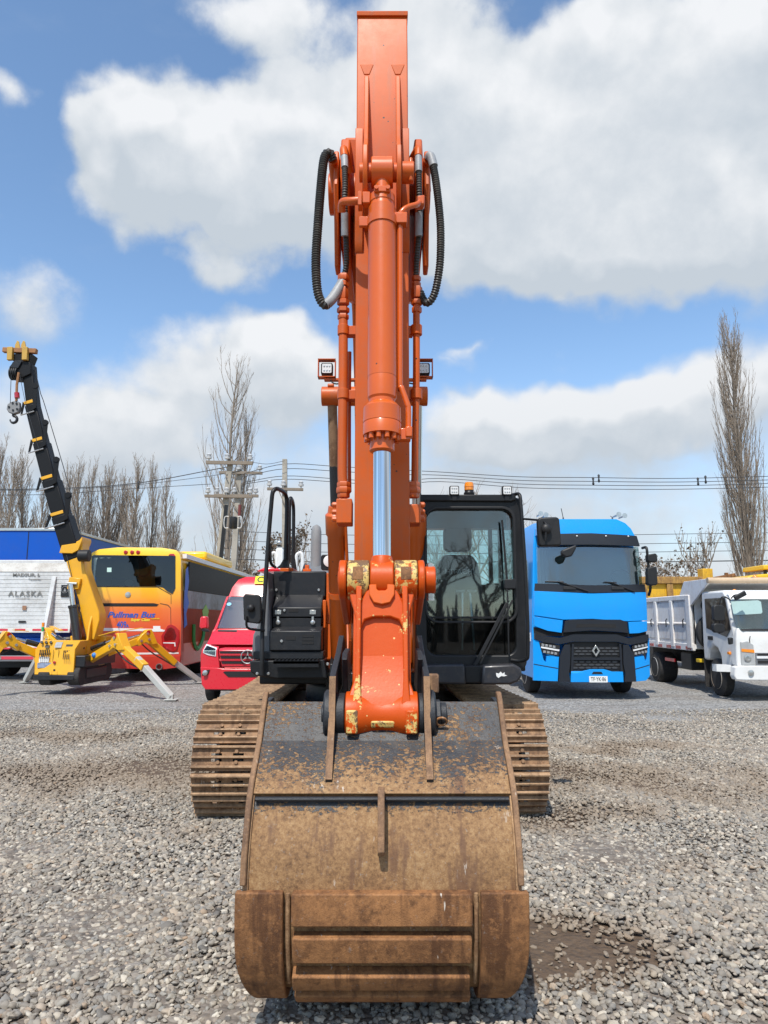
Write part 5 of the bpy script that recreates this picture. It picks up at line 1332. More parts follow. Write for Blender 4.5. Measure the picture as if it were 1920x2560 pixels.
# seam below the overlapping plate, centre rib
small(BKT, 'seam_weld', lambda m: m.tube([(BXL + .01, 3.118, .905), (0, 3.118, .905), (BXR - .01, 3.118, .905)], .010, 8), M['black_worn'])
cxr = WX(953, 2030, 3.08)
small(BKT, 'centre_rib', lambda m: m.prism([(cxr - .014, y, z) for y, z in ((3.12, .955), (3.065, .955), (3.03, .90), (2.995, .80), (2.985, .735), (3.0, .715), (3.05, .715))], (.028, 0, 0)), M['rust_rim'], .004)
# ears and pins
EARP = [(3.375, 1.40), (3.34, 1.39), (3.325, 1.33), (3.31, 1.20), (3.235, 1.09), (3.155, .975), (3.165, .955), (3.25, 1.03), (3.35, 1.11), (3.46, 1.26), (3.62, 1.28), (3.98, 1.30), (4.2, 1.36), (4.16, 1.52), (4.0, 1.56), (3.75, 1.48)]
for xe, sgn in ((-.236, -1), (.196, 1)):
    ear = slab('bucket_ear', xe - .014, xe + .014, EARP, M['black_worn'], BKT, .003)
    small(ear, 'ear_edge', lambda m: strip(m, xe - .0145, xe + .0145, [Vector((0, y, z)) for y, z in [(3.34, 1.39), (3.325, 1.33), (3.31, 1.20), (3.235, 1.09), (3.155, .975)]], -.002, .003), M['rust_rim'], 0, 40)
    small(ear, 'second_ear', lambda m: m.prism([(xe - sgn * .035, y, z) for y, z in ((3.55, 1.28), (3.50, 1.42), (3.46, 1.46), (3.52, 1.49), (3.75, 1.5), (3.9, 1.3))], (.026, 0, 0)), M['black_worn'], .004)
    small(ear, 'bush', lambda m: m.cyl((xe - sgn * .014, BP.y, BP.z), (AM + sgn * .171, BP.y, BP.z), .098, n=28), M['black_worn'], .004)
    small(ear, 'pin_collar', lambda m: m.lathe((xe + sgn * .012, BP.y - .0, BP.z + .0), (sgn, 0, 0), [(0, .112), (.022, .112), (.03, .10)], 30), M['black_worn'])
pb_ = BP + Vector((0, 0, 0))
small(BKT, 'bucket_pin', lambda m: (m.cyl((-.29, pb_.y, pb_.z), (.285, pb_.y, pb_.z), .045, n=20), m.cyl((.225, pb_.y, pb_.z), (.262, pb_.y, pb_.z), .075, n=6), m.cyl((.262, pb_.y - .0, pb_.z - .0), (.29, pb_.y, pb_.z), .055, n=24)), M['black_worn'], .004)
small(BKT, 'pin_stop', lambda m: m.obox((.235, 3.5, 1.345), (.028, 0, 0), (0, .02, 0), (0, 0, .045)), M['rust_rim'], .008)
small(BKT, 'pin_ring', lambda m: m.tube([(.262 + .024 * cos(a), pb_.y - .075 + .01 * sin(a), pb_.z - .022 - .018 * sin(a)) for a in [2 * pi * i / 14 for i in range(14)]], .006, 6, closed=True), M['rust_wear'], smooth=60)
small(BKT, 'cutting_edge', lambda m: m.prism([(BXL - .02, y, z) for y, z in ((3.95, .30), (4.25, .48), (4.22, .53), (3.93, .35))], (BXR - BXL + .04, 0, 0)), M['rust_rim'])
for k in range(5):
    x = BXL + .06 + k * (BXR - BXL - .12) / 4
    small(BKT, 'bucket_tooth', lambda m: m.loft([[(x - .05, 4.18, .44), (x + .05, 4.18, .44), (x + .05, 4.14, .54), (x - .05, 4.14, .54)], [(x - .03, 4.42, .66), (x + .03, 4.42, .66), (x + .03, 4.41, .675), (x - .03, 4.41, .675)]]), M['rust_rim'])

# the bucket narrows towards the heel
for o in BKT.children:
    off = mat_of(o).translation
    for v in o.data.vertices:
        p = v.co + off + o.location
        w_ = max(0.0, abs(p.x + .008) - .40) / .19
        if p.z < .36 and p.y < 3.7: v.co.x -= math.copysign(.062 * w_ * min(1.0, (.36 - p.z) / .25) ** 2, p.x)
# ------------------------------------------------------------------ vehicles parked behind
def px(pts, Y): return [(lambda p: (p.x, p.z))(W(u, v, Y)) for u, v in pts]
def part(parent, name, fn, mat, bevel=0.0, smooth=35, label=None):
    mb = MB(); fn(mb); return mb.build(name, mat, parent, bevel=bevel, smooth=smooth, label=label)
M['rim'] = paint('steel_wheel', (.55, .55, .54), .45, metal=.3, var=.2, dirt=.3)
M['rim_rusty'] = paint('grimy_wheel', (.42, .38, .33), .6, var=.4, dirt=.6, dirtcol=(.22, .11, .05))
def wheel(parent, c, r, w, rim=None, side=-1):
    """c: centre, axis along x; side: which way the outer face looks"""
    c = Vector(c); w2 = w / 2
    wh = part(parent, 'wheel', lambda m: m.lathe(c - Vector((w2, 0, 0)), (1, 0, 0), [(0, r * .58), (.01, r * .72), (.02, r * .90), (w * .14, r * .985), (w * .2, r), (w * .8, r), (w * .86, r * .985), (w - .02, r * .90), (w - .01, r * .72), (w, r * .58)], 36), M['rubber'])
    part(wh, 'rim', lambda m: m.lathe(c + Vector((side * w2 * .98, 0, 0)), (-side, 0, 0), [(-.012, r * .60), (.0, r * .62), (.012, r * .56), (w * .25, r * .50), (w * .30, r * .27), (w * .10, r * .22), (w * .08, r * .10), (w * .078, .002)], 28, cap=False), rim or M['rim'])
    for k in range(8):
        a = 2 * pi * k / 8
        part(wh, 'wheel_nut', lambda m: m.cyl(c + Vector((side * (w2 - w * .26), r * .36 * cos(a), r * .36 * sin(a))), c + Vector((side * (w2 - w * .12), r * .36 * cos(a), r * .36 * sin(a))), r * .03, n=6), M['steel'])
    return wh
def ring_poly(outer, inner): return outer, inner

# ===================================================== blue tractor truck
def blue_truck():
    YF = 15.2
    T = thing('truck', 'bright blue tractor truck with black visor and grille', 'truck', (W(1482, 1700, YF).x, 16.4, 0))
    BL = paint('blue_truck_paint', (.005, .30, .80), .32, var=.05, coat=.12, dirt=.04, spec=.35)
    BD = paint('truck_black_trim', (.013, .016, .023), .45, var=.1, dirt=.06, dirtcol=(.05, .048, .046), spec=.4)
    xc = W(1481, 1600, YF).x
    def yf(off=0.0):
        def f(x, z):
            e = abs(x - xc) / 1.22
            return YF + off + .22 * max(0, e - .35) ** 2 + .13 * max(0, e - .8) * 4 * max(0, e - .8) + .09 * max(0, z - 1.95) + .12 * max(0, z - 3.0) ** 2
        return f
    pan = lambda name, pts, mat, off=0.0, th=.05, par=T, nx=14, nz=6, **k: part(par, name, lambda m: m.panel(px(pts, YF), yf(off), th, nx, nz), mat, **k)
    body_o = px([(1341, 1700), (1338, 1590), (1340, 1480), (1344, 1362), (1349, 1318), (1362, 1300), (1400, 1291), (1550, 1291), (1575, 1302), (1592, 1326), (1603, 1362), (1617, 1480), (1621, 1590), (1622, 1700)], YF)
    xl, xr = body_o[1][0], body_o[-2][0]
    cab = part(T, 'cab', lambda m: m.loft([[(x * 1.0, YF + .32 + max(0, z - 1.95) * .1, z) for x, z in body_o], [(x, YF + 1.2, z + (.08 if z > 3 else 0)) for x, z in body_o], [(x, YF + 2.3, z + (.10 if z > 3 else 0)) for x, z in body_o]]), BL, .03)
    pan('roof_cap', [(1349, 1334), (1350, 1316), (1362, 1302), (1400, 1294), (1550, 1294), (1572, 1304), (1586, 1318), (1596, 1338), (1480, 1333)], BL, -.02, .3)
    pan('sun_visor', [(1347, 1362), (1349, 1334), (1480, 1332), (1597, 1338), (1604, 1364), (1480, 1361)], BD, -.10, .10)
    for u in (1444, 1517, 1574): part(T, 'visor_lamp', lambda m: m.ball((W(u, 1340, YF).x, yf(-.10)(W(u, 1340, YF).x, W(u, 1340, YF).z), W(u, 1340, YF).z), .025), M['steel'])
    ws = [(1347, 1462), (1346, 1364), (1480, 1362), (1605, 1365), (1613, 1463), (1480, 1464)]
    pan('windscreen', ws, M['glass_dark2'], .02, .008)
    pan('cabin_void', [(1350, 1460), (1350, 1367), (1601, 1367), (1609, 1460)], paint('grey_cabin_lining', (.26, .28, .27), .8), .30, .02)
    for (u0, u1) in ((1352, 1376), (1586, 1603)): part(T, 'curtain', lambda m: m.panel(px([(u0, 1458), (u0, 1368), (u1, 1368), (u1 + 4, 1458)], YF), lambda x, z: yf(.14)(x, z) + .012 * sin(x * 90), .006, 24, 2), paint('grey_curtain', (.33, .34, .31), .9))
    part(T, 'steering_wheel', lambda m: m.tube([(W(1566, 1436, YF).x + .22 * cos(a), YF + .30 + .1 * sin(a), W(1566, 1442, YF).z + .17 * sin(a)) for a in [2 * pi * i / 24 for i in range(24)]], .016, 6, closed=True), M['plastic'], smooth=60)
    pan('cowl_strip', [(1339, 1478), (1341, 1458), (1480, 1463), (1618, 1460), (1620, 1480), (1480, 1482)], BD, -.015)
    for (a, b) in (((1365, 1453), (1472, 1478)), ((1512, 1455), (1590, 1479))):
        def wip(m):
            pa, pb, pc = W(*a, YF - .02), W((a[0] + b[0]) / 2 - 8, a[1] + 1, YF - .05), W(*b, YF - .06)
            for s in (pa, pb, pc): s.y = yf(-.04)(s.x, s.z)
            m.tube([pa, pb], .012, 6); m.tube([pb - Vector((.1, 0, 0)), pc], .018, 6)
        part(T, 'wiper', wip, M['plastic'])
    for u in (1424, 1545): part(T, 'grab_handle', lambda m: m.panel(px([(u - 16, 1474), (u - 15, 1466), (u + 15, 1466), (u + 16, 1474)], YF), yf(-.045), .03, 2, 1), M['plastic'], .006)
    pan('front_panel', [(1337, 1538), (1338, 1477), (1480, 1484), (1620, 1480), (1622, 1551), (1570, 1553), (1480, 1547), (1408, 1549)], BL, -.02, .05, nx=18, bevel=.012)
    pan('lower_panel', [(1337, 1541), (1407, 1551), (1404, 1582), (1370, 1577), (1338, 1565)], BL, -.015, bevel=.01)
    pan('lower_panel', [(1622, 1553), (1571, 1555), (1574, 1584), (1600, 1583), (1622, 1578)], BL, -.015, bevel=.01)
    ins = pan('name_panel', [(1408, 1581), (1412, 1553), (1430, 1549), (1550, 1549), (1567, 1555), (1571, 1583), (1550, 1580), (1480, 1576), (1425, 1580)], BD, -.025, bevel=.012)
    pan('panel_recess', [(1440, 1569), (1441, 1560), (1538, 1560), (1540, 1570), (1480, 1567)], M['dark'], -.028, .004, par=ins)
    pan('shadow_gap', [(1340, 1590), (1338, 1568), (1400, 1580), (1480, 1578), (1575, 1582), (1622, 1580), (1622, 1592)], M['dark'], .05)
    pan('bumper_band', [(1339, 1598), (1339, 1583), (1352, 1589), (1400, 1595), (1432, 1586), (1540, 1586), (1572, 1596), (1612, 1588), (1624, 1586), (1625, 1600), (1612, 1606), (1575, 1612), (1540, 1604), (1430, 1604), (1400, 1610), (1360, 1606)], BD, -.05, .10, nx=20, bevel=.015)
    # grille
    gr = pan('grille', [(1408, 1678), (1410, 1612), (1432, 1605), (1540, 1605), (1566, 1612), (1572, 1678), (1556, 1682), (1420, 1682)], M['plastic'], .02)
    for (v0, v1) in ((1617, 1640), (1651, 1672)):
        pan('grille_opening', [(1431, v1), (1431, v0), (1550, v0), (1552, v1)], M['dark'], .012, .01, par=gr)
        for r in range(3):
            for k in range(7):
                u = 1438 + k * 16.5 + (8 if r % 2 else 0); v = v0 + 4 + r * 7.5
                if u > 1546: continue
                pan('grille_mesh', [(u - 8, v), (u - 4, v - 2.5), (u + 4, v - 2.5), (u + 8, v), (u + 4, v + 1.5), (u - 4, v + 1.5)], M['grille_grey'], -.0, .015, par=gr, nx=2, nz=1)
    pan('grille_frame', [(1426, 1684), (1429, 1610), (1434, 1610), (1433, 1644), (1549, 1644), (1547, 1610), (1552, 1610), (1556, 1684), (1550, 1678), (1550, 1650), (1433, 1650), (1432, 1678)], BD, -.03, par=gr, nx=10)
    # diamond badge
    b = W(1490, 1627, YF - .06)
    def diamond(m):
        o = [(0, .125), (.085, 0), (0, -.125), (-.085, 0)]; i = [(.005, .075), (.042, 0), (-.005, -.075), (-.042, 0)]
        frame_prism(m, [(b.x + x, b.z + z) for x, z in o], [(b.x + x, b.z + z) for x, z in i], YF - .065, .035)
    part(gr, 'diamond_badge', diamond, M['steel'], .006)
    for s in (0, 1):
        q = [(1396, 1704), (1399, 1640), (1410, 1612), (1424, 1612), (1424, 1660), (1421, 1684), (1425, 1704)] if not s else [(1590, 1704), (1585, 1640), (1570, 1612), (1556, 1612), (1557, 1660), (1562, 1684), (1560, 1704)]
        pan('bumper_pillar', q, BD, -.05, .08, bevel=.012)
        hl = [(1349, 1606), (1374, 1606), (1399, 1614), (1397, 1640), (1368, 1636), (1356, 1630)] if not s else [(1623, 1602), (1606, 1606), (1580, 1614), (1582, 1641), (1606, 1636), (1621, 1630)]
        lamp = pan('headlight', hl, M['dark'], -.03, .06)
        for k in range(4):
            for r_ in range(2):
                u = (1358 + k * 9 + r_ * 4) if not s else (1617 - k * 9); v = 1612 + r_ * 17 + k * 1.5
                c = W(u, v, YF); part(lamp, 'lamp_cell', lambda m: m.panel(px([(u - 3.6, v + 3), (u - 3, v - 3), (u + 3.4, v - 2), (u + 3, v + 3.4)], YF), yf(-.038), .01, 1, 1), M['lamp_grey'], .003)
        part(lamp, 'light_bar', lambda m: m.panel(px([(1353, 1620), (1354, 1616), (1398, 1624), (1397, 1628)] if not s else [(1622, 1616), (1622, 1619), (1583, 1628), (1582, 1624)], YF), yf(-.042), .012, 4, 1), M['white_led'])
        cl = [(1336, 1702), (1335, 1600), (1348, 1602), (1360, 1650), (1366, 1656), (1367, 1640), (1397, 1642), (1394, 1703)] if not s else [(1629, 1690), (1628, 1596), (1622, 1600), (1620, 1648), (1616, 1655), (1612, 1640), (1584, 1643), (1590, 1704), (1618, 1702)]
        pan('corner_bumper', cl, BL, -.02, .08, nx=8, nz=8, bevel=.012)
        pan('bumper_seam', [(1337, 1662), (1337, 1660), (1395, 1670), (1395, 1672)] if not s else [(1627, 1664), (1627, 1662), (1588, 1672), (1588, 1674)], M['dark'], -.024, .004)
    pan('centre_bumper', [(1426, 1705), (1427, 1678), (1455, 1678), (1475, 1673), (1510, 1673), (1530, 1679), (1556, 1679), (1558, 1705)], BL, -.035, .08, bevel=.01)
    pan('tow_cover', [(1478, 1685), (1482, 1679), (1502, 1679), (1506, 1685)], BD, -.04, .02)
    pl = part(T, 'number_plate', lambda m: m.box(W(1471, 1700, YF).x, W(1517, 1700, YF).x, YF - .065, YF - .05, W(1490, 1705.5, YF).z, W(1490, 1690, YF).z), M['sticker_white'], .003)
    text('TF·YK·86', .115, M['sticker_black'], pl, (W(1494, 1702.5, YF).x, YF - .067, W(1494, 1702, YF).z), align='CENTER', sx=.72)
    # roof: horns, aerials, markers
    for u, v in ((1352, 1284), (1365, 1287), (1547, 1286), (1562, 1289)):
        c = W(u, v, YF + .9); part(T, 'air_horn', lambda m: m.lathe(c, (0, 1, 0), [(0, .06), (.04, .045), (.12, .025), (.4, .02)], 14), M['steel'])
    for u in (1409, 1532):
        c = W(u, 1304, YF + .25); part(T, 'aerial', lambda m: (m.cyl(c, c + Vector((0, .03, .10)), .03, .012, n=8), m.cyl(c + Vector((0, .03, .1)), c + Vector((-.03, .05, .30 if u < 1500 else .13)), .008, n=6)), M['plastic'])
    # camera pod under the visor, mirrors
    c = W(1424, 1375, YF - .35); part(T, 'kerb_mirror', lambda m: m.prism([(c.x + x, c.y, c.z + z) for x, z in ((-.16, 0), (.16, .12), (.14, .03), (.05, -.13), (-.08, -.16), (-.18, -.08))], (0, .12, 0)), M['plastic'], .03)
    for (v0, v1, w) in ((1383, 1405, 26), (1416, 1463, 26)):
        part(T, 'door_mirror', lambda m: m.prism([W(u, v, YF - .1) for u, v in ((1620, v0 + 3), (1640, v0), (1643, v0 + 4), (1645, v1 - 3), (1640, v1), (1624, v1), (1620, v1 - 4))], (0, .18, 0)), M['plastic'], .02)
    part(T, 'mirror_arm', lambda m: m.tube(smooth_path([W(1606, 1370, YF + .2), W(1616, 1370, YF - .02), W(1619, 1395, YF - .02), W(1624, 1440, YF), W(1626, 1470, YF), W(1622, 1488, YF + .15)], 4), .03, 8), M['plastic'])
    # left flank: door glass, arch, plate number, fuel tank; chassis and wheels
    part(cab, 'door_glass', lambda m: m.box(xl - .02, xl - .008, YF + .55, YF + 1.25, 2.1, 2.95), M['glass_dark2'])
    part(cab, 'door_seam', lambda m: m.box(xl - .006, xl + .01, YF + 1.40, YF + 1.42, 1.0, 3.0), M['dark'])
    part(cab, 'side_plate', lambda m: m.box(xl - .02, xl - .004, YF + .45, YF + .75, 1.18, 1.36), M['sticker_white'])
    part(T, 'chassis', lambda m: m.box(xc - .45, xc + .45, YF + .5, YF + 6.0, .55, .85), M['dark'])
    part(T, 'wind_deflector', lambda m: m.box(xl + .02, xl + .06, YF + 2.3, YF + 2.9, 1.0, 3.4), BL, .01)
    part(T, 'fuel_tank', lambda m: m.cyl((xc - 1.0, YF + 2.6, .75), (xc - 1.0, YF + 3.8, .75), .33, n=24), M['steel'], .02)
    for sx_ in (-1, 1):
        wheel(T, (xc + sx_ * 1.02, YF + 1.45, .50), .50, .32, side=sx_)
        wheel(T, (xc + sx_ * .95, YF + 5.1, .50), .50, .55, side=sx_)
    part(T, 'step', lambda m: m.box(xl + .05, xl + .3, YF + .9, YF + 1.9, .38, .5), M['plastic'], .02)
M['grille_grey'] = paint('grille_mesh_grey', (.05, .054, .06), .45)
M['lamp_grey'] = paint('lamp_cell_grey', (.30, .31, .32), .2, var=.5, vs=30)
M['glass_dark2'] = glass('truck_glass', (.56, .66, .66), refl=1.8, base=.06, dust=.01)
blue_truck()

# ===================================================== red van
def red_van():
    YF = 14.0
    T = thing('van', 'red panel van with yellow card above its windscreen, half hidden by the excavator', 'van', (W(617, 1700, YF).x, 15, 0))
    RD = paint('red_van_paint', (.66, .018, .035), .3, var=.05, coat=.5, dirt=.05)
    xc = W(617, 1640, YF).x
    def yf(off=0.0):
        def f(x, z):
            e = abs(x - xc) / .98
            y = YF + off + .22 * max(0, e - .3) ** 2 + .25 * max(0, e - .8) ** 1
            if z > 1.05: y += (z - 1.05) * 1.55 if z < 1.42 else .5735 + (z - 1.42) * .55 + (max(0, z - 2.35) ** 2) * 1.5
            return y
        return f
    pan = lambda name, pts, mat, off=0.0, th=.05, par=T, nx=12, nz=8, **k: part(par, name, lambda m: m.panel(px([(u, v) for u, v in pts], YF), yf(off), th, nx, nz), mat, **k)
    mir = lambda pts: pts + [(1234 - u, v) for u, v in reversed(pts)]
    # shell behind the front
    def shell_(m):
        o = px(mir([(503, 1716), (499, 1640), (508, 1578), (522, 1560), (540, 1490), (552, 1462), (566, 1440), (585, 1432)]), YF)
        def rg(y, zk=0): return [(x, y, z) for x, z in o]
        m.loft([[(x, yf(.08)(x, z) if z > 1.05 else YF + .35, z) for x, z in o], [(x, YF + 1.9, z + (.03 if z > 2.2 else 0)) for x, z in o], [(x, YF + 5.8, z + (.03 if z > 2.2 else 0)) for x, z in o]])
    part(T, 'van_body', shell_, RD, .02)
    pan('roof_front', mir([(545, 1487), (552, 1463), (566, 1441), (585, 1433)]), RD, -.01)
    pan('windscreen', mir([(525, 1571), (530, 1555), (545, 1488)]), M['glass_dark2'], -.02, .01)
    pan('windscreen_pillar', [(516, 1574), (522, 1556), (540, 1488), (546, 1486), (528, 1555), (524, 1573)], RD, -.03)
    pan('bonnet', mir([(509, 1612), (513, 1582), (524, 1573)]), RD, -.015, .05, bevel=.012)
    pan('bonnet_vent', [(527, 1580), (527, 1576), (578, 1576), (578, 1581)], M['plastic'], -.022, .01)
    pan('front_wing', [(499, 1668), (498, 1640), (505, 1612), (544, 1617), (548, 1668)], RD, -.02)
    pan('front_wing', [(1234 - 499, 1668), (1234 - 498, 1640), (1234 - 505, 1612), (1234 - 544, 1617), (1234 - 548, 1668)], RD, -.02)
    hl = pan('headlight', [(505, 1632), (509, 1611), (541, 1620), (540, 1641), (520, 1638)], M['white_led'], -.035, .05)
    pan('lamp_lens', [(507, 1630), (511, 1614), (539, 1622), (538, 1638)], M['glass_clear'], -.045, .006, par=hl)
    gr = pan('grille', mir([(556, 1668), (549, 1640), (547, 1622), (560, 1619)]), RD, -.03, .05, bevel=.01)
    for k in range(3): pan('grille_slot', mir([(551 + k * 2.5, 1633 + k * 13), (549 + k * 2.5, 1627.5 + k * 13)]), M['dark'], -.045, .008, par=gr)
    for k in range(3): pan('grille_slat', mir([(552 + k * 2.5, 1638 + k * 13), (550 + k * 2.5, 1635 + k * 13)]), RD, -.06, .02, par=gr)
    c = W(619, 1642, YF - .10)
    def star(m):
        m.tube([(c.x + .125 * cos(a), c.y, c.z + .125 * sin(a)) for a in [2 * pi * i / 36 for i in range(36)]], .011, 8, closed=True)
        for k in range(3):
            a = pi / 2 + 2 * pi * k / 3; d = Vector((cos(a), 0, sin(a))); n_ = Vector((-sin(a), 0, cos(a)))
            m.prism([c + d * .12, c + n_ * .022, c - n_ * .022], (0, .012, 0)); m.prism([c + d * .12, c - d * .02 + n_ * .02, c - d * .02 - n_ * .02], (0, -.01, 0))
    part(gr, 'star_badge', star, M['steel'], smooth=40)
    pan('bumper', mir([(512, 1724), (502, 1712), (498, 1668), (546, 1669), (560, 1672)]), RD, -.04, .10, nx=16, bevel=.015)
    pan('lower_intake', mir([(572, 1692), (559, 1680), (564, 1678)]), M['dark'], -.05, .02)
    pan('fog_lamp', [(503, 1689), (507, 1676), (525, 1674), (520, 1687)], M['plastic'], -.05, .03)
    part(T, 'fog_lens', lambda m: m.lathe(W(513, 1682, YF - .02), (0, -1, 0), [(-.05, .05), (.02, .05), (.03, .02)], 14), M['steel'])
    mr = part(T, 'door_mirror', lambda m: m.prism([W(u, v, YF + .7) for u, v in ((498, 1568), (500, 1544), (505, 1541), (516, 1541), (517, 1570), (502, 1572))], (0, .2, 0)), RD, .02)
    part(mr, 'mirror_foot', lambda m: m.prism([W(u, v, YF + .72) for u, v in ((503, 1572), (518, 1572), (522, 1580), (504, 1578))], (0, .12, 0)), M['plastic'], .01)
    YL = paint('yellow_route_card', (.80, .74, .02), .5)
    cd = part(T, 'route_card', lambda m: m.panel(px([(612, 1453), (612, 1431), (690, 1431), (690, 1453)], YF), yf(-.05), .01, 4, 4), YL)
    o = W(617, 1447.5, YF); text('C-FJ', .165, M['sticker_black'], cd, (o.x, YF - .058, o.z), yfun=lambda x, z: yf(0)(x, z) - YF, sx=1.15, bold=.003)
    part(T, 'sticker', lambda m: m.panel([(W(549, 1508, YF).x + .05 * cos(a), W(549, 1508, YF).z + .035 * sin(a)) for a in [2 * pi * i / 12 for i in range(12)]], yf(-.03), .004, 1, 1), paint('pale_blue_sticker', (.20, .50, .72), .5))
    part(T, 'roof_unit', lambda m: m.loft([[W(u, v, YF + 2.0) for u, v in ((640, 1428), (662, 1418), (690, 1418), (705, 1428))], [W(u, v, YF + 2.0) + Vector((0, 1.3, 0)) for u, v in ((640, 1428), (662, 1418), (690, 1418), (705, 1428))]]), RD, .03)
    for s in (-1, 1):
        wheel(T, (xc + s * .86, YF + 1.0, .34), .345, .24, side=s); wheel(T, (xc + s * .86, YF + 4.6, .34), .345, .24, side=s)
    part(T, 'underbody', lambda m: m.box(xc - .8, xc + .8, YF + .4, YF + 5.6, .25, .5), M['dark'])
red_van()

# ===================================================== coach, seen from behind
def coach():
    YF = 19.4
    T = thing('bus', 'yellow and orange coach seen from behind, parked beside the red van', 'bus', (W(336, 1668, YF).x, 21, 0))
    # livery runs from yellow on top to red below
    m_, nt, b, out = new_mat('coach_livery'); z = nt.sep(nt.pos())[2]
    f = nt.math('ADD', nt.math('DIVIDE', z, 4.0), nt.math('MULTIPLY', nt.math('SUBTRACT', nt.noise(nt.pos(), 1.2, 2), .5), .02))
    nt.l.new(nt.ramp(f, [(.10, (.50, .035, .025)), (.32, (.66, .075, .03)), (.48, (.78, .17, .03)), (.56, (.84, .36, .02)), (.63, (.86, .48, .012)), (.8, (.86, .52, .01))]), b.inputs['Base Color'])
    b.inputs['Roughness'].default_value = .3; b.inputs['Coat Weight'].default_value = .4
    LIV = m_
    xl, xr = W(218, 1500, YF).x, W(450, 1500, YF).x; xc = (xl + xr) / 2
    zt, zb = 3.62, .34
    def yf(off=0.0):
        def f(x, z):
            e = abs(x - xc) / (xr - xl) * 2
            return YF + off + .16 * max(0, e - .55) ** 2 + .5 * max(0, e - .88) ** 1.5 + .05 * max(0, z - 2.3) + .9 * max(0, z - 3.3) ** 2 + .04 * max(0, 1 - z)
        return f
    pan = lambda name, pts, mat, off=0.0, th=.04, par=T, nx=12, nz=8, **k: part(par, name, lambda m: m.panel(px(pts, YF), yf(off), th, nx, nz), mat, **k)
    o = px([(222, 1668), (219, 1560), (219, 1395), (226, 1380), (244, 1372), (290, 1367), (400, 1368), (436, 1374), (446, 1384), (450, 1400), (451, 1560), (449, 1668)], YF)
    bodyo = part(T, 'bus_body', lambda m: m.loft([[(x, YF + .22, z) for x, z in o], [(x, YF + 11.8, z) for x, z in o]]), LIV, .04)
    pan('rear_face', [(222, 1668), (219, 1560), (219, 1395), (226, 1380), (244, 1372), (290, 1367), (400, 1368), (436, 1374), (446, 1384), (450, 1400), (451, 1560), (449, 1668)], LIV, 0, .25, nx=16, nz=16)
    win = pan('rear_window', [(226, 1466), (226, 1390), (232, 1387), (420, 1389), (437, 1389), (438, 1470), (431, 1485), (418, 1478), (408, 1469), (395, 1466)], M['glass_dark'], -.012, .01)
    pan('window_void', [(228, 1464), (228, 1390), (436, 1391), (436, 1478), (405, 1466)], M['dark'], -.006, .004, par=win)
    pan('rear_curtain', [(232, 1450), (232, 1394), (330, 1394), (345, 1398), (346, 1450)], paint('bus_curtain', (.22, .30, .30), .8), -.009, .002, par=win)
    pan('seat_cover', [(238, 1462), (237, 1443), (276, 1442), (277, 1462)], paint('blue_seat_cover', (.03, .12, .36), .8, var=.6, vs=8), -.0105, .002, par=win)
    pan('seat_cover', [(279, 1462), (279, 1444), (312, 1445), (312, 1462)], bpy.data.materials['blue_seat_cover'], -.0105, .002, par=win)
    pan('window_sticker', [(267, 1430), (267, 1419), (278, 1419), (278, 1430)], paint('mint_sticker', (.50, .72, .66), .6), -.018, .004, par=win)
    part(win, 'spare_lamp', lambda m: m.panel([(W(322, 1457, YF).x + .12 * cos(a), W(322, 1457, YF).z + .09 * sin(a)) for a in [2 * pi * i / 16 for i in range(16)]], yf(-.0115), .002, 1, 1), M['sticker_white'])
    for u in (312, 328, 343): part(T, 'brake_lamp', lambda m: m.lathe((W(u, 1380, YF).x, yf(0)(W(u, 1380, YF).x, 3.45) + .02, W(u, 1380, YF).z), (0, -1, 0), [(0, .055), (.05, .05), (.06, .02)], 16), M['redlens'])
    pan('corner_lamp', [(420, 1387), (424, 1384), (433, 1384), (437, 1390)], M['redlens'], -.02, .03)
    pan('engine_slot', [(250, 1516), (252, 1508), (385, 1508), (397, 1511), (392, 1516)], M['dark'], -.006, .01)
    pan('hatch_seam', [(428, 1600), (427, 1520), (420, 1512), (400, 1508), (400, 1509.5), (419, 1513.5), (426, 1521), (427, 1600)], M['dark'], -.005, .006)
    pan('hatch_seam', [(226, 1467.5), (226, 1466), (395, 1467), (428, 1486), (428, 1510), (427, 1510), (427, 1487), (394, 1468.5)], M['dark'], -.006, .004)
    part(T, 'oval_badge', lambda m: m.lathe((W(320, 1487, YF).x, yf(0)(W(320, 1487, YF).x, 2.2) + .0, W(320, 1487, YF).z), (0, -1, 0), [(0, .08), (.015, .075), (.02, .03)], 20), M['steel'])
    TB = paint('blue_coach_lettering', (.03, .10, .45), .4); TY = paint('yellow_coach_lettering', (.85, .70, .05), .4)
    q = W(268, 1543.5, YF); text('Pullman Bus', .215, TB, T, (q.x, YF - .006, q.z), shear=.28, bold=.006, sx=1.22, yfun=lambda x, z: yf(0)(x, z) - YF)
    q = W(327, 1552.5, YF); text('Super Class *****', .105, TY, T, (q.x, YF - .006, q.z), shear=.2, bold=.003, sx=1.02, yfun=lambda x, z: yf(0)(x, z) - YF)
    q = W(292, 1569, YF); text('409', .235, TB, T, (q.x, YF - .006, q.z), bold=.006, sx=.72, yfun=lambda x, z: yf(0)(x, z) - YF)
    q = W(315, 1569, YF); text('A', .13, TB, T, (q.x, YF - .006, q.z), bold=.004, sx=.85, yfun=lambda x, z: yf(0)(x, z) - YF)
    WT = paint('white_stripe', (.75, .72, .70), .5)
    pan('white_stripe', [(224, 1577), (224, 1569), (380, 1572), (414, 1575), (414, 1579), (380, 1578)], WT, -.006, .006)
    pan('white_stripe', [(300, 1637), (300, 1632), (445, 1631), (445, 1635)], WT, -.006, .006)
    pan('notice', [(383, 1579), (383, 1565), (401, 1565), (401, 1572), (408, 1574), (408, 1579)], M['sticker_white'], -.008, .006)
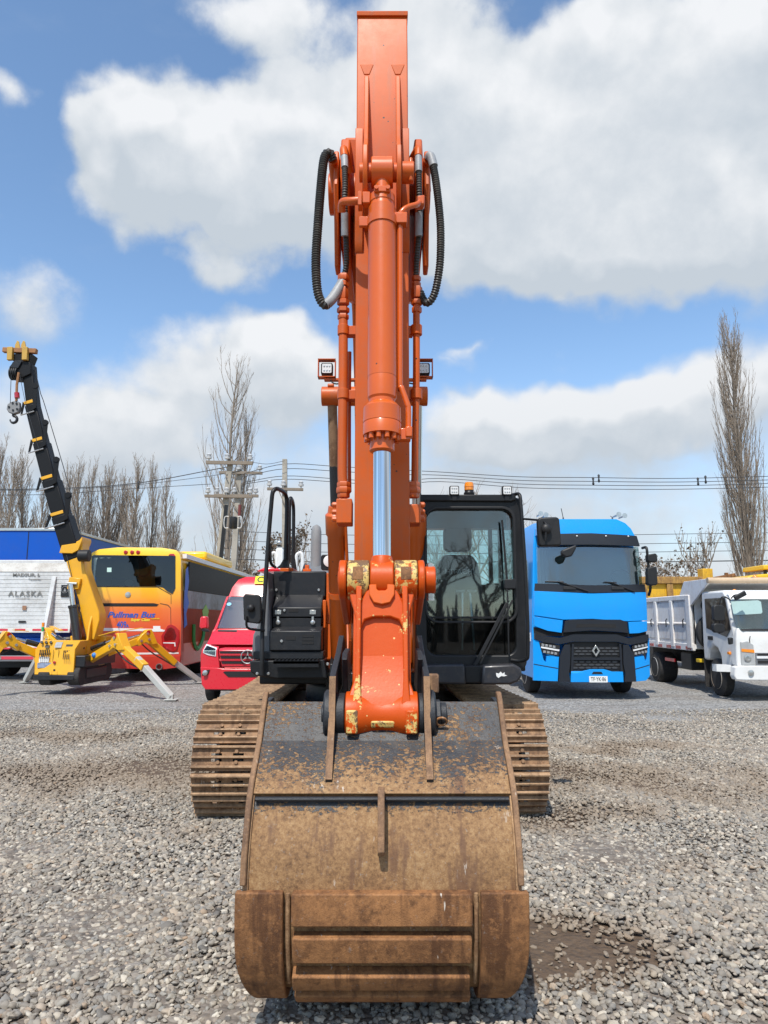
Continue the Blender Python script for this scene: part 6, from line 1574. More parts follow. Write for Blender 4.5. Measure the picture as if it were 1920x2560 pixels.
    tl = pan('tail_lamp', [(404, 1590), (412, 1577), (420, 1564), (428, 1561), (438, 1566), (447, 1576), (448, 1600), (441, 1625), (432, 1630), (418, 1622), (406, 1612)], M['redlens'], -.03, .05, bevel=.01)
    pan('lamp_inner', [(410, 1592), (420, 1572), (428, 1568), (436, 1573), (441, 1590), (438, 1600), (412, 1602)], paint('dark_red_lens', (.16, .006, .008), .15, var=.5, vs=20), -.034, .006, par=tl)
    pan('lamp_bar', [(409, 1608), (409, 1606), (438, 1606), (439, 1616), (436, 1616), (436, 1609)], M['sticker_white'], -.035, .006, par=tl)
    pan('bumper', [(224, 1670), (223, 1640), (449, 1640), (448, 1668), (410, 1673)], LIV, -.04, .08, bevel=.015)
    c = W(397, 1667, YF - .1); part(T, 'exhaust_pipe', lambda m: (m.lathe(c, (0, 1, 0), [(0, .085), (0.001, .07), (.3, .07)], 18, cap=False), m.cyl(c, c + Vector((0, .6, 0)), .086, n=18, cap=False)), M['steel'])
    part(T, 'exhaust_bore', lambda m: m.cyl(c + Vector((0, .1, 0)), c + Vector((0, .11, 0)), .07, n=18), M['dark'])
    # right flank
    X = xr + .035
    def side(name, z0, z1, y0, y1, mat, t=.012): return part(bodyo, name, lambda m: m.box(X - .02, X + t, y0, y1, z0, z1), mat)
    side('side_window', 2.45, 3.25, YF + .6, YF + 11.5, paint('black_coach_glass', (.012, .013, .014), .3, var=.2, spec=.02), .02)
    part(bodyo, 'roof_rail', lambda m: m.box(X - .1, X + .015, YF + .3, YF + 11.7, 3.32, 3.44), M['white'])
    side('side_band', 1.95, 2.44, YF + .3, YF + 11.6, M['grey_side'], .014)
    side('side_skirt', .45, 1.94, YF + .3, YF + 11.6, M['dk_red'], .016)
    part(bodyo, 'graffiti', lambda m: m.prism([(X + .021, YF + y, z) for y, z in ((.25, 3.0), (.45, 3.1), (.6, 2.7), (.5, 2.3), (.7, 2.1), (.45, 1.8), (.6, 1.5), (.3, 1.4), (.22, 2.0))], (.004, 0, 0)), paint('blue_graffiti', (.03, .12, .5), .5))
    part(bodyo, 'graffiti', lambda m: m.tube(smooth_path([(X + .03, YF + 1.2, 1.5), (X + .03, YF + 1.3, 1.0), (X + .03, YF + 1.8, .8), (X + .03, YF + 2.3, 1.1), (X + .03, YF + 2.4, 1.6)], 5), .07, 5), paint('green_graffiti', (.03, .22, .04), .5))
    part(bodyo, 'graffiti', lambda m: m.prism([(X + .021, YF + y, z) for y, z in ((2.2, 1.9), (2.6, 2.1), (3.0, 1.9), (2.8, 1.6), (2.4, 1.6))], (.004, 0, 0)), paint('lime_graffiti', (.25, .45, .08), .5))
    for s in (0, 1):
        xw = xl + .25 if not s else xr - .25
        wheel(T, (xw, YF + 3.2, .5), .5, .4, side=-1 if not s else 1); wheel(T, (xw, YF + 9.4, .5), .5, .3, side=-1 if not s else 1)
    part(T, 'roof_hatch', lambda m: m.box(xr - 1.4, xr - .2, YF + 3.5, YF + 7.5, 3.55, 3.82), LIV, .08)
M['grey_side'] = paint('grey_coach_side', (.36, .36, .35), .4, var=.7, dirt=.6, vs=.7, spec=.03)
M['dk_red'] = paint('dark_red_coach_side', (.34, .045, .018), .4, var=.7, vs=.8, spec=.03)
coach()

# ===================================================== blue box truck with a raised tail lift
def box_truck():
    YF = 19.8
    T = thing('box_truck', 'blue box truck with raised white aluminium tail lift, cut by the left edge', 'truck', (W(40, 1670, YF).x, 22, 0))
    BB = paint('blue_box_paint', (.002, .085, .47), .45, var=.08, dirt=.04, spec=.3)
    x1 = W(166, 1345, YF).x; x0 = x1 - 2.55
    ztop = 4.16
    bx = part(T, 'box_body', lambda m: m.box(x0, x1, YF, YF + 8, 1.15, ztop), BB, .02)
    part(bx, 'roof_rail', lambda m: m.box(x0 - .03, x1 + .03, YF - .03, YF + 8, ztop - .06, ztop + .02), M['steel'], .01)
    xs = W(70, 1360, YF).x
    part(bx, 'door_gap', lambda m: m.box(xs - .012, xs + .012, YF - .006, YF + .01, 3.3, ztop - .08), M['dark'])
    part(bx, 'marker_plate', lambda m: m.box(x1 - .18, x1 - .05, YF - .01, YF, ztop - .45, ztop - .37), M['sticker_white'])
    # platform: planks of ribbed aluminium, leaning slightly
    AL = paint('ribbed_aluminium', (.74, .745, .74), .45, metal=.15, var=.25, dirt=.35, dirtcol=(.36, .34, .30), vs=1.4)
    AW = paint('worn_white_lift_paint', (.72, .70, .65), .5, var=.2, dirt=.5, dirtcol=(.35, .28, .22), vs=3)
    lz0, lz1 = WZ(1580, YF - .3), WZ(1400, YF - .3)
    xr_ = W(181, 1420, YF - .3).x; xl_ = xr_ - 2.6
    pf = part(T, 'lift_platform', lambda m: m.box(xl_, xr_, YF - .20, YF - .14, lz0, lz1), AL, .008)
    n = 14; h = (lz1 - lz0 - .42) / n
    for k in range(n): part(pf, 'plank', lambda m: m.box(xl_ + .03, xr_ - .03, YF - .215 - .006 * (k % 3 == 0), YF - .195, lz0 + .10 + k * h + .006, lz0 + .10 + (k + 1) * h - .006), AL, .004)
    part(pf, 'platform_lip', lambda m: m.prism([(xl_ - .01, YF - .23, lz1 - .32), (xl_ - .01, YF - .19, lz1 + .01), (xl_ - .01, YF - .17, lz1 + .01), (xl_ - .01, YF - .18, lz1 - .32)], (xr_ - xl_ + .02, 0, 0)), AW, .006)
    part(pf, 'platform_foot', lambda m: m.box(xl_ - .01, xr_ + .01, YF - .24, YF - .18, lz0 - .02, lz0 + .10), AW, .008)
    part(pf, 'platform_edge', lambda m: m.box(xr_ - .05, xr_ + .012, YF - .232, YF - .16, lz0 + .1, lz1 - .3), M['white'], .006)
    RR = paint('red_reflector', (.62, .05, .08), .4)
    for u0, u1 in ((-60, -20), (-5, 20), (38, 64), (82, 106), (146, 170)): part(pf, 'red_reflector', lambda m: m.box(W(u0, 1565, YF - .24).x, W(u1, 1565, YF - .24).x, YF - .246, YF - .238, lz0 + .03, lz0 + .085), RR)
    xe0, xe1 = W(122, 1500, YF - .3).x, W(133, 1500, YF - .3).x
    part(pf, 'torsion_flap', lambda m: m.loft([[(W(116, 1565, YF - .3).x, YF - .22, lz0 + .1), (W(124, 1565, YF - .3).x, YF - .22, lz0 + .1), (W(124, 1565, YF - .3).x, YF - .5, lz0 + .1), (W(116, 1565, YF - .3).x, YF - .5, lz0 + .1)], [(W(127, 1448, YF - .3).x, YF - .22, lz1 - .45), (W(138, 1448, YF - .3).x, YF - .22, lz1 - .45), (W(138, 1448, YF - .3).x, YF - .26, lz1 - .45), (W(127, 1448, YF - .3).x, YF - .26, lz1 - .45)]]), AL, .006)
    DL = paint('grey_lift_lettering', (.22, .22, .21), .6, var=.6, vs=9); 
    q = W(31, 1441, YF - .24); text('MADSUR. L', .125, DL, pf, (q.x, YF - .235, q.z), bold=.003, sx=1.22)
    q = W(69, 1450, YF - .24); text('Transportes', .07, DL, pf, (q.x, YF - .235, q.z), shear=.4)
    q = W(20, 1490, YF - .24); text('ALASKA', .20, DL, pf, (q.x, YF - .235, q.z), bold=.004, sx=1.1, spacing=1.25)
    q = W(38, 1497, YF - .24); text('TRANSPORTES', .045, DL, pf, (q.x, YF - .235, q.z), spacing=1.4)
    ps = part(pf, 'notice_plate', lambda m: m.box(W(149, 1490, YF - .3).x, W(172, 1490, YF - .3).x, YF - .245, YF - .236, WZ(1492, YF - .3), WZ(1462, YF - .3)), M['dkgrey'], .004)
    c = W(160, 1474, YF - .3); part(ps, 'round_mark', lambda m: m.tube([(c.x + .09 * cos(a), YF - .248, c.z + .09 * sin(a)) for a in [2 * pi * i / 24 for i in range(24)]], .006, 5, closed=True), M['sleeve'])
    part(ps, 'round_mark', lambda m: m.prism([(c.x, YF - .249, c.z + .05), (c.x + .04, YF - .249, c.z - .05), (c.x - .04, YF - .249, c.z - .05)], (0, .004, 0)), M['sleeve'])
    part(pf, 'brown_sticker', lambda m: m.box(W(53, 1520, YF - .3).x, W(63, 1520, YF - .3).x, YF - .243, YF - .236, WZ(1525, YF - .3), WZ(1514, YF - .3)), paint('brown_sticker', (.32, .17, .10), .6))
    part(pf, 'dark_sticker', lambda m: m.box(W(43, 1555, YF - .3).x, W(62, 1555, YF - .3).x, YF - .243, YF - .236, WZ(1557, YF - .3), WZ(1552, YF - .3)), M['dkgrey'])
    # rear underrun, wheels
    part(T, 'rear_beam', lambda m: m.box(x0, x1, YF - .1, YF + .05, .98, 1.15), BB, .01)
    ub = part(T, 'underrun_bar', lambda m: m.box(x0 + .05, x1 - .05, YF - .35, YF - .25, .52, .68), M['grey_hood'], .02)
    part(ub, 'red_reflector', lambda m: m.box(x0 + .8, x1 - .45, YF - .358, YF - .35, .58, .66), RR)
    part(T, 'lift_beam', lambda m: m.box(x0 + .05, x1 - .05, YF - .12, YF, .84, .96), M['sticker_white'], .01)
    part(T, 'red_reflector', lambda m: m.box(x0 + .05, x1 - .05, YF - .13, YF - .118, .84, .885), RR)
    part(T, 'chassis', lambda m: m.box(x0 + .75, x1 - .75, YF, YF + 9.5, .62, .98), M['dark'])
    part(T, 'mudguard', lambda m: m.box(x0 + .2, x1 - .2, YF + .7, YF + .74, .3, .9), M['plastic'])
    for xw, s in ((x0 + .32, -1), (x1 - .32, 1)): wheel(T, (xw, YF + 1.6, .5), .5, .55, side=s); wheel(T, (xw, YF + 7.8, .5), .5, .3, side=s)
    part(T, 'truck_cab', lambda m: m.box(x0 + .05, x1 - .05, YF + 8.3, YF + 10, .9, 3.2), M['white'], .08)
box_truck()

# ===================================================== yellow spider crane
def spider_crane():
    YEL = paint('yellow_crane_paint', (.80, .40, .008), .38, var=.06, dirt=.08, coat=.25)
    CB = paint('black_boom_paint', (.008, .008, .009), .5, var=.2, spec=.25)
    GL = paint('grey_outrigger_leg', (.50, .50, .47), .55, var=.15, dirt=.2)
    T = thing('spider_crane', 'yellow spider crane on raised outriggers with black telescopic boom pointing up', 'crane', (-7.3, 16.9, 0))
    cxx, cyy = -7.15, 16.9
    # crawler base, lifted off the ground
    for dx in (-.32, .32):
        pr = []
        for a in range(0, 181, 20): pr.append((cyy + .75 + .22 * sin(radians(a)), .42 + .22 * cos(radians(a))))
        for a in range(180, 361, 20): pr.append((cyy - .75 + .22 * sin(radians(a)), .42 + .22 * cos(radians(a))))
        tr = part(T, 'rubber_track', lambda m: m.prism([(cxx + dx - .13, y, z) for y, z in pr], (.26, 0, 0)), M['rubber'], .02)
        part(tr, 'track_frame', lambda m: m.box(cxx + dx - .15, cxx + dx + .15, cyy - .6, cyy + .6, .32, .55), M['dkgrey'], .03)
    part(T, 'chassis', lambda m: m.box(cxx - .45, cxx + .55, cyy - .9, cyy + .9, .6, .85), M['dkgrey'], .02)
    # control cabinet (front)
    YB = 15.95
    fr = px([(85, 1687), (88, 1625), (95, 1602), (196, 1604), (187, 1624), (184, 1690)], YB)
    cab = part(T, 'control_cabinet', lambda m: m.loft([[(W(85, 1687, YB).x, YB, W(85, 1687, YB).z), (W(184, 1690, YB).x, YB, W(85, 1689, YB).z), (W(188, 1624, YB).x, YB, W(88, 1624, YB).z), (W(195, 1602, YB).x, YB + .14, W(95, 1602, YB).z), (W(95, 1602, YB).x, YB + .14, W(95, 1602, YB).z), (W(88, 1624, YB).x, YB, W(88, 1624, YB).z)],
        [(W(85, 1687, YB).x, YB + .62, W(85, 1687, YB).z), (W(184, 1690, YB).x, YB + .62, W(85, 1689, YB).z), (W(188, 1624, YB).x, YB + .62, W(88, 1624, YB).z), (W(195, 1602, YB).x, YB + .6, W(95, 1602, YB).z), (W(95, 1602, YB).x, YB + .6, W(95, 1602, YB).z), (W(88, 1624, YB).x, YB + .62, W(88, 1624, YB).z)]]), YEL, .015)
    part(cab, 'cabinet_base', lambda m: m.box(W(84, 1690, YB).x, W(186, 1690, YB).x, YB - .03, YB + .7, WZ(1700, YB), WZ(1688, YB)), M['dkgrey'], .01)
    def onf(name, u0, u1, v0, v1, mat, d=.012, par=cab): return part(par, name, lambda m: m.box(W(u0, v1, YB).x, W(u1, v1, YB).x, YB - d, YB + .01, WZ(v1, YB), WZ(v0, YB)), mat, .002)
    for k in range(6): onf('lever_slot', 98.5 + k * 4.5, 101 + k * 4.5, 1624.5, 1638, M['dark'], .004); part(cab, 'control_lever', lambda m: m.cyl((W(100 + k * 4.5, 1632, YB).x, YB - .02, WZ(1633, YB)), (W(102.5 + k * 4.5, 1632, YB).x, YB - .07, WZ(1646, YB)), .007, n=6), M['plastic'])
    for k in range(4): onf('lever_slot', 158 + k * 4.5, 160.5 + k * 4.5, 1626, 1640, M['dark'], .004); part(cab, 'control_lever', lambda m: m.cyl((W(159.5 + k * 4.5, 1634, YB).x, YB - .02, WZ(1635, YB)), (W(162 + k * 4.5, 1634, YB).x, YB - .07, WZ(1648, YB)), .007, n=6), M['plastic'])
    onf('chart_sticker', 97, 122, 1642, 1656, M['sticker_white'], .003); onf('chart_sticker', 155, 176, 1643, 1656, M['sticker_white'], .003)
    onf('name_sticker', 93, 128, 1657, 1670, paint('silver_blue_sticker', (.30, .36, .50), .4, var=.9, vs=14), .003)
    onf('door_seam', 129, 129.7, 1624, 1688, M['dark'], .002); onf('door_seam', 142.5, 143.2, 1624, 1688, M['dark'], .002)
    onf('socket', 133, 138.5, 1673, 1678, M['dark'], .004)
    part(cab, 'stop_button', lambda m: m.lathe((W(137, 1656, YB).x, YB, WZ(1656, YB)), (0, -1, 0), [(0, .03), (.03, .03), (.035, .02)], 14), M['redlens'])
    def ont(name, u, v, fn, mat): 
        c = W(u, v, YB + .06); return part(cab, name, lambda m: fn(m, c), mat)
    for u in (104, 115, 127): ont('gauge', u, 1607, lambda m, c: m.lathe(c + Vector((0, .02, 0)), (0, -.8, .6), [(0, .03), (.03, .03), (.033, .02)], 14), M['plastic'])
    ont('display', 147, 1612, lambda m, c: m.obox(c, (.075, 0, 0), (0, .02, .013), (0, .03, .045)), M['sleeve'])
    ont('switch_panel', 174, 1614, lambda m, c: m.obox(c, (.075, 0, 0), (0, .02, .013), (0, .02, .03)), M['dkgrey'])
    ont('name_strip', 118, 1616, lambda m, c: m.obox(c, (.05, 0, 0), (0, .012, .008), (0, .012, .018)), M['sticker_black'])
    sd = W(186, 1650, YB).x
    for k, (dy, z0, z1) in enumerate(((.42, .98, 1.08), (.42, .78, .84), (.42, .6, .66))): part(cab, 'side_slot', lambda m: m.box(sd - .01, sd + .012, YB + dy, YB + dy + .06, z0, z1), M['dark'])
    part(cab, 'side_lettering', lambda m: [m.box(sd - .01, sd + .008, YB + .48, YB + .56, .62 + k * .07, .66 + k * .07) for k in range(3)], paint('dull_print', (.45, .24, .03), .6))
    # status lamp column
    c = W(105, 1603, YB + .3); sl2 = part(T, 'signal_lamp', lambda m: m.cyl(c, c + Vector((0, 0, .12)), .03, n=12), M['sticker_white'])
    for k, mt in enumerate((M['sticker_white'], paint('green_lens', (.02, .4, .12), .3), M['amber'])): part(sl2, 'lamp_segment', lambda m: m.cyl(c + Vector((0, 0, .12 + k * .1)), c + Vector((0, 0, .215 + k * .1)), .03, n=12), mt)
    # slewing column / turret cheek plates
    for dx in (-.16, .12):
        part(T, 'turret_cheek', lambda m: m.prism([(W(215, 1650, 16.9).x + dx, y, z) for y, z in ((16.5, .85), (17.4, .85), (17.25, 1.5), (17.0, 2.0), (16.85, 2.05), (16.6, 1.5))], (.05, 0, 0)), YEL, .01)
    # boom: pixel-placed spine in one upright plane
    def BPt(u, v): return W(u, v, 16.9)
    base, head = BPt(240, 1600), BPt(75, 912)
    ax_ = (head - base).normalized(); per = Vector((ax_.z, 0, -ax_.x))
    def sec(name, pa, pb, w, d, mat, par=T, bevel=.03):
        return part(par, name, lambda m: m.beam(pa, pb, w, d, (0, 1, 0)), mat, bevel)
    b0, b1 = BPt(232, 1560), BPt(186, 1378)
    bs = part(T, 'boom_base_section', lambda m: m.prism([BPt(u, v) - Vector((0, .2, 0)) for u, v in ((165, 1372), (208, 1352), (217, 1348), (214, 1372), (222, 1430), (256, 1530), (257, 1550), (244, 1600), (222, 1592), (205, 1500), (184, 1440))], (0, .42, 0)), YEL, .02)
    part(bs, 'boom_collar', lambda m: m.prism([BPt(u, v) - Vector((0, .26, 0)) for u, v in ((160, 1385), (166, 1366), (205, 1360), (216, 1345), (217, 1352), (207, 1378), (192, 1386))], (0, .54, 0)), YEL, .01)
    part(bs, 'hose_reel', lambda m: (m.cyl(BPt(224, 1392) + Vector((-.12, -.3, 0)), BPt(224, 1392) + Vector((.12, -.3, 0)), .14, n=24), m.cyl(BPt(232, 1391) + Vector((0, -.3, 0)), BPt(237, 1391) + Vector((0, -.3, 0)), .11, n=20)), M['plastic'], .01)
    part(bs, 'cylinder_lug', lambda m: m.prism([BPt(u, v) - Vector((0, .28, 0)) for u, v in ((180, 1474), (186, 1444), (214, 1448), (208, 1474))], (0, .5, 0)), YEL, .01)
    part(bs, 'lug_pin', lambda m: m.cyl(BPt(183, 1460) - Vector((0, .3, 0)), BPt(206, 1461) - Vector((0, .3, 0)), .035, n=12), M['steel'])
    # black telescopic sections, each thinner
    ks = [(186, 1380), (157, 1292), (130, 1202), (105, 1108), (82, 1015), (72, 915)]
    ws_ = [42, 38, 34, 30, 27]
    for i in range(5):
        pa, pb = BPt(*ks[i]), BPt(*ks[i + 1]); w = ws_[i] * 16.9 / 1760
        sc_ = sec('boom_section', pa - ax_ * .2, pb, w, w * 1.05, CB)
        if 0 < i:
            cc = BPt(*ks[i]); 
            part(sc_, 'yellow_wear_ring', lambda m: m.beam(cc - per * w * .12 + ax_ * .03, cc - per * w * .12 + ax_ * .11, w * .86, w * 1.10, (0, 1, 0)), YEL, .008)
            part(sc_, 'section_bracket', lambda m: m.prism([cc + per * (w * 1.2) + ax_ * .42 - Vector((0, w * .75, 0)), cc + per * (w * .75) + ax_ * .48 - Vector((0, w * .75, 0)), cc + per * (w * .5) - Vector((0, w * .75, 0)), cc - per * (w * .2) - ax_ * .22 - Vector((0, w * .75, 0)), cc + per * (w * .55) - ax_ * .15 - Vector((0, w * .75, 0))], (0, .03, 0)), CB, .006)
            part(sc_, 'bracket_bar', lambda m: m.cyl(cc - per * (w * 1.0) - ax_ * .22 - Vector((0, w * .7, 0)), cc + per * (w * .3) - ax_ * .22 - Vector((0, w * .7, 0)), .018, n=8), M['steel'])
            part(sc_, 'bracket_leg', lambda m: m.prism([cc - per * (w * .55) + ax_ * .1 - Vector((0, w * .7, 0)), cc - per * (w * .45) + ax_ * .02 - Vector((0, w * .7, 0)), cc - per * (w * .9) - ax_ * .22 - Vector((0, w * .7, 0)), cc - per * (w * 1.05) - ax_ * .22 - Vector((0, w * .7, 0))], (0, .03, 0)), CB, .004)
            part(sc_, 'rope_sheave', lambda m: m.cyl(cc + per * (w * .95) + ax_ * .40 - Vector((0, w * .8, 0)), cc + per * (w * .95) + ax_ * .40 - Vector((0, w * .6, 0)), .07, n=16), CB)
    hd = part(T, 'boom_head', lambda m: m.prism([BPt(u, v) - Vector((0, .18, 0)) for u, v in ((40, 912), (46, 908), (66, 908), (84, 912), (86, 940), (60, 952), (36, 950), (32, 930))], (0, .36, 0)), CB, .015)
    part(hd, 'head_sheave', lambda m: [m.cyl(BPt(34 + k * 5, 938) - Vector((0, .1, 0)), BPt(37 + k * 5, 938) - Vector((0, .1, 0)), .16, n=20) for k in range(4)], M['plastic'])
    part(hd, 'head_plate', lambda m: m.prism([BPt(u, v) - Vector((0, .22, 0)) for u, v in ((34, 926), (48, 908), (66, 910), (56, 928)) ], (0, .03, 0)), M['dkgrey'], .006)
    part(hd, 'jib_carrier', lambda m: m.prism([BPt(u, v) - Vector((0, .15, 0)) for u, v in ((30, 890), (88, 890), (80, 910), (42, 910))], (0, .3, 0)), CB, .01)
    WD = paint('rusty_jib_bar', (.36, .17, .07), .8, var=.5, vs=6); OC = paint('ochre_paint', (.55, .33, .06), .5, var=.3)
    part(hd, 'jib_bar', lambda m: m.beam(BPt(15, 880) - Vector((0, .12, 0)), BPt(98, 883) - Vector((0, .12, 0)), .12, .12, (0, 1, 0)), WD, .01)
    for u in (37, 74): part(hd, 'jib_clamp', lambda m: m.beam(BPt(u, 876) - Vector((0, .2, 0)), BPt(u - 1, 908) - Vector((0, .2, 0)), .13, .1, (0, 1, 0)), OC, .01)
    for u in (45, 60): part(hd, 'jib_horn', lambda m: m.prism([BPt(uu, v) - Vector((0, .05, 0)) for uu, v in ((u - 6, 885), (u - 5, 864), (u, 853), (u + 4, 855), (u + 9, 880), (u + 8, 888))], (0, .04, 0)), OC, .006)
    # hook block on its ropes
    def rope(pts, nm='hoist_rope', r=.008): return part(T, nm, lambda m: m.tube(pts, r, 5), M['cable'])
    o3 = Vector((0, -.25, 0))
    rope([BPt(41, 945) + o3, BPt(39, 1015) + o3]); rope([BPt(62, 945) + o3, BPt(75, 1010) + o3, BPt(110, 1130) + o3], r=.006)
    rope([BPt(88, 925), BPt(102, 985), BPt(108, 1000), BPt(132, 1078), BPt(158, 1165), BPt(184, 1258), BPt(205, 1345)], r=.010)
    rope([BPt(178, 1390) + o3, BPt(200, 1480) + o3, BPt(228, 1600) + o3], r=.008)
    hk = part(T, 'hook_block', lambda m: (m.prism([BPt(u, v) + o3 for u, v in ((38, 1013), (48, 1009), (60, 1012), (62, 1026), (58, 1038), (46, 1042), (34, 1038), (29, 1030), (31, 1018))], (0, .12, 0)),), M['exhaust'], .02)
    for (u, v) in ((45, 1015), (55, 1017), (56, 1030), (46, 1033), (36, 1025)): part(hk, 'block_bolt', lambda m: m.cyl(BPt(u, v) + o3 - Vector((0, .02, 0)), BPt(u, v) + o3, .025, n=8), M['dkgrey'])
    hcn = BPt(44, 1054) + o3
    part(hk, 'hook', lambda m: m.tube([BPt(43, 1038) + o3 + Vector((0, .06, 0)), BPt(43, 1045) + o3 + Vector((0, .06, 0))] + [hcn + Vector((.085 * sin(a), .06, .085 * cos(a))) for a in [radians(d) for d in range(0, 290, 25)]], [.03, .03] + [.035] * 8 + [.03, .02, .02, .01], 8), M['dkgrey'], smooth=60)
    part(hd, 'hook_chain', lambda m: m.tube([BPt(60, 940) + o3, BPt(55, 970) + o3, BPt(54, 1010) + o3], .03, 6), WD)
    part(hd, 'limit_weight', lambda m: m.cyl(BPt(55, 990) + o3, BPt(56, 1003) + o3, .06, n=12), M['redlens'])
    # lift cylinder
    ca, cb, cm = BPt(210, 1605) + Vector((0, -.34, 0)), BPt(192, 1462) + Vector((0, -.34, 0)), BPt(199, 1520) + Vector((0, -.34, 0))
    lc = part(T, 'lift_cylinder', lambda m: (m.cyl(ca, cm, .10, n=20), m.cyl(cm, cm + (cb - cm).normalized() * .06, .115, n=20)), M['dark_gloss'], .006)
    part(lc, 'cylinder_rod', lambda m: m.cyl(cm, cb, .06, n=16), M['chrome'])
    # four outriggers: inner arm up to a knee, outer leg down to a foot
    def outrigger(root, knee, ext, foot, lab, flat=False):
        root, knee, ext, foot = map(Vector, (root, knee, ext, foot))
        d1 = (knee - root).normalized(); d2 = (foot - knee).normalized()
        o = part(T, 'outrigger', lambda m: m.beam(root, knee - d1 * .05, .14, .17, (0, 0, 1)), YEL, .015, label=lab)
        side_ = d1.cross(Vector((0, 0, 1))).normalized()
        # knuckle cheeks
        up = Vector((0, 0, 1))
        kp = [knee - d1 * .26 + up * .03, knee - d1 * .14 + up * .13, knee + up * .19, knee + d1 * .11 + up * .17, knee + d1 * .17 + up * .04, knee + d2 * .30 + d1 * .06, knee + d2 * .24 - d1 * .09, knee - up * .10 - d1 * .04, knee - d1 * .22 - up * .13]
        part(o, 'knuckle', lambda m: m.prism([p - side_ * .11 for p in kp], side_ * .22), YEL, .012)
        for (a, b_) in ((.0, .1), (-.16, -.02), (.05, -.06)):
            q = knee + d1 * a + up * b_; part(o, 'knuckle_pin', lambda m: m.cyl(q - side_ * .135, q + side_ * .135, .03, n=12), M['steel'])
        q = knee + d1 * .02 + up * .13; part(o, 'round_emblem', lambda m: m.cyl(q - side_ * .122, q + side_ * .122, .045, n=16), M['redlens'])
        part(o, 'leg_sleeve', lambda m: m.beam(knee + d2 * .15, ext, .155, .15, tuple(side_)), YEL, .012)
        lg = part(o, 'leg', lambda m: m.beam(ext - d2 * .3, foot + up * .05, .125, .12, tuple(side_)), GL, .008)
        part(lg, 'foot_pad', lambda m: (m.box(foot.x - .13, foot.x + .13, foot.y - .1, foot.y + .1, .0, .02), m.beam(foot + up * .02, foot + up * .12, .08, .08, (0, 1, 0))), GL, .004)
        a0, a1 = root + up * .22 + d1 * .15, knee - d1 * .18 + up * .12
        cy_ = part(o, 'outrigger_cylinder', lambda m: m.cyl(a0, a0.lerp(a1, .6), .06, n=14), M['dark_gloss'])
        part(cy_, 'cylinder_rod', lambda m: m.cyl(a0.lerp(a1, .6), a1, .032, n=12), M['chrome'])
        part(o, 'guard_strip', lambda m: m.beam(knee - d1 * .1 + up * .28, root + d1 * .45 + up * .40, .10, .015), YEL)
        part(o, 'hydraulic_hose', lambda m: m.tube(smooth_path([knee - d1 * .1 - up * .12, knee + d2 * .4 - up * .12 - d1 * .1, ext - up * .08], 5), .016, 6), M['hose'])
        return o
    outrigger((-6.72, 16.45, .72), W(297, 1606, 15.8), W(362, 1668, 15.35), (*G(428, 1750), .0), 'nearer right outrigger of the spider crane')
    outrigger((-6.75, 17.3, .80), W(364, 1594, 18.0), W(437, 1658, 18.6), (*G(497, 1706), .0), 'farther right outrigger beside the coach lamp')
    outrigger((-7.70, 16.45, .78), W(20, 1602, 15.9), W(-35, 1660, 15.4), (-9.9, 14.9, 0), 'left outrigger cut by the picture edge')
    outrigger((-7.55, 17.3, .80), W(122, 1590, 18.0), W(92, 1650, 18.6), (*G(64, 1706), .0), 'far left outrigger behind the control cabinet')
    part(T, 'counter_frame', lambda m: m.prism([BPt(u, v) + Vector((0, .1, 0)) for u, v in ((172, 1620), (170, 1590), (200, 1590), (262, 1590), (252, 1640), (230, 1690), (190, 1690))], (0, .4, 0)), YEL, .02)
    part(T, 'blue_cap', lambda m: m.ball(W(236, 1638, 16.2), .06), paint('blue_plastic', (.03, .2, .6), .4))
M['dark_gloss'] = paint('black_cylinder_gloss', (.018, .018, .02), .2, var=.1, coat=.4)
spider_crane()

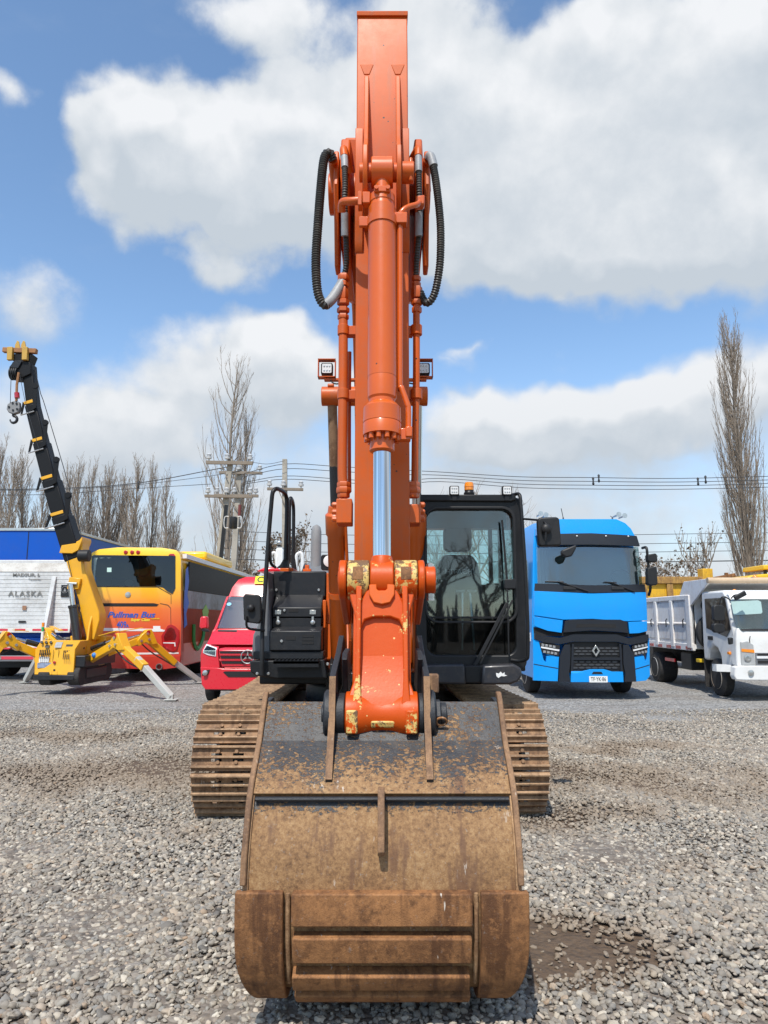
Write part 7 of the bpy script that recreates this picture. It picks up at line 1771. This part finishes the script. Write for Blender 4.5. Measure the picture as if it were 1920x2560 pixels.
# ===================================================== white dump truck
def dump_truck():
    YF = 14.7
    WH = M['white']
    T = thing('dump_truck', 'white light dump truck with steel tipper body, cut by the right edge', 'truck', (W(1950, 1740, YF).x, 16, 0))
    x0 = W(1846, 1640, YF).x; x1 = x0 + 2.0; xc = (x0 + x1) / 2
    def yf(off=0.0):
        def f(x, z):
            e = abs(x - xc) / 1.0
            return YF + off + .10 * max(0, e - .4) ** 2 + .6 * max(0, e - .85) ** 1.4 + max(0, z - 1.32) * .28 + .9 * max(0, z - 2.15)
        return f
    pan = lambda name, pts, mat, off=0.0, th=.05, par=T, nx=10, nz=6, **k: part(par, name, lambda m: m.panel(px(pts, YF), yf(off), th, nx, nz), mat, **k)
    mu = 2 * W(1846, 1640, YF).x
    R = lambda u: 2 * (960 + xc * 1822 / YF) - u
    mir = lambda pts: pts + [(R(u), v) for u, v in reversed(pts)]
    side_prof = [(YF + .35, .62), (YF + .12, 1.3), (YF + .32, 2.1), (YF + .5, 2.26), (YF + 1.55, 2.26), (YF + 1.62, 1.2), (YF + 1.62, .75), (YF + 1.4, .75), (YF + 1.32, .98), (YF + 1.12, 1.08), (YF + .92, 1.02), (YF + .8, .85), (YF + .78, .62)]
    cab = part(T, 'cab', lambda m: m.prism([(x0 + .01, y, z) for y, z in side_prof], (x1 - x0 - .02, 0, 0)), WH, .05)
    pan('front_panel', mir([(1846, 1665), (1843, 1600), (1845, 1580), (1848, 1570)]), WH, -.02, .2, bevel=.02)
    pan('windscreen', mir([(1855, 1576), (1846, 1562), (1840, 1502), (1843, 1497)]), M['glass_dark2'], -.035, .008)
    pan('windscreen_card', [(1842, 1538), (1840, 1503), (1905, 1500), (1912, 1504), (1912, 1530), (1908, 1534)], paint('pale_sun_strip', (.36, .50, .48), .3), -.042, .004)
    pan('cab_roof_front', mir([(1840, 1498), (1838, 1485), (1848, 1478)]), WH, -.02, .1)
    pan('bumper', mir([(1842, 1700), (1838, 1690), (1839, 1668), (1850, 1664)]), WH, -.10, .2, nx=12, bevel=.02)
    pan('bumper_corner', [(1813, 1682), (1812, 1664), (1840, 1664), (1842, 1682)], WH, .1, .2)
    fl = part(T, 'fog_lamp', lambda m: m.lathe(W(1878, 1682, YF - .1), (0, -1, 0), [(-.05, .055), (.01, .055), (.015, .03)], 18), M['steel'])
    hl = pan('headlight', [(1855, 1663), (1852, 1605), (1868, 1603), (1882, 1612), (1887, 1662)], paint('headlamp_shell', (.40, .41, .41), .25, var=.3, vs=6), -.035, .06, bevel=.01)
    pan('indicator', [(1854, 1629), (1854, 1622), (1883, 1624), (1884, 1632)], M['amber'], -.045, .03, par=hl)
    part(hl, 'lamp_bowl', lambda m: m.lathe(W(1870, 1646, YF - .03), (0, -1, 0), [(-.04, .07), (.0, .07), (.004, .04), (-.01, .03)], 18), M['steel'])
    pan('grille', mir([(1888, 1664), (1886, 1632)]), M['grey_hood'], -.03, .05)
    pan('grille_bar', mir([(1890, 1646), (1889, 1640)]), M['white_led'], -.05, .03)
    pan('grille_slot', mir([(1892, 1638), (1892, 1634)]), M['dark'], -.045, .02)
    pan('grille_slot', mir([(1893, 1658), (1893, 1651)]), M['dark'], -.045, .02)
    pan('panel_seam', [(1876, 1632), (1872, 1600), (1874, 1590), (1875.5, 1590), (1874, 1600), (1878, 1632)], M['dark'], -.026, .006)
    pan('wiper', mir([(1858, 1577), (1853, 1572)]), M['plastic'], -.04, .03)
    # door side (faces left)
    part(cab, 'door_glass', lambda m: m.prism([(x0 - .006, y, z) for y, z in ((YF + .42, 2.1), (YF + .25, 1.45), (YF + .45, 1.28), (YF + 1.35, 1.45), (YF + 1.35, 2.1))], (.02, 0, 0)), M['glass_dark'])
    part(cab, 'door_handle', lambda m: m.box(x0 - .02, x0 + .02, YF + 1.1, YF + 1.3, 1.2, 1.28), M['plastic'], .005)
    part(cab, 'side_indicator', lambda m: m.box(x0 - .03, x0 + .02, YF + .32, YF + .42, .92, .98), M['amber'], .01)
    for (v0, v1) in ((1512, 1553), (1558, 1582)):
        part(T, 'door_mirror', lambda m: m.prism([W(u, v, YF + .05) for u, v in ((1784, v0 + 3), (1790, v0), (1806, v0 + 1), (1812, v0 + 5), (1814, v1 - 3), (1808, v1), (1790, v1), (1785, v1 - 4))], (0, .12, 0)), M['plastic'], .02)
    part(T, 'kerb_mirror', lambda m: m.obox(W(1850, 1489, YF - .15), (.12, 0, .06), (0, .03, 0), (-.02, 0, .045)), M['plastic'], .02)
    part(T, 'mirror_arm', lambda m: (m.tube(smooth_path([W(1826, 1500, YF + .15), W(1810, 1492, YF + .05), W(1800, 1505, YF + .1), W(1798, 1585, YF + .1)], 4), .014, 6), m.tube(smooth_path([W(1828, 1496, YF), W(1836, 1488, YF - .1), W(1852, 1486, YF - .15)], 4), .012, 6)), M['plastic'])
    part(T, 'small_mirror', lambda m: m.prism([W(u, v, YF) for u, v in ((1822, 1594), (1834, 1594), (1834, 1610), (1824, 1612))], (0, .08, 0)), M['plastic'], .02)
    part(T, 'roof_marker', lambda m: m.ball(W(1836, 1477, YF + .7), .04), M['amber'])
    for s in (0, 1):
        wheel(T, (x0 + .16 if not s else x1 - .16, YF + 1.12, .40), .40, .24, rim=M['rim_rusty'], side=-1 if not s else 1)
        wheel(T, (x0 + .25 if not s else x1 - .25, YF + 4.6, .40), .40, .5, rim=M['rim'], side=-1 if not s else 1)
    part(T, 'mud_flap', lambda m: m.box(x0 + .02, x0 + .28, YF + 1.62, YF + 1.65, .15, .8), M['rubber'])
    part(T, 'chassis', lambda m: m.box(xc - .42, xc + .42, YF + .4, YF + 6.2, .55, .85), M['dark'])
    part(T, 'battery_box', lambda m: m.box(x0 + .1, x0 + .55, YF + 2.5, YF + 3.1, .45, .85), M['dkgrey'], .02)
    part(T, 'yellow_chock', lambda m: m.box(x0 + .08, x0 + .3, YF + 2.0, YF + 2.2, .66, .74), paint('yellow_chock', (.75, .5, .02), .5), .01)
    part(T, 'side_guard_light', lambda m: m.box(x0 + .02, x0 + .06, YF + 3.3, YF + 3.9, .6, .68), M['redlens'])
    # tipper body
    bx0, bx1, by0, by1, bz0, bz1 = W(1738, 1600, YF + 2.1).x - .02, x1 + .05, YF + 2.1, YF + 6.3, .96, 2.16
    WB = paint('worn_white_tipper_paint', (.84, .83, .80), .5, var=.06, dirt=.22, dirtcol=(.40, .20, .08), vs=1.6, streak=.25)
    tip = part(T, 'tipper_body', lambda m: (m.box(bx0, bx1, by0, by1, bz0, bz0 + .12), m.box(bx0, bx0 + .05, by0, by1, bz0 + .1, bz1), m.box(bx1 - .05, bx1, by0, by1, bz0 + .1, bz1), m.box(bx0, bx1, by0, by0 + .05, bz0 + .1, bz1 + .22)), WB, .01)
    part(tip, 'top_rail', lambda m: m.box(bx0 - .06, bx0 + .08, by0 + .1, by1, bz1 - .06, bz1 + .06), WB, .015)
    for k in range(5):
        y = by0 + .02 + k * (by1 - by0 - .1) / 4
        part(tip, 'side_post', lambda m: m.box(bx0 - .07, bx0, y, y + (.16 if k else .22), bz0 + .02, bz1 - .06 if k else bz1 + .05), WB, .01)
    for k in range(4):
        y = by0 + .3 + k * 1.02
        part(tip, 'side_panel', lambda m: m.box(bx0 - .03, bx0 - .004, y, y + .72, bz0 + .2, bz1 - .12), WB, .008)
        part(tip, 'panel_ridge', lambda m: m.prism([(bx0 - .03, y, 1.58), (bx0 - .065, y, 1.545), (bx0 - .03, y, 1.50)], (0, .72, 0)), WB)
        part(tip, 'latch', lambda m: m.tube([(bx0 - .07, y + .05, 1.66), (bx0 - .10, y + .05, 1.62), (bx0 - .10, y + .05, 1.45)], .014, 6), M['dkgrey'])
    part(tip, 'lower_sill', lambda m: m.box(bx0 - .05, bx0 + .02, by0, by1, bz0 - .04, bz0 + .12), WB, .01)
    for k in range(7): part(tip, 'red_reflector', lambda m: m.box(bx0 - .056, bx0 - .048, by0 + .1 + k * .58, by0 + .38 + k * .58, bz0 - .02, bz0 + .05), M['redlens'])
    # headboard canopy over the cab, rolled tarpaulin bar
    part(tip, 'canopy', lambda m: m.prism([(bx0 - .03, y, z) for y, z in ((by0 + .05, bz1 + .18), (by0 - .95, bz1 + .30), (by0 - .95, bz1 + .36), (by0 + .05, bz1 + .26))], (bx1 - bx0 + .06, 0, 0)), WB, .008)
    part(tip, 'canopy_cheek', lambda m: m.prism([(bx0 - .04, y, z) for y, z in ((by0, bz1 - .2), (by0 - .95, bz1 + .28), (by0 - .95, bz1 + .38), (by0 + .3, bz1 + .38), (by0 + .6, bz1 + .05))], (.05, 0, 0)), WB, .008)
    part(tip, 'tarpaulin_bar', lambda m: m.cyl((bx0 - .05, by0 - .98, bz1 + .34), (bx1, by0 - .98, bz1 + .34), .065, n=16), paint('rust_streaked_bar', (.60, .45, .30), .6, var=.5, vs=3))
    part(T, 'spare_wheel', lambda m: m.lathe((xc - .55, by0 - .28, 1.35), (0, 1, 0), [(0, .25), (.02, .36), (.06, .43), (.18, .43), (.22, .36), (.24, .25)], 32), M['rubber'])
    part(tip, 'headboard_hose', lambda m: m.tube(smooth_path([(bx0 + .2, by0 - .03, bz1 + .1), (bx0 + .24, by0 - .08, bz1 - .05), (bx0 + .2, by0 - .06, bz1 - .2), (bx0 + .26, by0 - .04, bz1 - .3)], 4), .03, 6), M['hose'])
dump_truck()

# ===================================================== things farther back
def yellow_dumper():
    YF = 24.5
    YL = rust('rust_yellow_body', 9, 10, amount=0, light=(.42, .24, .06), dark=(.22, .11, .04), scratch=.2)
    YP = paint('yellow_dumper_paint', (.72, .40, .015), .5, var=.3, dirt=.5, dirtcol=(.25, .13, .05), vs=2, streak=.5)
    T = thing('dump_truck', 'rusty yellow tipper body standing behind the white dump truck', 'truck', (W(1700, 1540, YF).x, 26, 0))
    xa, xb = W(1600, 1480, YF).x, W(1762, 1480, YF).x
    zt, zb = WZ(1442, YF), WZ(1500, YF)
    body = part(T, 'tipper_body', lambda m: m.box(xa, xb, YF, YF + 2.4, 1.1, zt - .22), YP, .02)
    part(body, 'top_rail', lambda m: m.box(xa, xb, YF - .12, YF + .08, zt - .24, zt), YL, .02)
    for u in (1602, 1666, 1708, 1756): part(body, 'side_rib', lambda m: m.box(W(u, 1480, YF).x, W(u + 15, 1480, YF).x, YF - .10, YF, 1.1, zt - .245), YL, .015)
    hb = part(body, 'headboard_post', lambda m: m.box(W(1754, 1450, YF).x, W(1779, 1450, YF).x, YF - .14, YF + .3, 1.1, WZ(1422, YF)), YP, .02)
    part(body, 'hinge_arm', lambda m: m.prism([W(u, v, YF - .2) for u, v in ((1746, 1446), (1752, 1444), (1772, 1466), (1762, 1466))], (0, .05, 0)), M['rust_rim'], .006)
    part(T, 'chassis', lambda m: m.box(xa, xb + 2.5, YF + .8, YF + 1.7, .7, 1.05), M['dark'])
    for i, x in enumerate((xa + .6, xa + 1.9)):
        part(T, 'wheel', lambda m: m.lathe((x, YF + .1, .52), (0, 1, 0), [(0, .3), (.03, .48), (.08, .52), (.3, .52), (.33, .3)], 28), M['rubber'])
yellow_dumper()
def rusty_skip():
    YF = 25.5
    RS = rust('rusty_brown_body', 9, 10, amount=0, light=(.24, .12, .08), dark=(.13, .06, .04), scratch=.2)
    T = thing('skip_container', 'rust brown open container right of the yellow tipper body', 'container', (W(1830, 1540, YF).x, 26.5, 0))
    part(T, 'container_body', lambda m: m.prism([W(u, v, YF) for u, v in ((1782, 1540), (1782, 1446), (1838, 1436), (1856, 1452), (1920, 1458), (1980, 1458), (1980, 1540))], (0, 2.2, 0)), RS, .02)
    part(T, 'container_rail', lambda m: m.beam(W(1782, 1447, YF - .04), W(1838, 1437, YF - .04), .1, .12), M['rust_wear'], .01)
    part(T, 'container_rib', lambda m: m.box(W(1812, 1460, YF).x, W(1820, 1460, YF).x, YF - .1, YF, .5, WZ(1432, YF)), M['rust_wear'], .01)
    p = T.location; part(T, 'ground_skid', lambda m: m.box(W(1790, 1500, YF).x, W(1970, 1500, YF).x, YF + .3, YF + 1.9, 0, WZ(1535, YF)), RS)
    YF = 23.0
    YP = paint('yellow_loader_paint', (.78, .46, .012), .45, var=.1, coat=.2)
    L_ = thing('wheel_loader', 'yellow machine with orange beacon at the far right edge', 'loader', (W(1930, 1540, YF).x, 24.3, 0))
    part(L_, 'engine_cover', lambda m: m.prism([W(u, v, YF) for u, v in ((1868, 1458), (1868, 1442), (1885, 1437), (1925, 1434), (2000, 1434), (2000, 1540), (1880, 1540))], (0, 1.8, 0)), YP, .04)
    part(L_, 'roof', lambda m: m.prism([W(u, v, YF + .2) for u, v in ((1909, 1424), (1910, 1412), (2000, 1410), (2000, 1424))], (0, 1.4, 0)), YP, .03)
    part(L_, 'roof_post', lambda m: m.box(W(1925, 1430, YF).x, W(1930, 1430, YF).x, YF + .3, YF + .4, WZ(1436, YF), WZ(1420, YF)), M['plastic'])
    part(L_, 'beacon', lambda m: m.lathe(W(1888, 1446, YF - .1), (0, 0, 1), [(0, .09), (.06, .08), (.1, .05), (.12, .02)], 14), M['amber'])
    part(L_, 'hand_bar', lambda m: m.tube([W(1869, 1450, YF - .1), W(1880, 1444, YF - .12), W(1900, 1446, YF - .12)], .03, 6), M['plastic'])
    for x in (0, 1.6): part(L_, 'wheel', lambda m: m.lathe((W(1900, 1540, YF).x + x, YF + .05, .6), (0, 1, 0), [(0, .3), (.04, .55), (.1, .6), (.4, .6), (.45, .3)], 28), M['rubber'])
rusty_skip()
def white_tanker():
    YF = 24.0
    T = thing('tank_truck', 'white truck with hooped rails glimpsed behind the black handrail', 'truck', (W(720, 1540, YF).x, 25.5, 0))
    part(T, 'tank', lambda m: m.cyl((W(672, 1440, YF).x, YF + 1, 2.35), (W(790, 1440, YF).x, YF + 1, 2.35), .82, n=28), M['white'], .03)
    part(T, 'cab', lambda m: m.box(W(690, 1440, YF).x, W(708, 1440, YF).x, YF - .2, YF + .6, 1.0, WZ(1372, YF)), M['white'], .05)
    for u in (683, 748):
        part(T, 'hoop_rail', lambda m: m.tube(smooth_path([W(u - 8, 1425, YF), W(u - 7, 1392, YF), W(u, 1383, YF), W(u + 7, 1388, YF), W(u + 9, 1425, YF)], 4), .06, 8), M['white'])
    part(T, 'top_box', lambda m: m.box(W(692, 1375, YF).x, W(708, 1375, YF).x, YF - .1, YF + .3, WZ(1395, YF), WZ(1368, YF)), M['sleeve'], .02)
    part(T, 'lamp', lambda m: m.ball(W(698, 1357, YF), .09), M['steel'])
    part(T, 'lamp_post', lambda m: m.cyl(W(698, 1368, YF), W(698, 1352, YF), .05, n=8), M['plastic'])
    part(T, 'chassis', lambda m: m.box(W(672, 1440, YF).x, W(800, 1440, YF).x, YF + .5, YF + 1.5, .6, 1.6), M['dark'])
    for u in (690, 760): part(T, 'wheel', lambda m: m.lathe((W(u, 1540, YF).x, YF + .2, .5), (0, 1, 0), [(0, .3), (.03, .46), (.08, .5), (.3, .5), (.33, .3)], 28), M['rubber'])
white_tanker()
